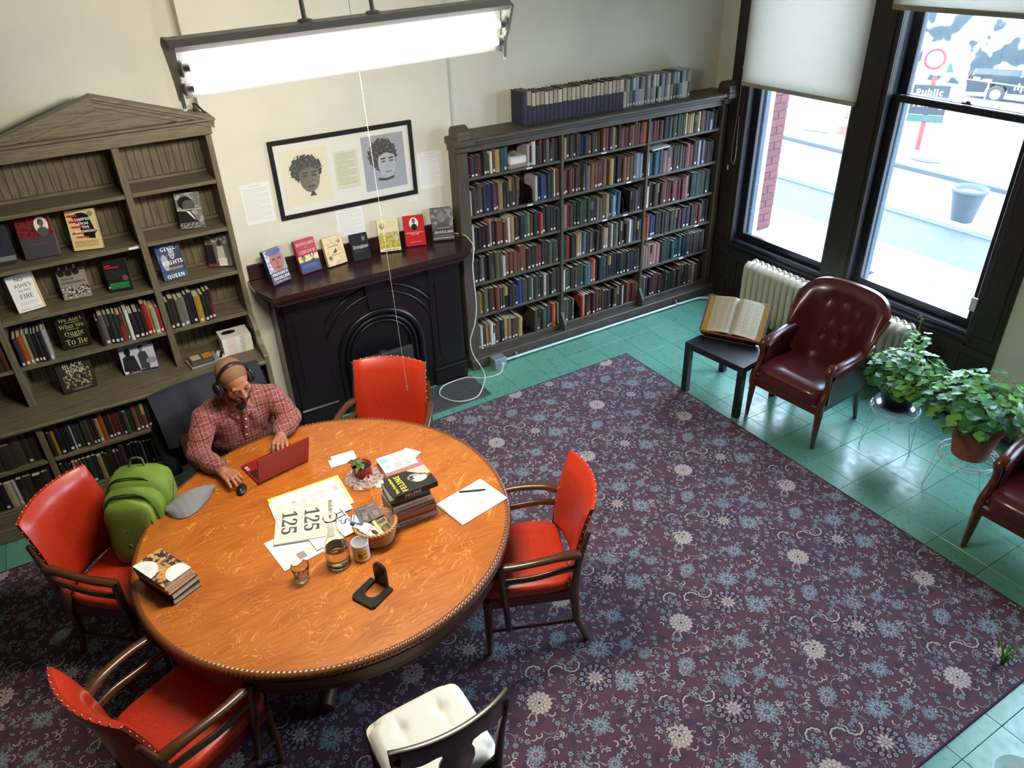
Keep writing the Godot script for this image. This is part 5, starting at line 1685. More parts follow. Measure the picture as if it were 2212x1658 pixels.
func white_chair() -> void:
	var o := thing("side_chair", "dark wooden chair with splat back and tufted white seat cushion", "chair", Vector3(0.598, 0.0125, -1.79), PI)
	var Wd := mat("espresso_wood", rgb(48, 33, 26), 0.3, 0.0, {"coat": 0.5, "coat_r": 0.15, "tex": T.grain_h, "tri": 4.0})
	var c := MB.new()
	var f := func(u: float, v: float) -> Vector3:
		var x := lerpf(-1, 1, u)
		var z := lerpf(-1, 1, v)
		var e := pow(pow(absf(x), 6.0) + pow(absf(z), 6.0), 1.0 / 6.0)
		var edge := clampf((1.0 - e) * 6.0, 0, 1)
		var y := 0.47 + 0.045 * sqrt(edge)
		for tx in [-0.42, 0.42]:
			for tz in [-0.42, 0.42]:
				var d2 := Vector2(x - tx, (z - tz)).length()
				y -= 0.02 * exp(-pow(d2 / 0.11, 2.0)) + 0.008 * exp(-absf(x - tx) / 0.05) * exp(-pow((z - tz) / 0.35, 2.0))
		var e8 := pow(pow(absf(x), 9.0) + pow(absf(z), 9.0), 1.0 / 9.0)
		var rs := maxf(absf(x), absf(z)) / maxf(0.001, e8)
		return Vector3(x * rs * 0.215, y, z * rs * 0.2 + 0.01)
	c.sheet(44, 40, func(u, v): return f.call(1.0 - u, v))
	var lo := MB.new()
	lo.pad(Vector3(0, 0.438, 0.01), Vector3(0.432, 0.05, 0.402), 6.0, 0.0, 36)
	for k in lo.v.size():
		lo.v[k].y = minf(lo.v[k].y, 0.472)
	var ct := mat("white_canvas", rgb(238, 236, 226), 0.8, 0.0, {"rim": 0.2})
	var cu := part(o, "cushion", c, ct)
	part(cu, "cushion_side", lo, ct)
	part(o, "seat_frame", bb(-0.215, 0.215, 0.395, 0.44, -0.2, 0.215, 0.01), Wd)
	for sx in [-1.0, 1.0]:
		var l := MB.new()
		l.tube([Vector3(sx * 0.19, 0, 0.195), Vector3(sx * 0.19, 0.4, 0.19)], [0.014, 0.02], 4, true, Vector2.ONE, Vector3(1, 0, 1))
		part(o, "leg", l, Wd)
		var r := MB.new()
		r.tube([Vector3(sx * 0.185, 0, -0.25), Vector3(sx * 0.19, 0.42, -0.205), Vector3(sx * 0.205, 0.66, -0.22), Vector3(sx * 0.215, 0.86, -0.255)], [0.016, 0.022, 0.021, 0.018], 4, true, Vector2.ONE, Vector3(1, 0, 1))
		part(o, "leg", r, Wd)
		part(o, "stretcher", bb(sx * 0.19 - 0.009, sx * 0.19 + 0.009, 0.18, 0.21, -0.21, 0.18, 0.004), Wd)
	var cr := MB.new()
	var rr := []
	for k in 17:
		var u := k / 16.0 * 2.0 - 1.0
		var z := -0.29 + 0.055 * u * u
		var yb := 0.815 - 0.02 * cos(u * 9.0) * (1.0 - absf(u))
		var yt := 0.905 + 0.012 * (1.0 - u * u)
		rr.append([Vector3(u * 0.235, yb, z - 0.011), Vector3(u * 0.235, yb, z + 0.011), Vector3(u * 0.235, yt - 0.004, z + 0.013), Vector3(u * 0.235, yt, z + 0.009), Vector3(u * 0.235, yt, z - 0.009), Vector3(u * 0.235, yt - 0.004, z - 0.013)])
	cr.rings(rr)
	part(o, "crest_rail", cr, Wd)
	var sp := MB.new()
	var hw := [[0.44, 0.05], [0.52, 0.045], [0.58, 0.06], [0.66, 0.075], [0.72, 0.07], [0.76, 0.056], [0.83, 0.07]]
	var sr := []
	for q in hw:
		var z: float = -0.205 - (q[0] - 0.44) * 0.19
		sr.append([Vector3(-q[1], q[0], z - 0.007), Vector3(q[1], q[0], z - 0.007), Vector3(q[1], q[0], z + 0.007), Vector3(-q[1], q[0], z + 0.007)])
	sp.rings(sr)
	part(o, "splat", sp, Wd)

# ---------------------------------------------------------------- window corner
func oxblood_chair(at: Vector3, facing: Vector2, label: String) -> void:
	var o := thing("leather_armchair", label, "armchair", at, atan2(facing.x, facing.y), "oxblood leather armchairs by the windows")
	var L: Material = MT.oxblood
	var Wd := mat("mahogany", rgb(104, 50, 26), 0.3, 0.0, {"coat": 0.5, "coat_r": 0.15, "tex": T.grain_h, "tri": 5.0})
	var s := MB.new()
	s.pad(Vector3(0, 0.315, 0.035), Vector3(0.565, 0.15, 0.53), 6.0, 0.7, 36)
	part(o, "seat", s, L)
	var ra := MB.new()
	bb(-0.285, 0.285, 0.27, 0.345, -0.25, 0.285, 0.012, ra)
	part(o, "seat_rail", ra, L)
	# back wrapped into wings
	var shape := func(u: float, v: float, side: float) -> Vector3:
		var x := (u * 2.0 - 1.0)
		var wing := pow(absf(x), 3.0)
		var half := lerpf(0.255, 0.345, pow(v, 0.8))
		var top := lerpf(0.40, 1.0 - 0.025 * x * x - 0.085 * pow(absf(x), 7.0), v)
		var edge := minf(minf(u, 1.0 - u) * 9.0, (1.0 - v) * 9.0)
		var puff := 0.035 * sqrt(clampf(edge, 0, 1))
		var y := top
		var z := -0.235 - 0.14 * v + 0.19 * wing * (0.5 + 0.5 * sin(v * PI))
		for bt in [[-0.35, 0.78], [0.05, 0.80], [0.38, 0.76], [-0.16, 0.56], [0.2, 0.55], [-0.3, 0.36], [0.06, 0.35], [0.36, 0.36]]:
			var d2 := Vector2((x - bt[0]) * 1.2, (v - bt[1]) * 1.6).length()
			if side > 0.0:
				puff -= 0.016 * exp(-pow(d2 / 0.1, 2.0))
		return Vector3(x * half, y, z + side * (0.02 + puff))
	var b := MB.new()
	b.sheet(40, 30, func(u, v): return shape.call(u, v, 1.0))
	b.sheet(24, 16, func(u, v): return shape.call(1.0 - u, v, -0.7))
	for e in [[0.0, true], [1.0, true], [1.0, false]]:
		var a := []
		var c := []
		for k in 25:
			var q := k / 24.0
			a.append(shape.call(e[0], q, 1.0) if e[1] else shape.call(q, e[0], 1.0))
			c.append(shape.call(e[0], q, -0.7) if e[1] else shape.call(q, e[0], -0.7))
		b.rings([a, c] if (e[0] == 0.0) == e[1] else [c, a], false)
	var back := part(o, "backrest", b, L)
	for q in [[0.325, 0.78], [0.525, 0.80], [0.69, 0.76], [0.42, 0.56], [0.6, 0.55], [0.35, 0.36], [0.53, 0.35], [0.68, 0.36]]:
		var bt := MB.new()
		bt.ball(shape.call(q[0], q[1], 1.0) + Vector3(0, 0, 0.002), Vector3(0.008, 0.008, 0.004), 8, 5)
		part(back, "button", bt, L)
	var nl := MB.new()
	for k in 30:
		for u in [0.0, 1.0]:
			nl.ball(shape.call(u, 0.3 + 0.7 * k / 29.0, 0.75) + Vector3((u - 0.5) * 0.012, 0, 0.004), Vector3.ONE * 0.0045, 6, 4)
	part(back, "nail_heads", nl, mat("antique_nail", rgb(150, 120, 96), 0.3, 0.8)).set_meta("kind", "stuff")
	for sx in [-1.0, 1.0]:
		var ar := MB.new()
		# padded arm with closed side
		var rr := []
		for k in 13:
			var t := k / 12.0
			var z := lerpf(-0.25, 0.20, t)
			var x0: float = sx * (0.272 + 0.02 * sin(t * PI))
			var yt := 0.635 + 0.03 * (1.0 - t) - 0.012 * pow(t, 6.0) * 3.0
			rr.append([Vector3(x0 - 0.022, 0.33, z), Vector3(x0 + 0.022, 0.33, z), Vector3(x0 + 0.026, yt - 0.07, z), Vector3(x0 + 0.046, yt - 0.035, z), Vector3(x0 + 0.034, yt - 0.006, z), Vector3(x0, yt + 0.006, z), Vector3(x0 - 0.034, yt - 0.006, z), Vector3(x0 - 0.046, yt - 0.035, z), Vector3(x0 - 0.026, yt - 0.07, z)])
		ar.rings(rr)
		part(o, "arm", ar, L)
		var ws := MB.new()
		ws.tube(smooth_path([Vector3(sx * 0.275, 0.64, 0.185), Vector3(sx * 0.277, 0.60, 0.232), Vector3(sx * 0.277, 0.53, 0.215), Vector3(sx * 0.282, 0.45, 0.225), Vector3(sx * 0.285, 0.36, 0.27), Vector3(sx * 0.285, 0.28, 0.275)], 4), [0.03, 0.033, 0.034, 0.034, 0.033, 0.03, 0.028, 0.026, 0.025, 0.024, 0.024, 0.024, 0.025, 0.026, 0.027, 0.028, 0.028, 0.028, 0.028, 0.028, 0.027], 10, true, Vector2(0.9, 0.75))
		part(o, "arm_front", ws, Wd)
		var an := MB.new()
		for k in 12:
			var a := PI * k / 11.0
			an.ball(Vector3(sx * 0.275 + cos(a) * 0.036, 0.59 + sin(a) * 0.036, 0.222), Vector3.ONE * 0.0042, 6, 4)
		part(o, "nail_heads", an, MT.antique_nail).set_meta("kind", "stuff")
		var fl := MB.new()
		fl.tube([Vector3(sx * 0.29, 0.0, 0.275), Vector3(sx * 0.283, 0.31, 0.265)], [0.016, 0.033], 4, true, Vector2.ONE, Vector3(1, 0, 1))
		part(o, "leg", fl, Wd)
		var bl := MB.new()
		bl.tube([Vector3(sx * 0.255, 0.0, -0.31), Vector3(sx * 0.25, 0.3, -0.225)], [0.016, 0.03], 4, true, Vector2.ONE, Vector3(1, 0, 1))
		part(o, "leg", bl, Wd)
		var wr := MB.new()
		var pth := []
		for k in 12:
			pth.append(shape.call(0.0 if sx < 0 else 1.0, 0.08 + 0.88 * k / 11.0, 0.2) + Vector3(sx * 0.012, 0, 0))
		wr.tube(pth, 0.014, 8)
		part(o, "back_post", wr, Wd)

func window_corner() -> void:
	var ct := thing("coffee_table", "small square black side table under the open dictionary", "side table", Vector3(4.075, 0, -3.555), atan2(0.505, 0.111) - PI / 2)
	ct.rotation.y = 0.13
	var bm := mat("black_lacquer", rgb(30, 30, 36), 0.36)
	part(ct, "top", bb(-0.265, 0.265, 0.4, 0.45, -0.275, 0.275, 0.002), bm)
	for sx in [-1.0, 1.0]:
		for sz in [-1.0, 1.0]:
			part(ct, "leg", bb(sx * 0.265, sx * 0.215, 0.0, 0.4, sz * 0.275, sz * 0.225, 0.002), bm)
	dictionary()
	var r := thing("radiator", "cream cast iron column radiator under the windows", "radiator", Vector3(5.12, 0, 0))
	var cm := mat("radiator_paint", rgb(214, 206, 184), 0.45)
	var sec := MB.new()
	for x in [-0.068, 0.0, 0.068]:
		sec.tube(smooth_path([Vector3(x, 0.1, 0), Vector3(x, 0.5, 0), Vector3(x * 0.9, 0.56, 0), Vector3(x * 0.4, 0.585, 0)], 3), 0.03, 10, true, Vector2(1, 0.9), Vector3(0, 0, 1))
	sec.ball(Vector3(0, 0.54, 0), Vector3(0.098, 0.058, 0.029), 14, 8)
	sec.ball(Vector3(0, 0.12, 0), Vector3(0.095, 0.04, 0.029), 14, 8)
	var sm := sec.mesh()
	for k in 25:
		part(r, "section", sm, cm).position = Vector3(0, 0, -4.40 + k * 0.0648)
	for z in [-4.40, -2.85]:
		var f := MB.new()
		for x in [-0.06, 0.06]:
			f.tube([Vector3(x, 0.0, z), Vector3(x, 0.1, z)], [0.022, 0.026], 8)
		part(r, "foot", f, cm)
	var pp := MB.new()
	pp.tube([Vector3(0, 0.1, -2.82), Vector3(0, 0.1, -2.74), Vector3(0, 0.06, -2.70), Vector3(0, 0.0, -2.70)], 0.016, 8)
	part(r, "valve_pipe", pp, cm)
	var wp := thing("floor_pipe", "dark pipe with pale highlight running along the wainscot foot", "pipe")
	var m := MB.new()
	m.tube([Vector3(5.20, 0.03, -2.66), Vector3(5.20, 0.03, 0.8)], 0.022, 10)
	part(wp, "pipe", m, mat("pipe_dark", rgb(66, 70, 80), 0.3, 0.4))
	oxblood_chair(Vector3(4.27, 0, -2.995), Vector2(-0.995, 0.085), "oxblood leather wing armchair beside the black side table and dictionary")
	oxblood_chair(Vector3(4.26, 0, -1.24), Vector2(-0.99, 0.03), "oxblood leather armchair beside the terracotta pot, partly out of view")
	# plants on wire stands
	plant_stand(Vector3(4.515, 0, -2.44), 0.31, 0.16, "white wire plant stand holding the black pot", 0.5)
	plant_stand(Vector3(4.45, 0, -1.86), 0.285, 0.175, "white wire plant stand holding the terracotta pot", 0.2)
	var p1 := thing("plant_pot", "glossy black pot on the wire stand nearer the radiator", "pot", Vector3(4.515, 0.316, -2.44))
	var pm := MB.new()
	pm.lathe([Vector2(0.085, 0.0), Vector2(0.1, 0.03), Vector2(0.13, 0.15), Vector2(0.138, 0.155), Vector2(0.138, 0.172), Vector2(0.128, 0.172), Vector2(0.12, 0.15), Vector2(0.0, 0.148)], 28)
	part(p1, "pot", pm, mat("pot_black", rgb(24, 26, 34), 0.25))
	var sc := MB.new()
	sc.lathe([Vector2(0.0, 0.0), Vector2(0.12, 0.0), Vector2(0.145, 0.03), Vector2(0.15, 0.03), Vector2(0.126, -0.006), Vector2(0.0, -0.006)], 28)
	part(p1, "saucer", sc, mat("pot_clear", rgb(120, 130, 140), 0.15))
	var p2 := thing("plant_pot", "large terracotta pot on the wire stand beside the cut off armchair", "pot", Vector3(4.45, 0.292, -1.86))
	var qm := MB.new()
	qm.lathe([Vector2(0.105, 0.0), Vector2(0.14, 0.2), Vector2(0.15, 0.205), Vector2(0.155, 0.25), Vector2(0.143, 0.252), Vector2(0.135, 0.2), Vector2(0.0, 0.195)], 28)
	part(p2, "pot", qm, mat("terracotta", rgb(156, 84, 62), 0.7, 0.0, {"tex": T.mottle, "tri": 3.0}))
	geranium(Vector3(4.53, 0.50, -2.42), 0.25, 230, 71, "bushy green geranium with a tall flower stalk in the black pot", true)
	geranium(Vector3(4.47, 0.555, -1.87), 0.31, 300, 72, "spreading green geranium trailing over the terracotta pot", false)
	var tf := thing("grass_tuft", "small tuft of bright green blades standing on the carpet corner", "plant", Vector3(3.339, 0.0125, -0.917))
	rng.seed = 8
	var lm := mat("blade_green", rgb(84, 140, 52), 0.5, 0.0, {"back": rgb(60, 90, 30)})
	for k in 11:
		var a := rng.randf() * TAU
		var l := rng.randf_range(0.08, 0.17)
		var out := rng.randf_range(0.2, 0.8)
		var b := MB.new()
		var d := Vector3(cos(a), 0, sin(a))
		var sd := Vector3(-d.z, 0, d.x)
		b.sheet(2, 6, func(u: float, v: float) -> Vector3:
			return d * (out * l * v * v) + Vector3.UP * (l * v * (1.0 - 0.25 * out * v)) + sd * ((u - 0.5) * 0.02 * (1.0 - v * 0.9)) + d * (absf(u - 0.5) * 0.01))
		part(tf, "blade", b, lm)
	var di := thing("glass_dish", "clear round glass dish on the green floor past the carpet corner", "dish", Vector3(2.80, 0.0, -0.53))
	var db := MB.new()
	db.lathe([Vector2(0.0, 0.002), Vector2(0.07, 0.002), Vector2(0.1, 0.05), Vector2(0.104, 0.05), Vector2(0.074, -0.0), Vector2(0.0, 0.0)], 32)
	part(di, "bowl", db, mat("dish_glass", rgb(225, 240, 242), 0.05, 0.0, {"alpha": 0.35}))

func dictionary() -> void:
	var o := thing("dictionary_stand", "wooden book rest holding the large open dictionary", "book stand", Vector3(4.16, 0.4505, -3.665), -1.05)
	var wd := mat("stand_wood", rgb(136, 66, 30), 0.35, 0.0, {"tex": T.grain_h, "tri": 4.0})
	var tl := Basis(Vector3.RIGHT, -0.75)
	var b := MB.new()
	b.xf = Transform3D(tl, Vector3(0, 0.035, 0.1))
	b.box(Vector3(0, 0.15, -0.02), Vector3(0.44, 0.33, 0.016), 0.004)
	b.box(Vector3(0, -0.012, 0.012), Vector3(0.46, 0.016, 0.07), 0.005)
	part(o, "ledge_board", b, wd)
	var f := MB.new()
	bb(-0.2, 0.2, 0.0, 0.016, -0.12, 0.14, 0.004, f)
	f.tube([Vector3(0, 0.01, -0.1), Vector3(0, 0.2, -0.05)], 0.012, 6)
	part(o, "foot_board", f, MT.black_plastic)
	var d := thing("open_dictionary", "thick open dictionary with yellowed pages on a wooden rest", "book", Vector3(4.16, 0.4505, -3.665), -1.05)
	var X := Transform3D(tl, Vector3(0, 0.035, 0.1))
	var cv := MB.new()
	cv.xf = X
	cv.box(Vector3(-0.125, 0.155, -0.006), Vector3(0.25, 0.31, 0.006), 0.001)
	cv.box(Vector3(0.125, 0.155, -0.006), Vector3(0.25, 0.31, 0.006), 0.001)
	part(d, "cover", cv, mat("dictionary_cover", rgb(96, 92, 108), 0.7))
	var pt := draw_picture(128, 160, rgb(222, 214, 192), [["t", 0.06, 0.08, 0.26, 0.86, rgb(150, 142, 122), 40, 1], ["t", 0.37, 0.08, 0.26, 0.86, rgb(150, 142, 122), 40, 1], ["t", 0.68, 0.08, 0.26, 0.86, rgb(150, 142, 122), 40, 1]])
	var pg := mat("dictionary_page", Color.WHITE, 0.85, 0.0, {"tex": pt})
	var ed := mat("page_edges", rgb(206, 168, 96), 0.8, 0.0, {"tex": T.grain_v, "tri": 10.0})
	for s in [-1.0, 1.0]:
		var p := MB.new()
		p.xf = X
		var prof := func(t: float) -> float: return 0.045 * (1.0 - pow(t, 2.2)) * smoothstep(0.0, 0.12, t) + 0.012 * (1.0 - t)
		p.sheet(14, 1, func(u: float, v: float) -> Vector3:
			var t := u if s > 0 else 1.0 - u
			return Vector3(s * t * 0.19, 0.008 + v * 0.295, prof.call(t)))
		part(d, "page", p, pg)
		var e := MB.new()
		e.xf = X
		var lo := []
		var hi := []
		for k in 13:
			var t := k / 12.0
			lo.append(Vector3(s * t * 0.19, 0.008, prof.call(t)))
			hi.append(Vector3(s * (t * 0.19 + 0.045 * t), 0.008, -0.003))
		e.rings([lo, hi] if s < 0 else [hi, lo], false)
		for k in lo.size():
			lo[k].y = 0.303
			hi[k].y = 0.303
		e.rings([hi, lo] if s < 0 else [lo, hi], false)
		e.quad(Vector3(s * 0.19, 0.008, 0.0), Vector3(s * 0.235, 0.008, -0.003), Vector3(s * 0.235, 0.303, -0.003), Vector3(s * 0.19, 0.303, 0.0))
		part(d, "page_block", e, ed)

func plant_stand(at: Vector3, h: float, r: float, label: String, turn: float) -> void:
	var o := thing("plant_stand", label, "plant stand", at, turn)
	var w := mat("white_wire", rgb(226, 232, 236), 0.35, 0.1)
	for q in [[h, r], [h - 0.035, r * 0.92]]:
		var m := MB.new()
		var pth := []
		for k in 33:
			var a := TAU * k / 32.0
			pth.append(Vector3(cos(a) * q[1], q[0], sin(a) * q[1]))
		m.tube(pth, 0.0036, 6)
		part(o, "wire_ring", m, w)
	var sc := MB.new()
	var sp := []
	for k in 97:
		var a := TAU * k / 96.0
		sp.append(Vector3(cos(a + 0.1 * sin(k * TAU / 8.0)) * r * 0.97, h - 0.017 + 0.017 * cos(k * TAU / 8.0), sin(a + 0.1 * sin(k * TAU / 8.0)) * r * 0.97))
	sc.tube(sp, 0.0022, 5)
	for k in 4:
		var a := PI * k / 4
		sc.tube([Vector3(cos(a), 0, sin(a)) * r + Vector3.UP * h, -Vector3(cos(a), 0, sin(a)) * r + Vector3.UP * h], 0.002, 5)
	part(o, "scroll_wire", sc, w)
	for k in 3:
		var a := TAU * k / 3.0
		var m := MB.new()
		var ft := Vector3(cos(a), 0, sin(a)) * (r * 1.18) + Vector3.UP * 0.004
		m.tube([Vector3(cos(a - 0.35) * r, h, sin(a - 0.35) * r), ft, Vector3(cos(a + 0.35) * r, h, sin(a + 0.35) * r)], 0.0024, 6)
		m.ball(ft, Vector3(0.006, 0.006, 0.006), 6, 4)
		part(o, "hairpin_leg", m, w)

func geranium(at: Vector3, rad: float, n: int, seed_: int, label: String, stalk: bool) -> void:
	var o := thing("geranium", label, "plant", at)
	rng.seed = seed_
	var greens := [mat("leaf_deep", rgb(52, 104, 58), 0.42, 0.0, {"back": rgb(50, 90, 30)}), mat("leaf_mid", rgb(70, 128, 66), 0.42, 0.0, {"back": rgb(70, 110, 36)}), mat("leaf_fresh", rgb(110, 160, 70), 0.45, 0.0, {"back": rgb(100, 140, 40)})]
	# scalloped leaf variants
	var leaves := []
	for vnt in 3:
		var b := MB.new()
		var m := 22
		var c0 := b.p(Vector3(0, 0, 0))
		var ids := []
		for ring in 2:
			for k in m:
				var a := lerpf(-2.75, 2.75, k / float(m - 1))
				var f := 1.0 + 0.13 * cos(a * 3.6 + vnt) + 0.05 * cos(a * 9.0)
				var r := (0.52 if ring == 0 else 1.0) * f
				ids.append(b.p(Vector3(sin(a) * r, 0.10 * r * r + 0.07 * sin(a * 3.6 + vnt) * r * r, cos(a) * r)))
		for k in m - 1:
			b.t3(c0, ids[k], ids[k + 1])
			b.q4(ids[k], ids[m + k], ids[m + k + 1], ids[k + 1])
		leaves.append(b.mesh())
	var stems := MB.new()
	for k in n:
		var a := rng.randf() * TAU
		var q := sqrt(rng.randf())
		var up := rng.randf_range(0.12 if q < 0.75 else -0.12, 1.0)
		var d := Vector3(cos(a) * q * 1.05, up * sqrt(maxf(0.05, 1.0 - q * q * 0.85)), sin(a) * q * 1.05)
		if not stalk and k % 3 == 0:
			d.z -= 0.42
			d.y *= 0.6
		var p := d * rad
		p.y = p.y * 0.85 + 0.03
		var inside := d.length() < 0.62
		if inside and k % 2 == 0:
			p = d.normalized() * rad * rng.randf_range(0.75, 1.0)
			p.y = p.y * 0.85 + 0.02
		var nrm := (p.normalized() * 0.6 + Vector3(rng.randf_range(-0.35, 0.35), 0.75, rng.randf_range(-0.35, 0.35))).normalized()
		var tx := nrm.cross(Vector3(cos(a + 1.0), 0.2, sin(a + 1.0))).normalized()
		var s := rng.randf_range(0.024, 0.047)
		var lf := part(o, "leaf", leaves[k % 3], greens[2 if rng.randf() < 0.2 + 0.15 * up else (1 if rng.randf() < 0.5 else 0)])
		lf.transform = Transform3D(Basis(tx * s, nrm * s, tx.cross(nrm) * s), p)
		if k % 3 == 0:
			stems.tube([Vector3(rng.randf_range(-0.03, 0.03), -0.06, rng.randf_range(-0.03, 0.03)), Vector3(p.x * 0.5, p.y * 0.45, p.z * 0.5), p], 0.0022, 4)
	if stalk:
		stems.tube([Vector3(0, 0, 0), Vector3(0.06, 0.3, -0.05), Vector3(0.08, 0.46, -0.06)], 0.003, 5)
		for k in 8:
			stems.ball(Vector3(0.08, 0.46, -0.06) + Vector3(rng.randf_range(-0.02, 0.02), rng.randf_range(-0.03, 0.015), rng.randf_range(-0.02, 0.02)), Vector3.ONE * 0.007, 6, 4)
		for k in 30:
			var p := Vector3(0.05 + rng.randf_range(-0.07, 0.06), rng.randf_range(0.2, 0.40), -0.04 + rng.randf_range(-0.06, 0.06))
			var nrm := Vector3(rng.randf_range(-0.5, 0.5), 0.8, rng.randf_range(-0.5, 0.5)).normalized()
			var tx := nrm.cross(Vector3(1, 0.1, rng.randf())).normalized()
			var s := rng.randf_range(0.018, 0.03)
			part(o, "leaf", leaves[k % 3], greens[1 + k % 2]).transform = Transform3D(Basis(tx * s, nrm * s, tx.cross(nrm) * s), p)
	else:
		for k in 9:
			var a := rng.randf_range(-0.6, 1.8)
			stems.tube(smooth_path([Vector3(0, 0.0, 0), Vector3(-cos(a) * 0.12, 0.05, sin(a) * 0.12), Vector3(-cos(a) * 0.17, 0.02, sin(a) * 0.17), Vector3(-cos(a) * 0.18, -0.09, sin(a) * 0.19)], 3), 0.0026, 5)
	part(o, "stems", stems, mat("stem_green", rgb(120, 130, 80), 0.6))

# ---------------------------------------------------------------- things on the table
# node whose local x, y lie in the page and whose z points up
func lay(o: Node3D, at: Vector3, dir: Vector2) -> void:
	var x := Vector3(dir.x, 0, dir.y).normalized()
	o.transform = Transform3D(Basis(x, Vector3.UP.cross(x), Vector3.UP), at)

func sheet_of_paper(called: String, label: String, at: Vector3, dir: Vector2, w: float, h: float, t: float, tex: Texture2D, col := Color.WHITE) -> Node3D:
	var o := Node3D.new()
	o.name = numbered(called)
	add_child(o)
	tag(o, label, "paper")
	lay(o, at, dir)
	part(o, "stock", bb(-w / 2, w / 2, -h / 2, h / 2, 0.0, t), MT.paper)
	var b := MB.new()
	b.sheet(6, 6, func(u: float, v: float) -> Vector3: return Vector3((u - 0.5) * w, (v - 0.5) * h, t + 0.0003))
	part(o, "print", b, mat("print_" + str(MT.size()), col, 0.8, 0.0, {"tex": tex}))
	return o

func flat_book(label: String, at: Vector3, dir: Vector2, w: float, h: float, t: float, cov: Color, group := "", tex: Texture2D = null) -> Node3D:
	# spine along local -y edge
	var o := Node3D.new()
	o.name = numbered("book")
	add_child(o)
	tag(o, label, "book", group)
	lay(o, at, dir)
	var b := MB.new()
	b.c = lin(cov)
	b.box(Vector3(0, 0, 0.0015), Vector3(w, h, 0.003), 0.0008)
	b.box(Vector3(0, 0, t - 0.0015), Vector3(w, h, 0.003), 0.0008)
	b.box(Vector3(0, -h / 2 + 0.0015, t / 2), Vector3(w, 0.003, t), 0.0008)
	part(o, "cover", b, MT.vc)
	part(o, "pages", bb(-w / 2 + 0.003, w / 2 - 0.003, -h / 2 + 0.003, h / 2 - 0.003, 0.003, t - 0.003), MT.pages)
	if tex:
		var q := MB.new()
		q.quad(Vector3(-w / 2, -h / 2, t + 0.0005), Vector3(w / 2, -h / 2, t + 0.0005), Vector3(w / 2, h / 2, t + 0.0005), Vector3(-w / 2, h / 2, t + 0.0005))
		part(o, "cover_print", q, mat("print_" + str(MT.size()), Color.WHITE, 0.35, 0.0, {"tex": tex}))
	return o

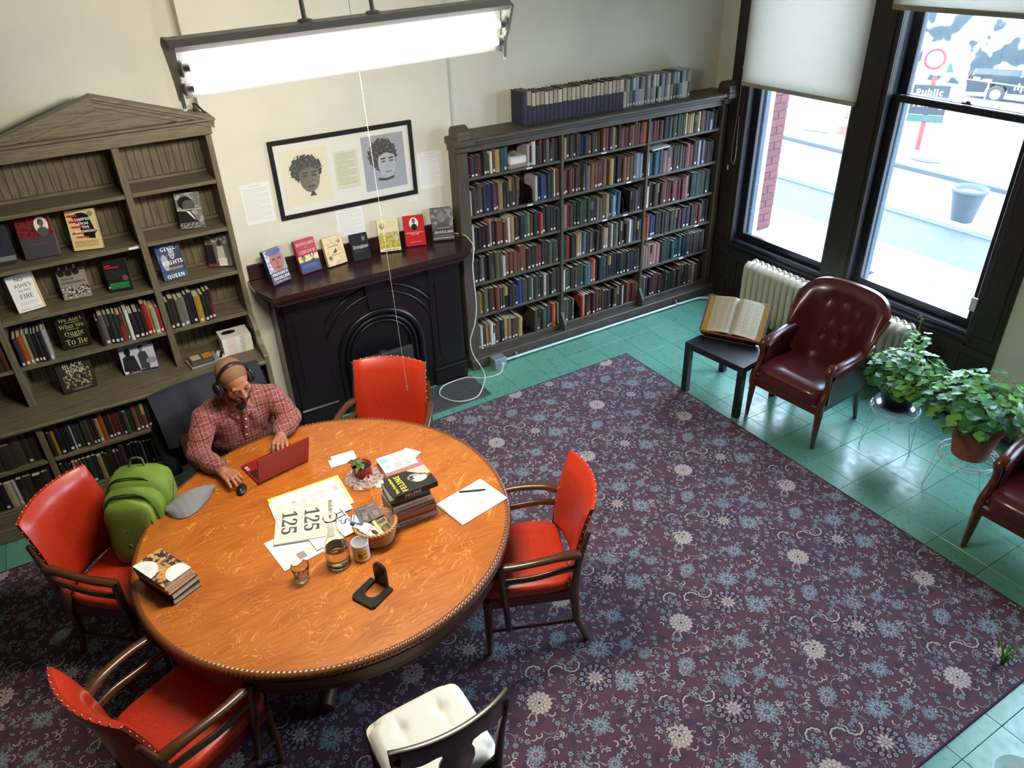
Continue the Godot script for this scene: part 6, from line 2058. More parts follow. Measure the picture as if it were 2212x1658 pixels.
func table_things() -> void:
	var y := TY + 0.0006
	var K := rgb(30, 30, 30)
	var W := rgb(240, 240, 236)
	# newspapers and leaflets
	sheet_of_paper("newspaper", "white newspaper sheet at the bottom of the spread of papers, nearest the drinking glass", Vector3(0.47, y, -2.90), Vector2(0.97, -0.13), 0.30, 0.24, 0.002, draw_picture(96, 80, W, [["t", 0.08, 0.5, 0.3, 0.4, rgb(190, 190, 188), 12, 1], ["r", 0.3, 0.72, 0.14, 0.2, rgb(150, 146, 140)], ["r", 0.45, 0.72, 0.2, 0.05, rgb(226, 226, 120)]]))
	sheet_of_paper("newspaper", "newspaper page with a lime green edge at the back of the spread of papers", Vector3(0.60, y + 0.0028, -3.18), Vector2(1.0, 0.02), 0.385, 0.27, 0.002, draw_picture(128, 96, rgb(238, 238, 230), [["r", 0, 0, 1, 0.06, rgb(196, 214, 96)], ["r", 0, 0, 0.05, 1, rgb(196, 214, 96)], ["r", 0.93, 0.0, 0.07, 1.0, rgb(226, 230, 150)], ["t", 0.2, 0.3, 0.6, 0.5, rgb(200, 200, 196), 10, 1]]))
	var pk := sheet_of_paper("newspaper", "pink newspaper page with red heading and small drawing in the spread of papers", Vector3(0.585, y + 0.0054, -3.135), Vector2(1.0, 0.04), 0.37, 0.26, 0.002, draw_picture(160, 112, rgb(240, 222, 226), [["e", 0.2, 0.32, 0.06, 0.04, rgb(40, 120, 70)], ["e", 0.27, 0.28, 0.05, 0.02, rgb(60, 150, 80)], ["e", 0.15, 0.38, 0.03, 0.03, rgb(196, 50, 50)], ["e", 0.07, 0.45, 0.05, 0.06, rgb(150, 206, 226)], ["e", 0.32, 0.2, 0.03, 0.02, rgb(190, 150, 60)], ["t", 0.42, 0.2, 0.1, 0.4, rgb(190, 150, 156), 14, 1], ["t", 0.55, 0.16, 0.1, 0.4, rgb(190, 150, 156), 14, 1], ["t", 0.68, 0.14, 0.1, 0.4, rgb(190, 150, 156), 14, 1], ["r", 0.9, 0.02, 0.1, 0.9, W]]))
	mat("red_ink", rgb(206, 46, 50), 0.7)
	words(pk, "The", 0.07, 0.02, MT.red_ink, Transform3D(Basis(Vector3.BACK, -1.2), Vector3(0.158, 0.08, 0.003)), "Droid Serif")
	var tl := sheet_of_paper("newspaper", "white newspaper page with tall thin letters showing beside the carafe", Vector3(0.605, y + 0.008, -2.985), Vector2(0.96, -0.1), 0.23, 0.34, 0.002, draw_picture(64, 96, W, [["t", 0.1, 0.1, 0.3, 0.3, rgb(206, 206, 204), 8, 1]]))
	words(tl, "TLS", 0.11, 0.05, MT.ink, Transform3D(Basis(Vector3.BACK, -PI / 2), Vector3(0.085, -0.03, 0.0032)), "Droid Serif")
	var np := sheet_of_paper("newspaper", "folded grey newspaper reading 125 lying topmost on the papers", Vector3(0.525, y + 0.0106, -3.035), Vector2(-0.33, 0.945), 0.285, 0.29, 0.006, draw_picture(96, 96, rgb(206, 208, 200), [["n", 0, 0, 1, 1, rgb(216, 218, 210), 40, 0.05, 0.0], ["t", 0.05, 0.04, 0.4, 0.03, rgb(170, 170, 164), 2, 1]]))
	mat("news_grey", rgb(78, 78, 74), 0.8)
	words(np, "125", 0.0, 0.075, MT.news_grey, Transform3D(Basis(), Vector3(0.0, -0.075, 0.0072)), "Droid Serif", true)
	words(np, "125", 0.0, 0.075, MT.news_grey, Transform3D(Basis(), Vector3(-0.0, 0.035, 0.0072)), "Droid Serif", true)
	words(np, "Book Review", 0.15, 0.022, MT.news_grey, Transform3D(Basis(), Vector3(-0.055, 0.125, 0.0072)), "Droid Serif", true)
	# loose cards
	for q in [[0.868, -3.425, 0.15, 0.07, 0.0, "blank white index card lying before the laptop, lower of two"], [0.882, -3.452, 0.13, 0.075, 0.0012, "white index card with a few lines lying before the laptop, upper of two"]]:
		sheet_of_paper("index_card", q[5], Vector3(q[0], y + q[4], q[1]), Vector2(0.99, 0.1), q[2], q[3], 0.0008, draw_picture(64, 36, W, [["t", 0.25, 0.4, 0.5, 0.3, rgb(196, 196, 200), 3, 1]]))
	# notebook, note and pen
	var nb := thing("spiral_notebook", "white spiral notebook open at a blank page near the table edge", "notebook")
	lay(nb, Vector3(1.306, y, -2.716), Vector2(0.296, -0.056))
	part(nb, "page_block", bb(-0.15, 0.15, -0.11, 0.11, 0.0, 0.006, 0.001), MT.paper)
	var sp := MB.new()
	for k in 22:
		var yy := lerpf(-0.102, 0.102, k / 21.0)
		var ring := []
		for j in 9:
			var a := TAU * j / 8.0
			ring.append(Vector3(-0.147 + cos(a) * 0.006, yy + 0.002 * sin(a), 0.005 + sin(a) * 0.0055))
		sp.tube(ring, 0.0009, 4)
	part(nb, "wire_spiral", sp, MT.black_plastic)
	var sn := thing("sticky_note", "pale yellow sticky note on the spiral notebook page", "note")
	lay(sn, Vector3(1.31, y + 0.0066, -2.70), Vector2(0.95, -0.3))
	var sb := MB.new()
	sb.sheet(4, 4, func(u: float, v: float) -> Vector3: return Vector3((u - 0.5) * 0.07, (v - 0.5) * 0.07, 0.0005 + 0.008 * pow(u, 3.0)))
	part(sn, "leaf", sb, mat("sticky_yellow", rgb(242, 240, 206), 0.8))
	var pn := thing("pen", "dark ballpoint pen lying on the spiral notebook", "pen", Vector3(1.347, y + 0.0115, -2.78))
	var d := Vector3(1.411 - 1.283, 0, -2.749 + 2.81).normalized()
	var pb := MB.new()
	pb.tube([-d * 0.072, -d * 0.066, d * 0.04, d * 0.058, d * 0.07], [0.004, 0.0052, 0.0052, 0.0042, 0.001], 10)
	part(pn, "barrel", pb, mat("pen_dark", rgb(40, 42, 52), 0.25))
	var pc := MB.new()
	pc.tube([-d * 0.07 + Vector3.UP * 0.0066, -d * 0.03 + Vector3.UP * 0.0066], 0.0014, 5)
	part(pn, "clip", pc, mat("pen_metal", rgb(200, 202, 210), 0.2, 0.9))
	# stack of books in the middle
	var X := Vector2(1.0, 0.06)
	var yy := y
	var st := [["white spined paperback NEVER CRY WOLF at the bottom of the middle stack", 0.225, 0.2, 0.030, rgb(206, 196, 186), 0.0], ["rust red book second from bottom of the middle stack", 0.222, 0.19, 0.026, rgb(146, 76, 60), 0.0], ["tan brown book third from bottom of the middle stack", 0.225, 0.2, 0.032, rgb(150, 126, 96), -0.02], ["mauve edged book fourth from bottom of the middle stack", 0.21, 0.19, 0.018, rgb(150, 120, 112), 0.05], ["white book with teal lettering in the middle stack", 0.205, 0.165, 0.036, rgb(214, 216, 208), 0.02], ["black book second from top of the middle stack", 0.2, 0.15, 0.026, rgb(30, 30, 32), 0.0], ["grey green book just under the top of the middle stack", 0.205, 0.155, 0.018, rgb(110, 120, 104), -0.03]]
	for k in st.size():
		var q: Array = st[k]
		var o := flat_book(q[0], Vector3(1.012 - 0.004 * k, yy, -2.835 + 0.006 * k), X.rotated(-q[5]), q[1], q[2], q[3], q[4])
		if k == 0:
			words(o, "NEVER CRY WOLF", 0.12, 0.013, MT.ink, Transform3D(Basis(Vector3.RIGHT, PI / 2), Vector3(-0.03, -q[2] / 2 - 0.0008, q[3] / 2)), "Droid Sans", true)
		if k == 4:
			words(o, "Country Bestiary", 0.17, 0.022, mat("teal_ink", rgb(60, 130, 118), 0.7), Transform3D(Basis(Vector3.RIGHT, PI / 2), Vector3(-0.005, -q[2] / 2 - 0.0008, q[3] / 2)), "Droid Serif", true)
		yy += q[3] + 0.0006
	var fe := flat_book("black book with yellow title and a photographed animal topping the middle stack", Vector3(1.015, yy, -2.79), X.rotated(-0.05), 0.225, 0.16, 0.03, rgb(34, 34, 34), "", draw_picture(144, 100, rgb(40, 40, 38), [["p", rgb(176, 176, 172), 0.55, 0.0, 1.0, 0.0, 1.0, 0.5, 0.75, 0.3], ["e", 0.62, 0.42, 0.15, 0.17, rgb(150, 150, 146)], ["e", 0.72, 0.55, 0.17, 0.16, rgb(196, 196, 190)], ["e", 0.56, 0.38, 0.05, 0.05, K], ["e", 0.54, 0.48, 0.07, 0.04, rgb(60, 60, 58)], ["t", 0.84, 0.3, 0.12, 0.3, rgb(206, 196, 60), 4, 3]]))
	mat("bright_yellow_ink", rgb(228, 216, 60), 0.6)
	words(fe, "The Fabulous", 0.13, 0.024, MT.bright_yellow_ink, Transform3D(Basis(Vector3.BACK, PI / 2), Vector3(-0.088, 0.0, 0.0312)), "Droid Sans", true)
	words(fe, "FELINE", 0.13, 0.034, MT.bright_yellow_ink, Transform3D(Basis(Vector3.BACK, PI / 2), Vector3(-0.05, 0.0, 0.0312)), "Droid Sans", true)
	words(fe, "FELINE", 0.09, 0.018, MT.white_ink, Transform3D(Basis(Vector3.RIGHT, PI / 2), Vector3(-0.02, -0.081, 0.015)), "Droid Sans", true)
	# framed pad and leaflets behind
	var pad := flat_book("pink bound album lying flat behind the middle stack", Vector3(1.115, y, -3.18), Vector2(0.99, 0.1), 0.215, 0.19, 0.045, rgb(176, 120, 104))
	tag(pad, "", "", "")
	var q1 := sheet_of_paper("leaflet", "pale blue leaflet with small pictures lying on the pink album", Vector3(1.10, y + 0.0462, -3.19), Vector2(0.97, 0.02), 0.19, 0.15, 0.004, draw_picture(96, 80, rgb(226, 234, 238), [["r", 0.06, 0.1, 0.22, 0.35, rgb(150, 196, 200)], ["r", 0.36, 0.1, 0.22, 0.35, rgb(206, 196, 196)], ["r", 0.66, 0.1, 0.22, 0.35, rgb(150, 196, 200)], ["r", 0.06, 0.55, 0.22, 0.35, rgb(170, 206, 206)], ["r", 0.36, 0.55, 0.22, 0.35, rgb(206, 180, 176)], ["r", 0.66, 0.55, 0.22, 0.35, rgb(170, 200, 206)]]))
	sheet_of_paper("leaflet", "cream note slips lying crosswise on the pale blue leaflet", Vector3(1.175, y + 0.0512, -3.20), Vector2(0.8, -0.55), 0.1, 0.1, 0.002, draw_picture(16, 16, rgb(240, 240, 226), []))
	sheet_of_paper("leaflet", "white slip poking out beside the pink album towards the potted plant", Vector3(0.985, y, -3.10), Vector2(0.8, 0.55), 0.09, 0.06, 0.001, draw_picture(16, 16, rgb(240, 240, 238), []))
	# little plant in crumpled film
	var fl := thing("plastic_film", "crumpled clear plastic film around the small red pot", "wrapping", Vector3(0.905, y, -3.195))
	var fb := MB.new()
	var nz := noise(5, 9.0, 3)
	fb.sheet(40, 12, func(u: float, v: float) -> Vector3:
		var a := u * TAU
		var r := lerpf(0.052, 0.098, v)
		var n := nz.get_noise_2d(cos(a) * 0.7 + v * 0.3, sin(a) * 0.7 + v * 0.2)
		return Vector3(cos(a) * (r + n * 0.02), maxf(0.001, 0.034 * (1.0 - v) + 0.016 * absf(n) * 2.0 + 0.004), -sin(a) * (r + n * 0.02)))
	part(fl, "film", fb, mat("film_clear", rgb(226, 222, 226), 0.15, 0.0, {"alpha": 0.38}))
	var rp := thing("small_pot", "small red plastic pot with reddish leaves beside the middle stack", "potted plant", Vector3(0.905, y, -3.20))
	var rb := MB.new()
	rb.lathe([Vector2(0.036, 0.0), Vector2(0.048, 0.085), Vector2(0.053, 0.087), Vector2(0.053, 0.1), Vector2(0.048, 0.1), Vector2(0.046, 0.085), Vector2(0.0, 0.084)], 24)
	part(rp, "pot", rb, mat("pot_red", rgb(150, 32, 36), 0.4))
	var so := MB.new()
	so.lathe([Vector2(0.0465, 0.086), Vector2(0.02, 0.092), Vector2(0.0, 0.093)], 16)
	part(rp, "soil", so, mat("soil", rgb(50, 36, 30), 0.95, 0.0, {"bump": T.fine, "bump_cm": 0.3, "tri": 20.0}))
	rng.seed = 12
	for k in 16:
		var a := rng.randf_range(1.6, 4.9)
		var l := rng.randf_range(0.03, 0.065)
		var b := MB.new()
		var dd := Vector3(cos(a), 0, -sin(a))
		var sd := Vector3(-dd.z, 0, dd.x)
		var o2 := dd * rng.randf_range(0.0, 0.025) + Vector3.UP * 0.09
		b.sheet(2, 5, func(u: float, v: float) -> Vector3:
			return o2 + dd * (l * v) + Vector3.UP * (0.03 * sin(v * 2.6) ) + sd * ((u - 0.5) * 0.024 * sin(PI * (0.08 + 0.9 * v))))
		part(rp, "leaf", b, mat("small_leaf_%d" % (k % 2), [rgb(70, 120, 44), rgb(86, 66, 40)][k % 2], 0.5, 0.0, {"back": rgb(60, 80, 20)}))
	var sk := thing("skewer", "thin wooden stick leaning from the red pot to the table", "stick", Vector3(0.9, 0.0, -3.1))
	var kb := MB.new()
	kb.tube([Vector3(0.0, y + 0.075, -0.03), Vector3(-0.055, y + 0.004, 0.30)], 0.0026, 6)
	part(sk, "stick", kb, mat("stick_wood", rgb(190, 140, 100), 0.6))
	# basket
	var bc := Vector3(0.79, y, -2.735)
	var bs := thing("wicker_basket", "round wicker basket holding cassettes and cards", "basket", bc)
	var wk := mat("wicker", rgb(196, 142, 84), 0.55)
	var wv := MB.new()
	for r in 9:
		var path := []
		var h := 0.006 + r * 0.0105
		var rad := lerpf(0.076, 0.1, pow(r / 8.0, 0.7))
		for k in 73:
			var a := TAU * k / 72.0
			path.append(Vector3(cos(a) * (rad + 0.0022 * (1 if (k + r) % 2 else -1)), h, sin(a) * (rad + 0.0022 * (1 if (k + r) % 2 else -1))))
		wv.tube(path, 0.005, 6)
	part(bs, "weave", wv, wk)
	var rm := MB.new()
	for s in 2:
		var path := []
		for k in 97:
			var a := TAU * k / 96.0
			var tw := a * 18.0 + s * PI
			path.append(Vector3(cos(a) * (0.102 + cos(tw) * 0.004), 0.1 + sin(tw) * 0.004, sin(a) * (0.102 + cos(tw) * 0.004)))
		rm.tube(path, 0.0055, 6)
	part(bs, "braided_rim", rm, wk)
	var bt := MB.new()
	bt.lathe([Vector2(0.0, 0.002), Vector2(0.076, 0.002), Vector2(0.076, 0.008), Vector2(0.0, 0.008)], 24)
	part(bs, "base", bt, wk)
	var tp := [[Vector3(0.03, 0.055, 0.025), 0.25, 0.9, rgb(236, 222, 140), "cream cassette reading Jazz in the wicker basket", 0], [Vector3(-0.035, 0.06, 0.03), 0.75, 0.8, rgb(236, 226, 220), "white and red cassette leaning in the wicker basket", 1], [Vector3(-0.05, 0.07, -0.005), 0.9, 0.7, rgb(196, 200, 210), "pale cassette with green stripe in the wicker basket", 2], [Vector3(-0.055, 0.08, -0.04), 1.1, 0.6, rgb(70, 76, 150), "blue edged cassette in the wicker basket", 3], [Vector3(-0.005, 0.075, -0.03), 0.1, 1.0, rgb(110, 84, 84), "brown cassette in the middle of the wicker basket", 4], [Vector3(0.065, 0.065, 0.0), -0.5, 1.1, rgb(176, 110, 80), "copper toned cassette at the side of the wicker basket", 5], [Vector3(0.02, 0.095, -0.06), 0.1, 0.35, rgb(120, 100, 100), "mauve grey case lying over the far rim of the wicker basket", 6], [Vector3(-0.03, 0.092, -0.062), -0.05, 0.5, rgb(72, 68, 66), "dark grey case standing at the far side of the wicker basket", 7]]
	for q in tp:
		var o := thing("cassette_case", q[4], "cassette", bc + q[0], q[1])
		o.rotation.x = q[2] * 0.55
		o.position.y += 0.022
		part(o, "case", bx(Vector3.ZERO, Vector3(0.066, 0.012, 0.1), 0.0015), mat("case_%d" % q[5], q[3], 0.35))
		var lb := MB.new()
		lb.quad(Vector3(-0.018, 0.0064, 0.046), Vector3(0.03, 0.0064, 0.046), Vector3(0.03, 0.0064, -0.046), Vector3(-0.018, 0.0064, -0.046))
		part(o, "insert_print", lb, mat("case_print_%d" % q[5], Color.WHITE, 0.4, 0.0, {"tex": draw_picture(32, 48, [rgb(30, 28, 26), rgb(226, 220, 214), rgb(206, 214, 214), rgb(206, 204, 214), rgb(80, 56, 56), rgb(140, 80, 56), rgb(110, 90, 90), rgb(50, 46, 46)][q[5]], [["e", 0.4, 0.7, 0.25, 0.2, [rgb(130, 66, 30), rgb(60, 50, 60), rgb(70, 110, 90), rgb(90, 90, 120), rgb(150, 126, 110), rgb(60, 40, 40), rgb(140, 120, 118), rgb(110, 104, 100)][q[5]]], ["r", 0.1, 0.1 + 0.3 * int(q[5] == 1), 0.8, 0.06, [rgb(214, 170, 50), rgb(206, 70, 50), rgb(60, 120, 84), rgb(70, 70, 150), rgb(190, 170, 150), rgb(206, 150, 110), rgb(160, 150, 146), rgb(150, 146, 140)][q[5]]]])}))
		if q[5] == 0:
			words(o, "Jazz", 0.044, 0.022, MT.bright_yellow_ink, Transform3D(Basis(Vector3.RIGHT, -PI / 2), Vector3(0.006, 0.0072, -0.012)), "Droid Serif", true)
	# mug
	var mg := thing("mug", "white ceramic mug with a yellow print", "mug", Vector3(0.678, y, -2.652), 0.5)
	var mm := MB.new()
	mm.lathe([Vector2(0.0, 0.001), Vector2(0.036, 0.0), Vector2(0.04, 0.005), Vector2(0.0415, 0.095), Vector2(0.0405, 0.099), Vector2(0.038, 0.097), Vector2(0.0365, 0.01), Vector2(0.0, 0.008)], 32)
	part(mg, "body", mm, mat("mug_white", rgb(232, 232, 236), 0.18))
	var mh := MB.new()
	mh.tube(smooth_path([Vector3(0.038, 0.078, 0), Vector3(0.062, 0.08, 0), Vector3(0.073, 0.055, 0), Vector3(0.062, 0.028, 0), Vector3(0.038, 0.024, 0)], 4), 0.0062, 8, true, Vector2(1.3, 1))
	part(mg, "handle", mh, MT.mug_white)
	var mp := MB.new()
	mp.sheet(10, 1, func(u: float, v: float) -> Vector3:
		var a := lerpf(-2.9, -1.6, u)
		return Vector3(cos(a) * 0.0423, 0.02 + v * 0.05, -sin(a) * 0.0423))
	part(mg, "yellow_print", mp, mat("mug_print", Color.WHITE, 0.25, 0.0, {"tex": draw_picture(64, 48, rgb(226, 196, 70), [["e", 0.3, 0.5, 0.2, 0.3, rgb(120, 90, 30)], ["e", 0.7, 0.4, 0.06, 0.08, K], ["t", 0.1, 0.85, 0.8, 0.06, K, 1, 3]])}))
	# carafe with water and drinking glass
	var gl := mat("clear_glass", rgb(250, 252, 250), 0.0, 0.0, {"refract": 0.05})
	var ca := thing("carafe", "glass carafe half full of water", "carafe", Vector3(0.572, y, -2.672))
	var cm := MB.new()
	cm.lathe([Vector2(0.0, 0.0005), Vector2(0.046, 0.0), Vector2(0.055, 0.008), Vector2(0.057, 0.03), Vector2(0.056, 0.105), Vector2(0.046, 0.15), Vector2(0.03, 0.185), Vector2(0.023, 0.21), Vector2(0.0225, 0.235), Vector2(0.029, 0.27), Vector2(0.0335, 0.285), Vector2(0.0315, 0.2855), Vector2(0.0265, 0.268), Vector2(0.0203, 0.235), Vector2(0.0205, 0.21), Vector2(0.0275, 0.184), Vector2(0.0435, 0.148), Vector2(0.0535, 0.105), Vector2(0.0545, 0.03), Vector2(0.052, 0.014), Vector2(0.0, 0.012)], 40)
	part(ca, "glass", cm, gl)
	var wa := MB.new()
	wa.lathe([Vector2(0.0, 0.0128), Vector2(0.0512, 0.0148), Vector2(0.0538, 0.03), Vector2(0.0528, 0.102), Vector2(0.0525, 0.104), Vector2(0.0, 0.104)], 40)
	part(ca, "water", wa, mat("water", rgb(246, 240, 214), 0.0, 0.0, {"refract": 0.033}))
	var dg := thing("drinking_glass", "empty faceted drinking glass beside the carafe", "glass", Vector3(0.393, y, -2.665))
	var gm := MB.new()
	var rr := []
	for q in [[0.0, 0.0005, 0], [0.029, 0.0, 1], [0.031, 0.004, 1], [0.035, 0.04, 1], [0.0385, 0.062, 0], [0.041, 0.088, 0], [0.0392, 0.0885, 0], [0.0366, 0.062, 0], [0.0325, 0.04, 0], [0.028, 0.016, 0], [0.0, 0.014, 0]]:
		var ring := []
		for k in 40:
			var a := -TAU * k / 40.0
			var f := 1.0
			if q[2] == 1:
				var s := fmod(k, 4.0) / 4.0 * TAU / 10.0 - TAU / 20.0
				f = cos(TAU / 20.0) / cos(s)
			ring.append(Vector3(cos(a) * q[0] * f, q[1], sin(a) * q[0] * f))
		rr.append(ring)
	gm.rings(rr, true, false, false)
	part(dg, "glass", gm, gl)
	# steel bookend lying on the table
	var be := thing("bookend", "black metal bookend standing empty on the table", "bookend")
	var ex := Vector3(0.059, 0, 0.118).normalized()
	be.transform = Transform3D(Basis(ex, Vector3.UP, ex.cross(Vector3.UP)), Vector3(0.688, y, -2.434))
	var uf := MB.new()
	uf.xf = Transform3D(Basis(Vector3.RIGHT, -PI / 2), Vector3.ZERO)
	var pl := PackedVector2Array([Vector2(-0.066, 0.0), Vector2(-0.066, -0.12), Vector2(-0.056, -0.135), Vector2(0.056, -0.135), Vector2(0.066, -0.12), Vector2(0.066, 0.0), Vector2(0.036, 0.0), Vector2(0.036, -0.06)])
	for k in 9:
		var a := -PI * k / 8.0
		pl.append(Vector2(cos(a) * 0.036, -0.06 + sin(a) * 0.036))
	pl.append(Vector2(-0.036, 0.0))
	var p2 := PackedVector2Array()
	for a in pl:
		p2.append(Vector2(a.x, -a.y * -1.0))
	uf.prism(p2, 0.0, 0.016)
	part(be, "base_plate", uf, mat("bookend_black", rgb(18, 18, 20), 0.35))
	var up := MB.new()
	var ua := PackedVector2Array([Vector2(-0.035, 0.0), Vector2(0.066, 0.0), Vector2(0.066, 0.016), Vector2(0.036, 0.016), Vector2(0.036, 0.095)])
	for k in 9:
		var a := PI * k / 8.0
		ua.append(Vector2(cos(a) * 0.036, 0.095 + sin(a) * 0.036))
	up.prism(PackedVector2Array([Vector2(-0.036, 0.0), Vector2(0.036, 0.0), Vector2(0.036, 0.1), Vector2(0.03, 0.12), Vector2(0.012, 0.134), Vector2(-0.012, 0.134), Vector2(-0.03, 0.12), Vector2(-0.036, 0.1)]), -0.008, 0.004)
	part(be, "upright_plate", up, MT.bookend_black)
	# stack at the far edge
	var pat := draw_picture(150, 90, rgb(206, 150, 90), [["e", 0.5, 0.0, 0.42, 0.3, rgb(70, 60, 56)], ["n", 0, 0, 1, 1, rgb(62, 54, 52), 50, 0.035, -0.02], ["n", 0, 0, 1, 1, rgb(206, 190, 140), 51, 0.05, 0.12], ["n", 0, 0, 1, 1, rgb(206, 96, 60), 52, 0.06, 0.25], ["e", 0.92, 0.35, 0.28, 0.38, rgb(240, 240, 238)], ["e", 0.3, 1.0, 0.3, 0.5, rgb(240, 240, 238)], ["t", 0.2, 0.72, 0.2, 0.2, rgb(196, 200, 206), 4, 1]])
	var sx := Vector2(0.103, 0.207)
	yy = y
	var names := ["black covered book at the bottom of the stack on the table rim", "black book with yellow patch third down in the stack on the table rim", "patterned orange book second in the stack on the table rim", "patterned orange book with white semicircles topping the stack on the table rim"]
	for k in 4:
		var o := flat_book(names[k], Vector3(-0.125 - 0.006 * k, yy, -2.962 - 0.004 * k), sx.rotated([0.05, -0.02, 0.0, 0.03][k]), 0.235, 0.142, [0.028, 0.03, 0.024, 0.028][k], [rgb(34, 34, 36), rgb(40, 40, 44), rgb(190, 130, 80), rgb(160, 110, 70)][k], "", pat if k == 3 else (draw_picture(48, 30, rgb(50, 50, 54), [["e", 0.7, 0.2, 0.25, 0.4, rgb(226, 206, 80)]]) if k == 1 else null))
		yy += [0.028, 0.03, 0.024, 0.028][k] + 0.0008
	# laptop
	var lp := thing("laptop", "red laptop open before the man", "laptop")
	var hx := Vector3(0.296, 0, -0.059).normalized()
	lp.transform = Transform3D(Basis(hx, Vector3.UP, hx.cross(Vector3.UP)), Vector3(0.555, y, -3.5))
	var red := mat("laptop_red", rgb(150, 30, 26), 0.42, 0.1)
	part(lp, "base", bb(-0.152, 0.152, 0.002, 0.015, -0.21, 0.0, 0.003), red)
	var kb2 := MB.new()
	for r in 5:
		for k in 13:
			kb2.box(Vector3(-0.132 + k * 0.022, 0.0162, -0.035 - r * 0.019), Vector3(0.019, 0.002, 0.016), 0.0006)
	part(lp, "keys", kb2, MT.black_plastic)
	part(lp, "touchpad", bb(-0.045, 0.045, 0.0152, 0.0156, -0.2, -0.145), mat("pad_red", rgb(130, 26, 22), 0.3))
	part(lp, "sticker", bb(-0.145, -0.128, 0.0152, 0.0156, -0.155, -0.14), mat("sticker_blue", rgb(150, 190, 214), 0.4))
	part(lp, "sticker", bb(-0.145, -0.128, 0.0152, 0.0156, -0.178, -0.163), mat("sticker_grey", rgb(206, 210, 206), 0.4))
	var lid := MB.new()
	lid.xf = Transform3D(Basis(Vector3.RIGHT, 0.37), Vector3(0, 0.015, 0.002))
	lid.box(Vector3(0, 0.103, 0.0), Vector3(0.304, 0.206, 0.008), 0.003)
	var ld := part(lp, "lid", lid, red)
	var scn := MB.new()
	scn.xf = lid.xf
	scn.box(Vector3(0, 0.108, -0.0046), Vector3(0.285, 0.178, 0.0008))
	part(ld, "display_glass", scn, mat("dark_glass", rgb(20, 22, 28), 0.1))
	var ms := thing("computer_mouse", "small black computer mouse under the man's hand", "mouse", Vector3(0.318, y, -3.468), -0.35)
	var mb := MB.new()
	mb.ball(Vector3(0, 0.012, 0), Vector3(0.027, 0.016, 0.045), 18, 10)
	for k in mb.v.size():
		mb.v[k].y = maxf(mb.v[k].y, 0.0005)
	part(ms, "shell", mb, mat("mouse_black", rgb(24, 24, 27), 0.35))
	part(ms, "wheel", bx(Vector3(0, 0.026, 0.022), Vector3(0.006, 0.008, 0.016), 0.002), mat("mouse_wheel", rgb(190, 190, 194), 0.3, 0.6))
	# flat cap
	var cp := thing("flat_cap", "grey flat cap folded on the table rim", "cap", Vector3(0, 0, 0))
	var cb := MB.new()
	var sec := func(u: float) -> Array:
		var f := Vector3(lerpf(-0.062, 0.19, u), y, -3.497 + 0.105 * sin(PI * pow(u, 0.75)) - 0.05 * u)
		var r := Vector3(lerpf(-0.058, 0.205, u), y + 0.008 + 0.055 * sin(PI * clampf(u * 0.7 + 0.14, 0, 1)), -3.512 - 0.01 * sin(PI * u) - 0.055 * u)
		var b := Vector3(lerpf(-0.055, 0.2, u), y, -3.52 - 0.025 * sin(PI * u) - 0.055 * u)
		return [f, r, b]
	var rings := []
	for k in 25:
		var s: Array = sec.call(k / 24.0)
		var ring := []
		for j in 11:
			var t := j / 10.0
			var q: Vector3 = s[0].bezier_interpolate(s[0].lerp(s[1], 0.5) + Vector3(0, 0.028, 0.026), s[1] + Vector3(0, 0.0, 0.018), s[1], t * 1.4) if t < 0.714 else s[1].lerp(s[2], (t - 0.714) / 0.286)
			ring.append(q + Vector3(0, 0.003 * sin(k * 1.7 + j), 0))
		for q in ring.size():
			ring[q].y = maxf(ring[q].y, y)
		rings.append(ring)
	cb.rings(rings, false)
	part(cp, "crown", cb, mat("cap_grey", rgb(132, 130, 132), 0.9, 0.0, {"rim": 0.3, "bump": T.fine, "bump_cm": 0.05, "tri": 12.0}))
	var bm := MB.new()
	var e0 := []
	var e1 := []
	for k in 25:
		var s: Array = sec.call(k / 24.0)
		e0.append(s[0] + Vector3(0, 0.001, 0))
		e1.append(s[0] + Vector3(0, 0.006, 0.004))
	bm.rings([e0, e1], false)
	part(cp, "band_edge", bm, mat("cap_dark", rgb(70, 68, 70), 0.9))

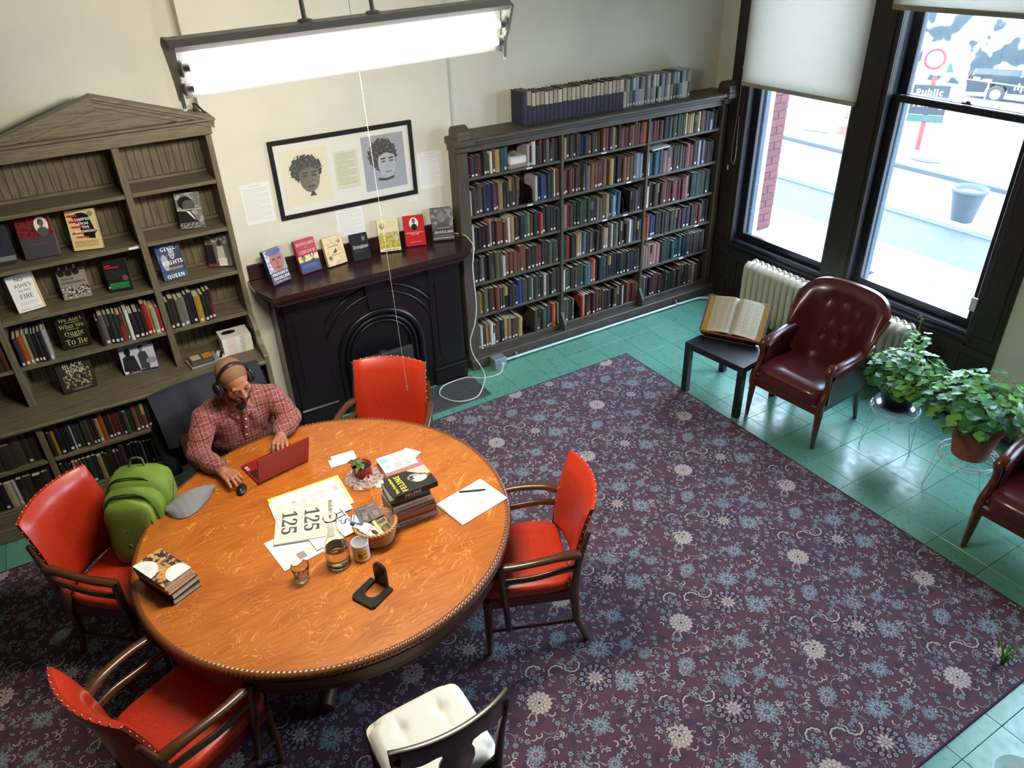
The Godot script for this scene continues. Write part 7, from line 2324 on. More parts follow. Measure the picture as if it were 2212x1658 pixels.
func backpack() -> void:
	var o := thing("backpack", "bright green hiking backpack standing on the red chair", "backpack", Vector3(-0.185, 0.4935, -3.605), -0.42)
	o.rotation.z = -0.03
	var g := mat("pack_green", rgb(104, 134, 40), 0.7, 0.0, {"rim": 0.25, "bump": T.leather, "bump_cm": 0.25, "tri": 5.0})
	var dk := mat("pack_olive", rgb(70, 96, 30), 0.75, 0.0, {"bump": T.leather, "bump_cm": 0.2, "tri": 5.0})
	var body := func(at: Vector3, s: Vector3, e: float) -> MB:
		var b := MB.new()
		var rr := []
		for j in 19:
			var t := j / 18.0
			var yv := t * s.y
			var w := pow(maxf(0.0001, 1.0 - pow(absf(2.0 * t - 1.0), e * 1.3)), 0.5 if t > 0.5 else 0.28)
			var ring := []
			for k in 28:
				var a := -TAU * k / 28
				var q := pow(pow(absf(cos(a)), e) + pow(absf(sin(a)), e), -1.0 / e)
				var wr := 1.0 + 0.012 * sin(k * 2.1 + j * 1.3)
				ring.append(at + Vector3(cos(a) * q * w * s.x / 2 * wr, yv, sin(a) * q * w * s.z / 2 * wr - 0.03 * t))
			rr.append(ring)
		b.rings(rr, true, false, false)
		return b
	part(o, "main_compartment", body.call(Vector3(0.01, 0.0, -0.06), Vector3(0.31, 0.47, 0.20), 4.5), g)
	part(o, "middle_pocket", body.call(Vector3(0.0, 0.0, 0.05), Vector3(0.29, 0.43, 0.11), 4.5), g)
	part(o, "front_pocket", body.call(Vector3(-0.012, 0.01, 0.105), Vector3(0.24, 0.385, 0.075), 4.5), mat("pack_lime", rgb(120, 142, 50), 0.6, 0.0, {"rim": 0.25, "bump": T.leather, "bump_cm": 0.25, "tri": 5.0}))
	var zp := MB.new()
	for q in [[0.122, 0.37, 0.122], [0.145, 0.425, 0.085], [0.155, 0.465, 0.0]]:
		var pth := []
		for k in 21:
			var a := PI * k / 20.0
			pth.append(Vector3(-0.01 - signf(cos(a)) * pow(absf(cos(a)), 0.6) * q[0] * 0.97, 0.05 + pow(sin(a), 0.6) * (q[1] - 0.055), q[2] - 0.02 * sin(a)))
		zp.tube(pth, 0.0045, 6)
	part(o, "zip", zp, mat("zip_dark", rgb(44, 60, 26), 0.6))
	var em := MB.new()
	em.tube([Vector3(-0.045, 0.275, 0.148), Vector3(-0.028, 0.258, 0.153), Vector3(-0.015, 0.262, 0.154), Vector3(-0.002, 0.258, 0.153), Vector3(0.015, 0.275, 0.148)], 0.0022, 5)
	em.tube([Vector3(-0.015, 0.262, 0.154), Vector3(-0.015, 0.246, 0.155)], 0.0028, 5)
	part(o, "embroidered_bird_emblem", em, mat("emblem_green", rgb(60, 80, 28), 0.7))
	var lp := MB.new()
	lp.tube(smooth_path([Vector3(-0.03, 0.46, -0.12), Vector3(-0.02, 0.5, -0.13), Vector3(0.03, 0.5, -0.13), Vector3(0.04, 0.46, -0.12)], 3), 0.006, 6)
	part(o, "grab_loop", lp, dk)
	for s in [-1.0, 1.0]:
		var sd := MB.new()
		sd.sheet(6, 8, func(u: float, v: float) -> Vector3:
			var z := lerpf(0.09, -0.12, u)
			return Vector3(s * (0.153 + 0.018 * sin(PI * u) * (1.0 - v * 0.3)), 0.03 + v * (0.16 + 0.06 * u), z))
		part(o, "side_pocket", sd, dk)
		var stp := MB.new()
		stp.tube([Vector3(s * 0.158, 0.36, -0.12), Vector3(s * 0.165, 0.27, 0.0), Vector3(s * 0.13, 0.22, 0.11)], 0.005, 5, true, Vector2(1.6, 0.5))
		part(o, "compression_strap", stp, mat("strap_grey", rgb(60, 66, 50), 0.7))
	for q in [[Vector3(-0.02, 0.16, 0.156), 0.012], [Vector3(0.005, 0.145, 0.155), 0.009]]:
		var bu := MB.new()
		bu.ball(q[0], Vector3(q[1], q[1] * 1.3, 0.006), 10, 6)
		part(o, "toggle", bu, mat("toggle", rgb(90, 110, 50), 0.5))

# ---------------------------------------------------------------- person
# prims: ["c", a, b, ra, rb] tapered capsule, ["e", centre, basis, radii] ellipsoid
func nets(out: MB, prims: Array, cell: float, k: float) -> void:
	var lo := Vector3.ONE * 1e9
	var hi := -lo
	var boxes := []
	for q in prims:
		var a: Vector3
		var b: Vector3
		if q[0] == "c":
			var r := maxf(q[3], q[4])
			a = q[1].min(q[2]) - Vector3.ONE * r
			b = q[1].max(q[2]) + Vector3.ONE * r
		else:
			var r := maxf(q[3].x, maxf(q[3].y, q[3].z))
			a = q[1] - Vector3.ONE * r
			b = q[1] + Vector3.ONE * r
		boxes.append([a, b])
		lo = lo.min(a)
		hi = hi.max(b)
	lo -= Vector3.ONE * cell * 3
	hi += Vector3.ONE * cell * 3
	var nx := int((hi.x - lo.x) / cell) + 1
	var ny := int((hi.y - lo.y) / cell) + 1
	var nz := int((hi.z - lo.z) / cell) + 1
	var f := PackedFloat32Array()
	f.resize(nx * ny * nz)
	f.fill(1.0)
	var mg := k + cell * 2.5
	for n in prims.size():
		var q: Array = prims[n]
		var i0: Vector3 = ((boxes[n][0] - Vector3.ONE * mg) - lo) / cell
		var i1: Vector3 = ((boxes[n][1] + Vector3.ONE * mg) - lo) / cell
		var cap: bool = q[0] == "c"
		var A: Vector3 = q[1]
		var ab := Vector3.ZERO
		var l2 := 1.0
		var ra := 0.0
		var rb := 0.0
		var inv := Basis()
		var rad := Vector3.ONE
		if cap:
			ab = q[2] - q[1]
			l2 = maxf(1e-9, ab.length_squared())
			ra = q[3]
			rb = q[4]
		else:
			inv = q[2].transposed()
			rad = q[3]
		for z in range(maxi(0, int(i0.z)), mini(nz, int(i1.z) + 2)):
			for yq in range(maxi(0, int(i0.y)), mini(ny, int(i1.y) + 2)):
				var row := (z * ny + yq) * nx
				for x in range(maxi(0, int(i0.x)), mini(nx, int(i1.x) + 2)):
					var p := Vector3(lo.x + x * cell, lo.y + yq * cell, lo.z + z * cell) - A
					var d := 0.0
					if cap:
						var t := clampf(p.dot(ab) / l2, 0.0, 1.0)
						d = (p - ab * t).length() - (ra + (rb - ra) * t)
					else:
						var e := (inv * p)
						var k0 := (e / rad).length()
						var k1 := (e / (rad * rad)).length()
						d = k0 * (k0 - 1.0) / maxf(k1, 1e-6)
					var o := f[row + x]
					var hh := clampf(0.5 + 0.5 * (o - d) / k, 0.0, 1.0)
					f[row + x] = lerpf(o, d, hh) - k * hh * (1.0 - hh)
	var ids := {}
	var off := [0, 1, nx, nx + 1, nx * ny, nx * ny + 1, nx * ny + nx, nx * ny + nx + 1]
	var edges := [[0, 1], [2, 3], [4, 5], [6, 7], [0, 2], [1, 3], [4, 6], [5, 7], [0, 4], [1, 5], [2, 6], [3, 7]]
	var far := cell * 2.0
	for z in nz - 1:
		for yq in ny - 1:
			for x in nx - 1:
				var i := (z * ny + yq) * nx + x
				var f0 := f[i]
				if f0 > far or f0 < -far:
					continue
				var neg := 0
				for c8 in 8:
					if f[i + off[c8]] < 0.0:
						neg += 1
				if neg == 0 or neg == 8:
					continue
				var sum := Vector3.ZERO
				var cnt := 0
				for e in edges:
					var a := f[i + off[e[0]]]
					var b := f[i + off[e[1]]]
					if (a < 0.0) != (b < 0.0):
						var t := a / (a - b)
						var pa := Vector3(e[0] & 1, (e[0] >> 1) & 1, e[0] >> 2)
						var pb := Vector3(e[1] & 1, (e[1] >> 1) & 1, e[1] >> 2)
						sum += pa.lerp(pb, t)
						cnt += 1
				ids[i] = out.p(lo + (Vector3(x, yq, z) + sum / cnt) * cell)
	for i in ids:
		var a := f[i] < 0.0
		# edge along x: cells i, i-nx, i-nx-nx*ny, i-nx*ny
		for ax in 3:
			var st: int = [1, nx, nx * ny][ax]
			var b := f[i + st] < 0.0
			if a == b:
				continue
			var u: int = [nx, nx * ny, 1][ax]
			var w: int = [nx * ny, 1, nx][ax]
			if ids.has(i - u) and ids.has(i - w) and ids.has(i - u - w):
				if a:
					out.q4(ids[i - u - w], ids[i - w], ids[i], ids[i - u])
				else:
					out.q4(ids[i - u - w], ids[i - u], ids[i], ids[i - w])

func chain(prims: Array, pts: Array, rads: Array) -> void:
	for k in pts.size() - 1:
		prims.append(["c", pts[k], pts[k + 1], rads[k], rads[k + 1]])

func person() -> void:
	var o := thing("person", "man in red plaid shirt sitting at the table over the red laptop, hand on mouse", "person")
	var sk := mat("skin", rgb(186, 124, 98), 0.5, 0.0, {"sss": 0.1, "tex": T.mottle, "tri": 6.0})
	var shirt := mat("plaid_shirt", Color.WHITE, 0.85, 0.0, {"tex": T.plaid, "tri": 7.5, "rim": 0.2})
	# frames
	var hc := Vector3(0.468, 1.185, -3.872)
	var fw := Vector3(0.20, -0.30, 0.80).normalized()
	var rt := Vector3(0.97, 0.10, -0.16)
	rt = (rt - fw * rt.dot(fw)).normalized()
	var hup := fw.cross(rt)
	if hup.y < 0:
		hup = -hup
	var hb := Basis(rt, hup, fw)
	var H := func(x: float, yv: float, z: float) -> Vector3: return hc + hb * Vector3(x, yv, z)
	var body := MB.new()
	# head and neck
	var hd := [["e", H.call(0, 0.035, -0.014), hb, Vector3(0.076, 0.088, 0.096)], ["e", H.call(0, -0.04, 0.024), hb, Vector3(0.062, 0.078, 0.064)], ["c", H.call(0, -0.098, 0.05), H.call(0, -0.085, 0.055), 0.026, 0.03],
		["c", H.call(0, 0.008, 0.086), H.call(0, -0.03, 0.107), 0.009, 0.0135], ["c", H.call(-0.012, -0.034, 0.096), H.call(0.012, -0.034, 0.096), 0.0085, 0.0085], ["c", H.call(-0.036, 0.02, 0.074), H.call(0.036, 0.02, 0.074), 0.013, 0.013],
		["c", H.call(-0.04, -0.03, 0.052), H.call(-0.038, -0.02, 0.055), 0.026, 0.024], ["c", H.call(0.04, -0.03, 0.052), H.call(0.038, -0.02, 0.055), 0.026, 0.024], ["c", H.call(-0.02, -0.066, 0.08), H.call(0.02, -0.066, 0.08), 0.008, 0.008],
		["c", H.call(-0.078, 0.02, -0.01), H.call(-0.076, -0.02, -0.004), 0.014, 0.01], ["c", H.call(0.078, 0.02, -0.01), H.call(0.076, -0.02, -0.004), 0.014, 0.01], ["c", H.call(0, -0.05, -0.03), Vector3(0.465, 1.0, -3.97), 0.056, 0.066]]
	nets(body, hd, 0.0045, 0.012)
	# hands
	var mouse := Vector3(0.318, 0.79, -3.468)
	var wr := Vector3(0.262, 0.797, -3.645)
	var hr := []
	var pd := (mouse - wr)
	pd.y = 0
	pd = pd.normalized()
	var ps := Vector3(pd.z, 0, -pd.x)
	if ps.x < 0:
		ps = -ps
	chain(hr, [wr - pd * 0.07 + Vector3(0, 0.01, 0), wr, wr + pd * 0.03 + Vector3(0, 0.006, 0)], [0.032, 0.027, 0.028])
	for k in 4:
		var s := (k - 1.5) * 0.019
		var kn := wr + pd * (0.088 - 0.006 * absf(k - 1.2)) + ps * s * 1.05 + Vector3(0, 0.016 - 0.003 * absf(k - 1.5), 0)
		hr.append(["c", wr + pd * 0.02 + ps * s * 0.5 + Vector3(0, 0.004, 0), kn, 0.017, 0.0115])
		var l: float = [0.074, 0.084, 0.078, 0.062][k]
		var sp := ps * s * 0.35
		var m1 := kn + pd * l * 0.48 + sp * 0.4 + Vector3(0, 0.003, 0)
		var m2 := kn + pd * l * 0.8 + sp * 0.7 + Vector3(0, -0.012, 0)
		var m3 := kn + pd * l * 0.98 + sp + Vector3(0, -0.024, 0)
		chain(hr, [kn, m1, m2, m3], [0.0108, 0.0095, 0.0088, 0.0078])
	var th := wr + pd * 0.022 + ps * 0.024
	chain(hr, [th, th + pd * 0.035 + ps * 0.02 + Vector3(0, -0.006, 0), th + pd * 0.062 + ps * 0.018 + Vector3(0, -0.012, 0), th + pd * 0.082 + ps * 0.012 + Vector3(0, -0.016, 0)], [0.016, 0.0125, 0.0105, 0.0085])
	nets(body, hr, 0.0035, 0.007)
	var hl := []
	var wl := Vector3(0.628, 0.812, -3.775)
	var tip := Vector3(0.575, 0.778, -3.60)
	var ld := (tip - wl)
	ld.y = 0
	ld = ld.normalized()
	var ls := Vector3(ld.z, 0, -ld.x)
	if ls.x < 0:
		ls = -ls
	chain(hl, [wl - ld * 0.07 + Vector3(0, 0.012, 0), wl, wl + ld * 0.03], [0.032, 0.027, 0.027])
	for k in 4:
		var s := (k - 1.5) * 0.0195
		var kn := wl + ld * (0.086 - 0.006 * absf(k - 1.8)) + ls * s * 1.05 + Vector3(0, 0.012, 0)
		hl.append(["c", wl + ld * 0.02 + ls * s * 0.5, kn, 0.017, 0.0115])
		var l: float = [0.062, 0.078, 0.084, 0.074][k]
		var sp := ls * s * 0.4
		chain(hl, [kn, kn + ld * l * 0.42 + sp * 0.4 + Vector3(0, 0.004, 0), kn + ld * l * 0.72 + sp * 0.7 + Vector3(0, -0.014, 0), kn + ld * l * 0.84 + sp + Vector3(0, -0.03, 0)], [0.0108, 0.0095, 0.0088, 0.0078])
	var t2 := wl + ld * 0.024 - ls * 0.022
	chain(hl, [t2, t2 + ld * 0.034 - ls * 0.02 + Vector3(0, -0.006, 0), t2 + ld * 0.06 - ls * 0.022 + Vector3(0, -0.014, 0), t2 + ld * 0.078 - ls * 0.018 + Vector3(0, -0.02, 0)], [0.016, 0.0125, 0.0105, 0.0085])
	nets(body, hl, 0.0035, 0.007)
	# arms and trunk under the shirt
	var sR := Vector3(0.272, 0.97, -3.955)
	var sL := Vector3(0.660, 0.975, -3.97)
	var eR := Vector3(0.185, 0.80, -3.87)
	var eL := Vector3(0.728, 0.83, -3.90)
	var trunk := [["c", Vector3(0.44, 0.56, -4.16), Vector3(0.45, 0.78, -4.10), 0.13, 0.13], ["c", Vector3(0.45, 0.78, -4.10), Vector3(0.465, 0.97, -3.985), 0.13, 0.10], ["c", Vector3(0.465, 0.95, -3.99), Vector3(0.466, 1.06, -3.95), 0.07, 0.058], ["c", sR, eR, 0.045, 0.036], ["c", eR, wr - pd * 0.05, 0.036, 0.027], ["c", sL, eL, 0.045, 0.036], ["c", eL, wl - ld * 0.05, 0.036, 0.027]]
	nets(body, trunk, 0.016, 0.03)
	part(o, "body", body, sk)
	# shirt
	var sh := MB.new()
	var cloth := [["c", Vector3(0.44, 0.60, -4.15), Vector3(0.45, 0.78, -4.11), 0.185, 0.18], ["c", Vector3(0.40, 0.78, -4.10), Vector3(0.50, 0.78, -4.10), 0.17, 0.17], ["c", Vector3(0.38, 0.90, -4.03), Vector3(0.55, 0.90, -4.04), 0.13, 0.13], ["c", Vector3(0.34, 0.965, -3.985), Vector3(0.59, 0.97, -3.995), 0.078, 0.078], ["c", Vector3(0.40, 1.01, -3.985), Vector3(0.53, 1.01, -3.985), 0.06, 0.06], ["c", Vector3(0.45, 1.035, -3.985), Vector3(0.48, 1.035, -3.985), 0.066, 0.066],
		["c", sR, sR.lerp(eR, 0.5), 0.066, 0.063], ["c", sR.lerp(eR, 0.5), eR, 0.063, 0.058], ["c", eR, eR.lerp(wr, 0.55), 0.06, 0.052], ["c", eR.lerp(wr, 0.55), wr - pd * 0.028 + Vector3(0, 0.004, 0), 0.052, 0.04],
		["c", sL, sL.lerp(eL, 0.5), 0.066, 0.063], ["c", sL.lerp(eL, 0.5), eL, 0.063, 0.058], ["c", eL, eL.lerp(wl, 0.5), 0.06, 0.054], ["c", eL.lerp(wl, 0.5), wl - ld * 0.028 + Vector3(0, 0.004, 0), 0.054, 0.041]]
	# folds
	rng.seed = 21
	for q in [[sR, eR, 0.068], [eR, wr, 0.052], [sL, eL, 0.068], [eL, wl, 0.052]]:
		for k in 5:
			var t := 0.15 + 0.17 * k
			var c: Vector3 = q[0].lerp(q[1], t)
			var a := rng.randf() * TAU
			var d2: Vector3 = Vector3(cos(a), 0.8, sin(a)).normalized() * q[2] * 0.86
			cloth.append(["c", c + d2 + Vector3(rng.randf_range(-0.03, 0.03), -0.012, rng.randf_range(-0.03, 0.03)), c + d2 + Vector3(rng.randf_range(-0.03, 0.03), 0.0, rng.randf_range(-0.03, 0.03)), 0.013, 0.009])
	for k in 9:
		var x := rng.randf_range(0.33, 0.58)
		cloth.append(["c", Vector3(x, 0.93, -3.905 + rng.randf_range(-0.01, 0.01)), Vector3(x + rng.randf_range(-0.06, 0.06), 0.80, -3.945), 0.015, 0.012])
	nets(sh, cloth, 0.011, 0.024)
	var sp2 := part(o, "shirt", sh, shirt)
	var cf := MB.new()
	for q in [[wr - pd * 0.048 + Vector3(0, 0.006, 0), wr - pd * 0.014 + Vector3(0, 0.003, 0), 0.041], [wl - ld * 0.048 + Vector3(0, 0.006, 0), wl - ld * 0.014 + Vector3(0, 0.003, 0), 0.042]]:
		cf.tube([q[0], q[0].lerp(q[1], 0.5), q[1]], [q[2], q[2] + 0.001, q[2] - 0.002], 18, false)
		cf.tube([q[1], q[0]], [q[2] - 0.005, q[2] - 0.005], 18, false)
	part(sp2, "cuffs", cf, shirt)
	var pk := MB.new()
	pk.tube([Vector3(0.482, 0.985, -3.875), Vector3(0.476, 0.90, -3.878), Vector3(0.468, 0.82, -3.915), Vector3(0.462, 0.77, -3.925)], 0.014, 6, true, Vector2(1.2, 0.35), Vector3(0, 0, 1))
	part(sp2, "button_placket", pk, shirt)
	var bt := MB.new()
	for q in [Vector3(0.478, 0.93, -3.869), Vector3(0.472, 0.865, -3.888), Vector3(0.466, 0.80, -3.914)]:
		bt.ball(q, Vector3.ONE * 0.0055, 8, 5)
	part(sp2, "buttons", bt, mat("button_white", rgb(232, 226, 216), 0.3))
	var co := MB.new()
	for s in [-1.0, 1.0]:
		co.sheet(8, 4, func(u: float, v: float) -> Vector3:
			var a := lerpf(0.25, 2.7, u)
			var r := lerpf(0.066, 0.088, v)
			return Vector3(0.467 + s * sin(a) * r, 1.052 - 0.035 * v - 0.055 * pow(1.0 - u, 2.0) - 0.02 * (1.0 - u), -3.955 + cos(a) * r * (1.05 if u < 0.5 else 0.9)))
	part(sp2, "collar", co, shirt)
	var un := MB.new()
	un.ball(Vector3(0.472, 1.0, -3.93), Vector3(0.05, 0.045, 0.048), 12, 8)
	part(o, "undershirt", un, mat("undershirt_navy", rgb(34, 36, 50), 0.85))
	# legs under the table
	var tr := MB.new()
	var lg := []
	for s in [-1.0, 1.0]:
		chain(lg, [Vector3(0.44 + s * 0.09, 0.545, -4.15), Vector3(0.46 + s * 0.13, 0.53, -3.74), Vector3(0.46 + s * 0.13, 0.10, -3.70)], [0.085, 0.066, 0.05])
	nets(tr, lg, 0.02, 0.03)
	part(o, "trousers", tr, mat("trousers_dark", rgb(44, 46, 58), 0.85))
	var shoe := MB.new()
	for s in [-1.0, 1.0]:
		shoe.ball(Vector3(0.46 + s * 0.13, 0.055, -3.64), Vector3(0.045, 0.042, 0.13), 12, 8)
	part(o, "shoes", shoe, mat("shoe_brown", rgb(60, 42, 32), 0.6))
	# hair and beard
	var hm := mat("hair_brown", rgb(128, 88, 60), 0.8, 0.0, {"bump": T.grain_v, "bump_cm": 0.3, "tri": 9.0})
	var hr2 := MB.new()
	nets(hr2, [["e", H.call(0, 0.05, -0.02), hb, Vector3(0.081, 0.086, 0.093)], ["c", H.call(-0.068, 0.0, -0.03), H.call(-0.066, 0.035, -0.01), 0.014, 0.016], ["c", H.call(0.068, 0.0, -0.03), H.call(0.066, 0.035, -0.01), 0.014, 0.016]], 0.006, 0.012)
	part(o, "hair", hr2, hm)
	var bd := MB.new()
	nets(bd, [["c", H.call(-0.062, -0.03, 0.012), H.call(-0.05, -0.085, 0.035), 0.014, 0.019], ["c", H.call(0.062, -0.03, 0.012), H.call(0.05, -0.085, 0.035), 0.014, 0.019], ["c", H.call(-0.05, -0.085, 0.035), H.call(0, -0.108, 0.064), 0.02, 0.024], ["c", H.call(0.05, -0.085, 0.035), H.call(0, -0.108, 0.064), 0.02, 0.024], ["c", H.call(-0.028, -0.06, 0.085), H.call(0, -0.051, 0.096), 0.008, 0.008], ["c", H.call(0.028, -0.06, 0.085), H.call(0, -0.051, 0.096), 0.008, 0.008], ["c", H.call(-0.034, -0.06, 0.078), H.call(-0.03, -0.09, 0.07), 0.011, 0.013], ["c", H.call(0.034, -0.06, 0.078), H.call(0.03, -0.09, 0.07), 0.011, 0.013], ["c", H.call(0, -0.086, 0.084), H.call(0, -0.1, 0.078), 0.01, 0.014]], 0.005, 0.008)
	part(o, "beard", bd, mat("beard_brown", rgb(98, 62, 44), 0.85, 0.0, {"bump": T.grain_v, "bump_cm": 0.3, "tri": 14.0, "tex": T.grain_v}))
	var br := MB.new()
	for s in [-1.0, 1.0]:
		br.tube([H.call(s * 0.014, 0.024, 0.092), H.call(s * 0.03, 0.029, 0.089), H.call(s * 0.048, 0.024, 0.078)], [0.0035, 0.0045, 0.003], 6)
	part(o, "eyebrows", br, hm)
	var ey := MB.new()
	for s in [-1.0, 1.0]:
		ey.ball(H.call(s * 0.031, 0.002, 0.078), Vector3.ONE * 0.0115, 10, 8)
	part(o, "eyelids", ey, sk)
	var el := MB.new()
	for s in [-1.0, 1.0]:
		el.tube([H.call(s * 0.02, -0.003, 0.087), H.call(s * 0.031, -0.006, 0.0895), H.call(s * 0.042, -0.003, 0.084)], 0.0018, 5)
	part(o, "lashes", el, mat("lash", rgb(60, 36, 30), 0.8))
	var lp := MB.new()
	lp.tube([H.call(-0.02, -0.071, 0.088), H.call(0, -0.069, 0.094), H.call(0.02, -0.071, 0.088)], [0.002, 0.004, 0.002], 6)
	part(o, "lips", lp, mat("lip", rgb(160, 88, 80), 0.5))
	# headphones
	var hp := thing("headphones", "black over ear headphones worn by the man", "headphones")
	var bk := mat("headphone_black", rgb(24, 24, 27), 0.4)
	var bp := []
	for k in 23:
		var a := lerpf(-0.12, PI + 0.12, k / 22.0)
		bp.append(H.call(cos(a) * 0.092, 0.012 + sin(a) * 0.122, -0.004))
	var bb2 := MB.new()
	bb2.tube(bp, 0.0085, 10, true, Vector2(1.6, 0.75), rt)
	part(hp, "headband", bb2, bk)
	for s in [-1.0, 1.0]:
		var c := MB.new()
		c.xf = Transform3D(hb, H.call(s * 0.09, -0.012, -0.002))
		c.ball(Vector3(s * 0.008, 0, 0), Vector3(0.022, 0.05, 0.043), 16, 10)
		part(hp, "ear_cup", c, bk)
		var cu := MB.new()
		cu.xf = Transform3D(hb, H.call(s * 0.083, -0.012, -0.002))
		cu.ball(Vector3(0, 0, 0), Vector3(0.016, 0.047, 0.04), 16, 10)
		part(hp, "ear_cushion", cu, mat("cushion_black", rgb(34, 34, 36), 0.7))

# ---------------------------------------------------------------- street outside
func street() -> void:
	var gy := -1.3
	struct("ground_pavement", bb(5.71, 10.95, gy - 0.3, gy, -40, 20), mat("concrete", rgb(140, 144, 146), 0.9, 0.0, {"tex": T.mottle, "tri": 0.5, "world": true}), "pale concrete pavement below the windows", "pavement")
	struct("ground_road", bb(10.95, 12.45, gy - 0.3, gy - 0.03, -40, 20), mat("asphalt", rgb(37, 45, 54), 0.75, 0.0, {"tex": T.mottle, "tri": 0.7, "world": true}), "dark wet asphalt strip along the pavement", "road")
	struct("ground_kerb", bb(12.45, 12.62, gy - 0.3, gy + 0.05, -40, 20, 0.01), mat("kerb_stone", rgb(90, 92, 94), 0.85), "stone kerb along the wet asphalt strip", "kerb")
	struct("ground_verge", bb(12.62, 14.72, gy - 0.3, gy + 0.01, -40, 20), mat("verge", rgb(150, 150, 150), 0.9, 0.0, {"tex": T.mottle, "tri": 0.4, "world": true}), "pale verge where the planter stands", "pavement")
	struct("ground_far_kerb", bb(14.72, 14.9, gy - 0.3, gy + 0.1, -40, 20, 0.01), mat("kerb_dark", rgb(46, 52, 56), 0.85), "dark kerb at the car park edge", "kerb")
	var lot := MB.new()
	lot.quad(Vector3(14.9, gy, 40), Vector3(60, gy - 0.138 * 45.3, 40), Vector3(60, gy - 0.138 * 45.3, -60), Vector3(14.9, gy, -60))
	lot.quad(Vector3(14.9, gy - 0.3, 40), Vector3(60, gy - 0.138 * 45.3 - 0.3, 40), Vector3(60, gy - 0.138 * 45.3, 40), Vector3(14.9, gy, 40))
	struct("ground_car_park", lot, mat("gravel_lot", Color.WHITE, 0.9, 0.0, {"tex": T.gravel, "tri": 0.35, "world": true}), "sloping gravel car park across the street", "car park")
	struct("wall_far", bb(46, 47, -9, 8, -60, 20), mat("far_wall", Color.WHITE, 0.9, 0.0, {"tex": T.stone, "tri": 0.045, "world": true}), "pale wall with teal painted patches beyond the car park", "wall")
	# brick pier beside the first window
	var pier := struct("wall_pier", bb(5.70, 5.93, gy, 4.5, -5.4, -4.955), mat("mortar", rgb(96, 70, 70), 0.9), "red brick pier outside the window beside the bookcase", "pier")
	var bm := [mat("brick_a", rgb(92, 42, 44), 0.85, 0.0, {"tex": T.mottle, "tri": 5.0}), mat("brick_b", rgb(82, 36, 40), 0.85, 0.0, {"tex": T.mottle, "tri": 5.0})]
	var br := bx(Vector3.ZERO, Vector3(0.218, 0.062, 0.02), 0.003).mesh()
	var hb := bx(Vector3.ZERO, Vector3(0.106, 0.062, 0.02), 0.003).mesh()
	for k in 50:
		var yb := 0.64 + k * 0.07
		if yb > 4.2:
			break
		if k % 2 == 0:
			part(pier, "brick", br, bm[k % 3 % 2]).position = Vector3(5.815, yb, -4.952)
		else:
			for x in [5.76, 5.872]:
				part(pier, "brick", hb, bm[(k + int(x * 50)) % 2]).position = Vector3(x, yb, -4.952)
	struct("wall_parapet", bb(6.32, 6.58, gy, 0.34, -4.2, -3.1, 0.01), mat("parapet_blue", rgb(42, 58, 66), 0.6), "low blue painted parapet under the raised shade window", "parapet")
	var pl := thing("street_planter", "pale blue round planter standing on the far verge", "planter", Vector3(12.85, gy + 0.01, -6.72))
	var pb := MB.new()
	pb.lathe([Vector2(0.0, 0.0), Vector2(0.17, 0.0), Vector2(0.26, 0.5), Vector2(0.28, 0.5), Vector2(0.28, 0.56), Vector2(0.25, 0.56), Vector2(0.24, 0.48), Vector2(0.0, 0.47)], 28)
	part(pl, "tub", pb, mat("planter_blue", rgb(46, 56, 62), 0.6))
	var ps := MB.new()
	ps.lathe([Vector2(0.238, 0.485), Vector2(0.1, 0.51), Vector2(0.0, 0.52)], 20)
	part(pl, "soil", ps, mat("planter_soil", rgb(60, 50, 50), 0.95))
	for q in [[Vector3(16.34, -1.52, -9.69), "round manhole cover nearer the parking sign"], [Vector3(17.03, -1.62, -13.22), "round manhole cover beside the traffic cone"]]:
		var m := MB.new()
		m.lathe([Vector2(0.0, 0.05), Vector2(0.30, 0.05), Vector2(0.31, 0.045), Vector2(0.31, -0.1)], 24)
		for k in 5:
			m.box(Vector3(0, 0.053, (k - 2) * 0.1), Vector3(0.4, 0.006, 0.03))
		var s := solo("manhole_cover", m, mat("cast_iron", rgb(56, 54, 54), 0.7), q[1], "manhole")
		s.position = q[0]
		s.rotation.z = -0.137
	var co := thing("traffic_cone", "orange traffic cone with pale band across the street", "cone", Vector3(17.42, -1.672, -12.72))
	co.rotation.z = -0.137
	var cb := MB.new()
	cb.lathe([Vector2(0.15, 0.03), Vector2(0.13, 0.1), Vector2(0.1, 0.24)], 18)
	cb.lathe([Vector2(0.065, 0.4), Vector2(0.03, 0.56), Vector2(0.02, 0.57)], 18)
	part(co, "cone", cb, mat("cone_orange", rgb(130, 50, 24), 0.6))
	var cw := MB.new()
	cw.lathe([Vector2(0.1, 0.24), Vector2(0.065, 0.4)], 18)
	part(co, "band", cw, mat("cone_band", rgb(140, 120, 110), 0.5))
	part(co, "base", bx(Vector3(0, 0.02, 0), Vector3(0.38, 0.04, 0.38), 0.01), MT.cone_orange)
	# parking sign: square to the view from the room
	var sg := thing("street_sign", "dark Public Parking sign board on a red post across the street", "sign", Vector3(17.69, -1.71, -10.75), -1.02)
	part(sg, "post", bb(-0.05, 0.05, 0.0, 1.7, -0.05, 0.05, 0.01), mat("post_red", rgb(116, 44, 38), 0.6))
	part(sg, "board", bb(-0.38, 0.38, 0.85, 1.5, 0.055, 0.09, 0.01), mat("sign_dark", rgb(24, 34, 40), 0.6))
	part(sg, "green_strip", bb(-0.38, 0.38, 0.68, 0.84, 0.055, 0.088, 0.008), mat("sign_green", rgb(34, 66, 60), 0.6))
	words(sg, "Public", 0.55, 0.2, MT.white_ink, Transform3D(Basis(), Vector3(-0.03, 1.34, 0.092)), "Droid Sans", true)
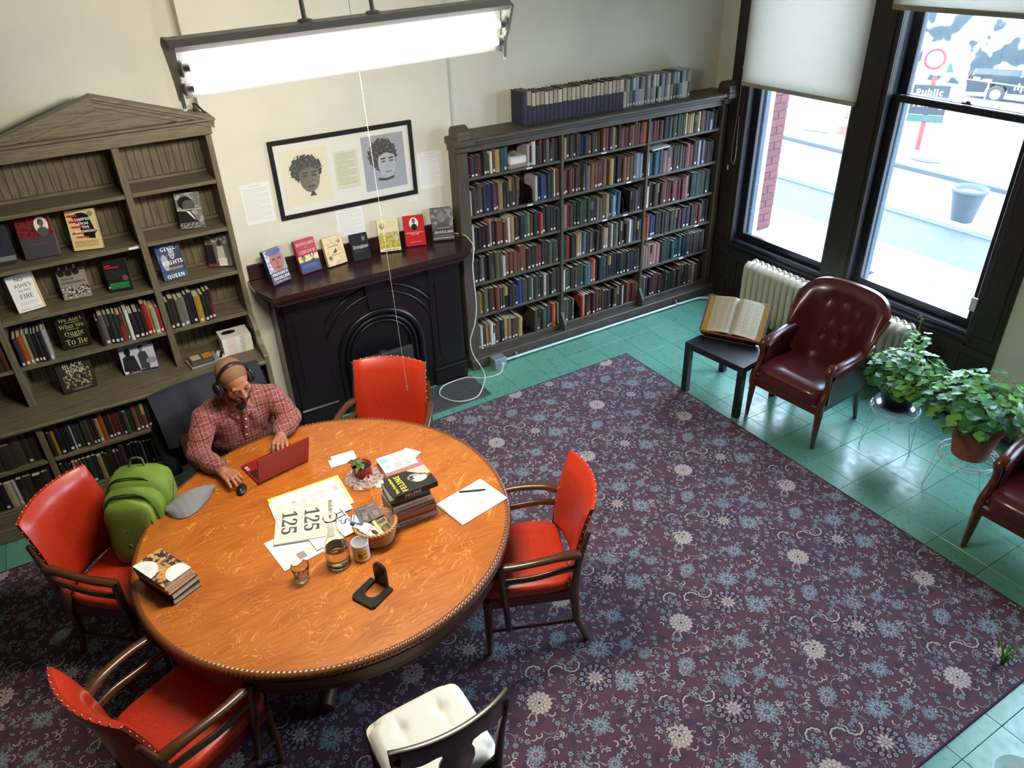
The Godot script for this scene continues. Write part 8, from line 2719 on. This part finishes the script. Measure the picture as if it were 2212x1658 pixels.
	words(sg, "Parking", 0.62, 0.22, MT.white_ink, Transform3D(Basis(), Vector3(0.0, 1.08, 0.092)), "Droid Sans", true)
	part(sg, "white_board", bb(-0.36, 0.36, 1.72, 2.4, 0.055, 0.085, 0.01), mat("sign_white", rgb(226, 226, 222), 0.6))
	var rg := MB.new()
	var pth := []
	for k in 25:
		var a := TAU * k / 24.0
		pth.append(Vector3(-0.08 + cos(a) * 0.2, 2.06 + sin(a) * 0.2, 0.09))
	rg.tube(pth, 0.035, 6)
	part(sg, "red_ring", rg, mat("sign_red", rgb(110, 36, 44), 0.6))
	var tri := MB.new()
	tri.prism(PackedVector2Array([Vector2(0.2, 1.78), Vector2(0.36, 1.78), Vector2(0.24, 2.02)]), 0.085, 0.092)
	part(sg, "green_corner", tri, MT.sign_green)
	# wire fence at the edge of the lower lot
	var fe := thing("wire_fence", "low wire fence with thin rails before the pickup truck", "fence", Vector3(33.5, -3.9, -22))
	for k in 9:
		var p := MB.new()
		p.tube([Vector3(0, 0, -8 + k * 3.0), Vector3(0, 1.0, -8 + k * 3.0)], 0.03, 6)
		part(fe, "post", p, mat("fence_grey", rgb(150, 156, 156), 0.5, 0.5))
	for yv in [0.05, 0.95]:
		var r := MB.new()
		r.tube([Vector3(0, yv, -8), Vector3(0, yv, 16)], 0.025, 6)
		part(fe, "rail", r, MT.fence_grey)
	truck()

func truck() -> void:
	# side seen from the room; nose towards +z
	var o := thing("pickup_truck", "dark green pickup truck with pale lettering parked beyond the fence", "truck", Vector3(38.4, -4.55, -20.0), 0.45)
	var c := mat("truck_green", rgb(14, 30, 36), 0.35, 0.0, {"coat": 0.5})
	var prof := PackedVector2Array([Vector2(-1.35, 0.42), Vector2(-1.4, 0.95), Vector2(-1.3, 1.15), Vector2(0.75, 1.15), Vector2(0.95, 1.72), Vector2(1.2, 1.82), Vector2(2.3, 1.82), Vector2(2.95, 1.2), Vector2(4.3, 1.08), Vector2(4.4, 0.45)])
	for q in [[3.45, 0.45], [-0.15, 0.45]]:
		for k in 9:
			var a := PI * k / 8.0
			prof.append(Vector2(q[0] + cos(a) * 0.46, q[1] + sin(a) * 0.42))
	var b := MB.new()
	b.xf = Transform3D(Basis(Vector3.UP, -PI / 2), Vector3.ZERO)
	b.prism(prof, -0.95, 0.95)
	part(o, "body", b, c)
	var gl := mat("truck_glass", rgb(40, 52, 58), 0.1)
	for s in [-0.96, 0.96]:
		for q in [[1.12, 1.65], [1.75, 2.45]]:
			var w := MB.new()
			w.xf = b.xf
			w.prism(PackedVector2Array([Vector2(q[0], 1.22), Vector2(q[1] + 0.08, 1.22), Vector2(q[1] - 0.12, 1.7), Vector2(q[0] + 0.05, 1.7)]), s - 0.012, s + 0.012)
			part(o, "side_window", w, gl)
		for x in [3.45, -0.15]:
			var t := MB.new()
			t.xf = Transform3D(Basis(Vector3.BACK, PI / 2), Vector3(-s * 0.92, 0.38, x))
			t.lathe([Vector2(0.0, -0.12), Vector2(0.36, -0.12), Vector2(0.38, -0.09), Vector2(0.38, 0.09), Vector2(0.36, 0.12), Vector2(0.0, 0.12)], 24)
			var tw := part(o, "wheel", t, mat("tyre", rgb(40, 42, 44), 0.8))
			var hbm := MB.new()
			hbm.xf = t.xf
			hbm.lathe([Vector2(0.0, -0.14), Vector2(0.2, -0.135), Vector2(0.22, -0.12), Vector2(0.22, 0.12), Vector2(0.2, 0.135), Vector2(0.0, 0.14)], 20)
			part(tw, "hub", hbm, mat("hub_silver", rgb(200, 204, 206), 0.3, 0.5))
	rng.seed = 90
	for s in [-0.965, 0.965]:
		var d := MB.new()
		d.xf = b.xf
		for k in 16:
			var x := 0.55 + k * 0.13
			d.box(Vector3(x, 0.72 + 0.06 * sin(k * 2.0), s), Vector3(0.07, rng.randf_range(0.14, 0.3), 0.006))
		part(o, "pale_lettering", d, mat("truck_letters", rgb(190, 214, 190), 0.6))
		var l := MB.new()
		l.xf = b.xf
		l.box(Vector3(-1.05, 1.0, s), Vector3(0.28, 0.16, 0.006))
		l.box(Vector3(-0.62, 0.98, s), Vector3(0.4, 0.07, 0.006))
		part(o, "door_label", l, mat("truck_label", rgb(210, 216, 216), 0.6))
	part(o, "tail_lamp_red", bb(-0.97, 0.97, 0.8, 1.08, -1.43, -1.38, 0.01), mat("tail_red", rgb(90, 24, 32), 0.4))
	var bed := MB.new()
	bb(-0.8, 0.8, 1.12, 1.2, -1.2, 0.6, 0.01, bed)
	part(o, "bed_cover", bed, mat("bed_dark", rgb(30, 34, 38), 0.6))

func _ready() -> void:
	make_textures()
	camera_and_light()
	mats()
	room()
	ceiling_lamp()
	right_case()
	left_case()
	fireplace()
	table()
	street()
	chairs()
	window_corner()
	person()
	backpack()
	wall_things()
	cords()
	display_books()
	table_things()
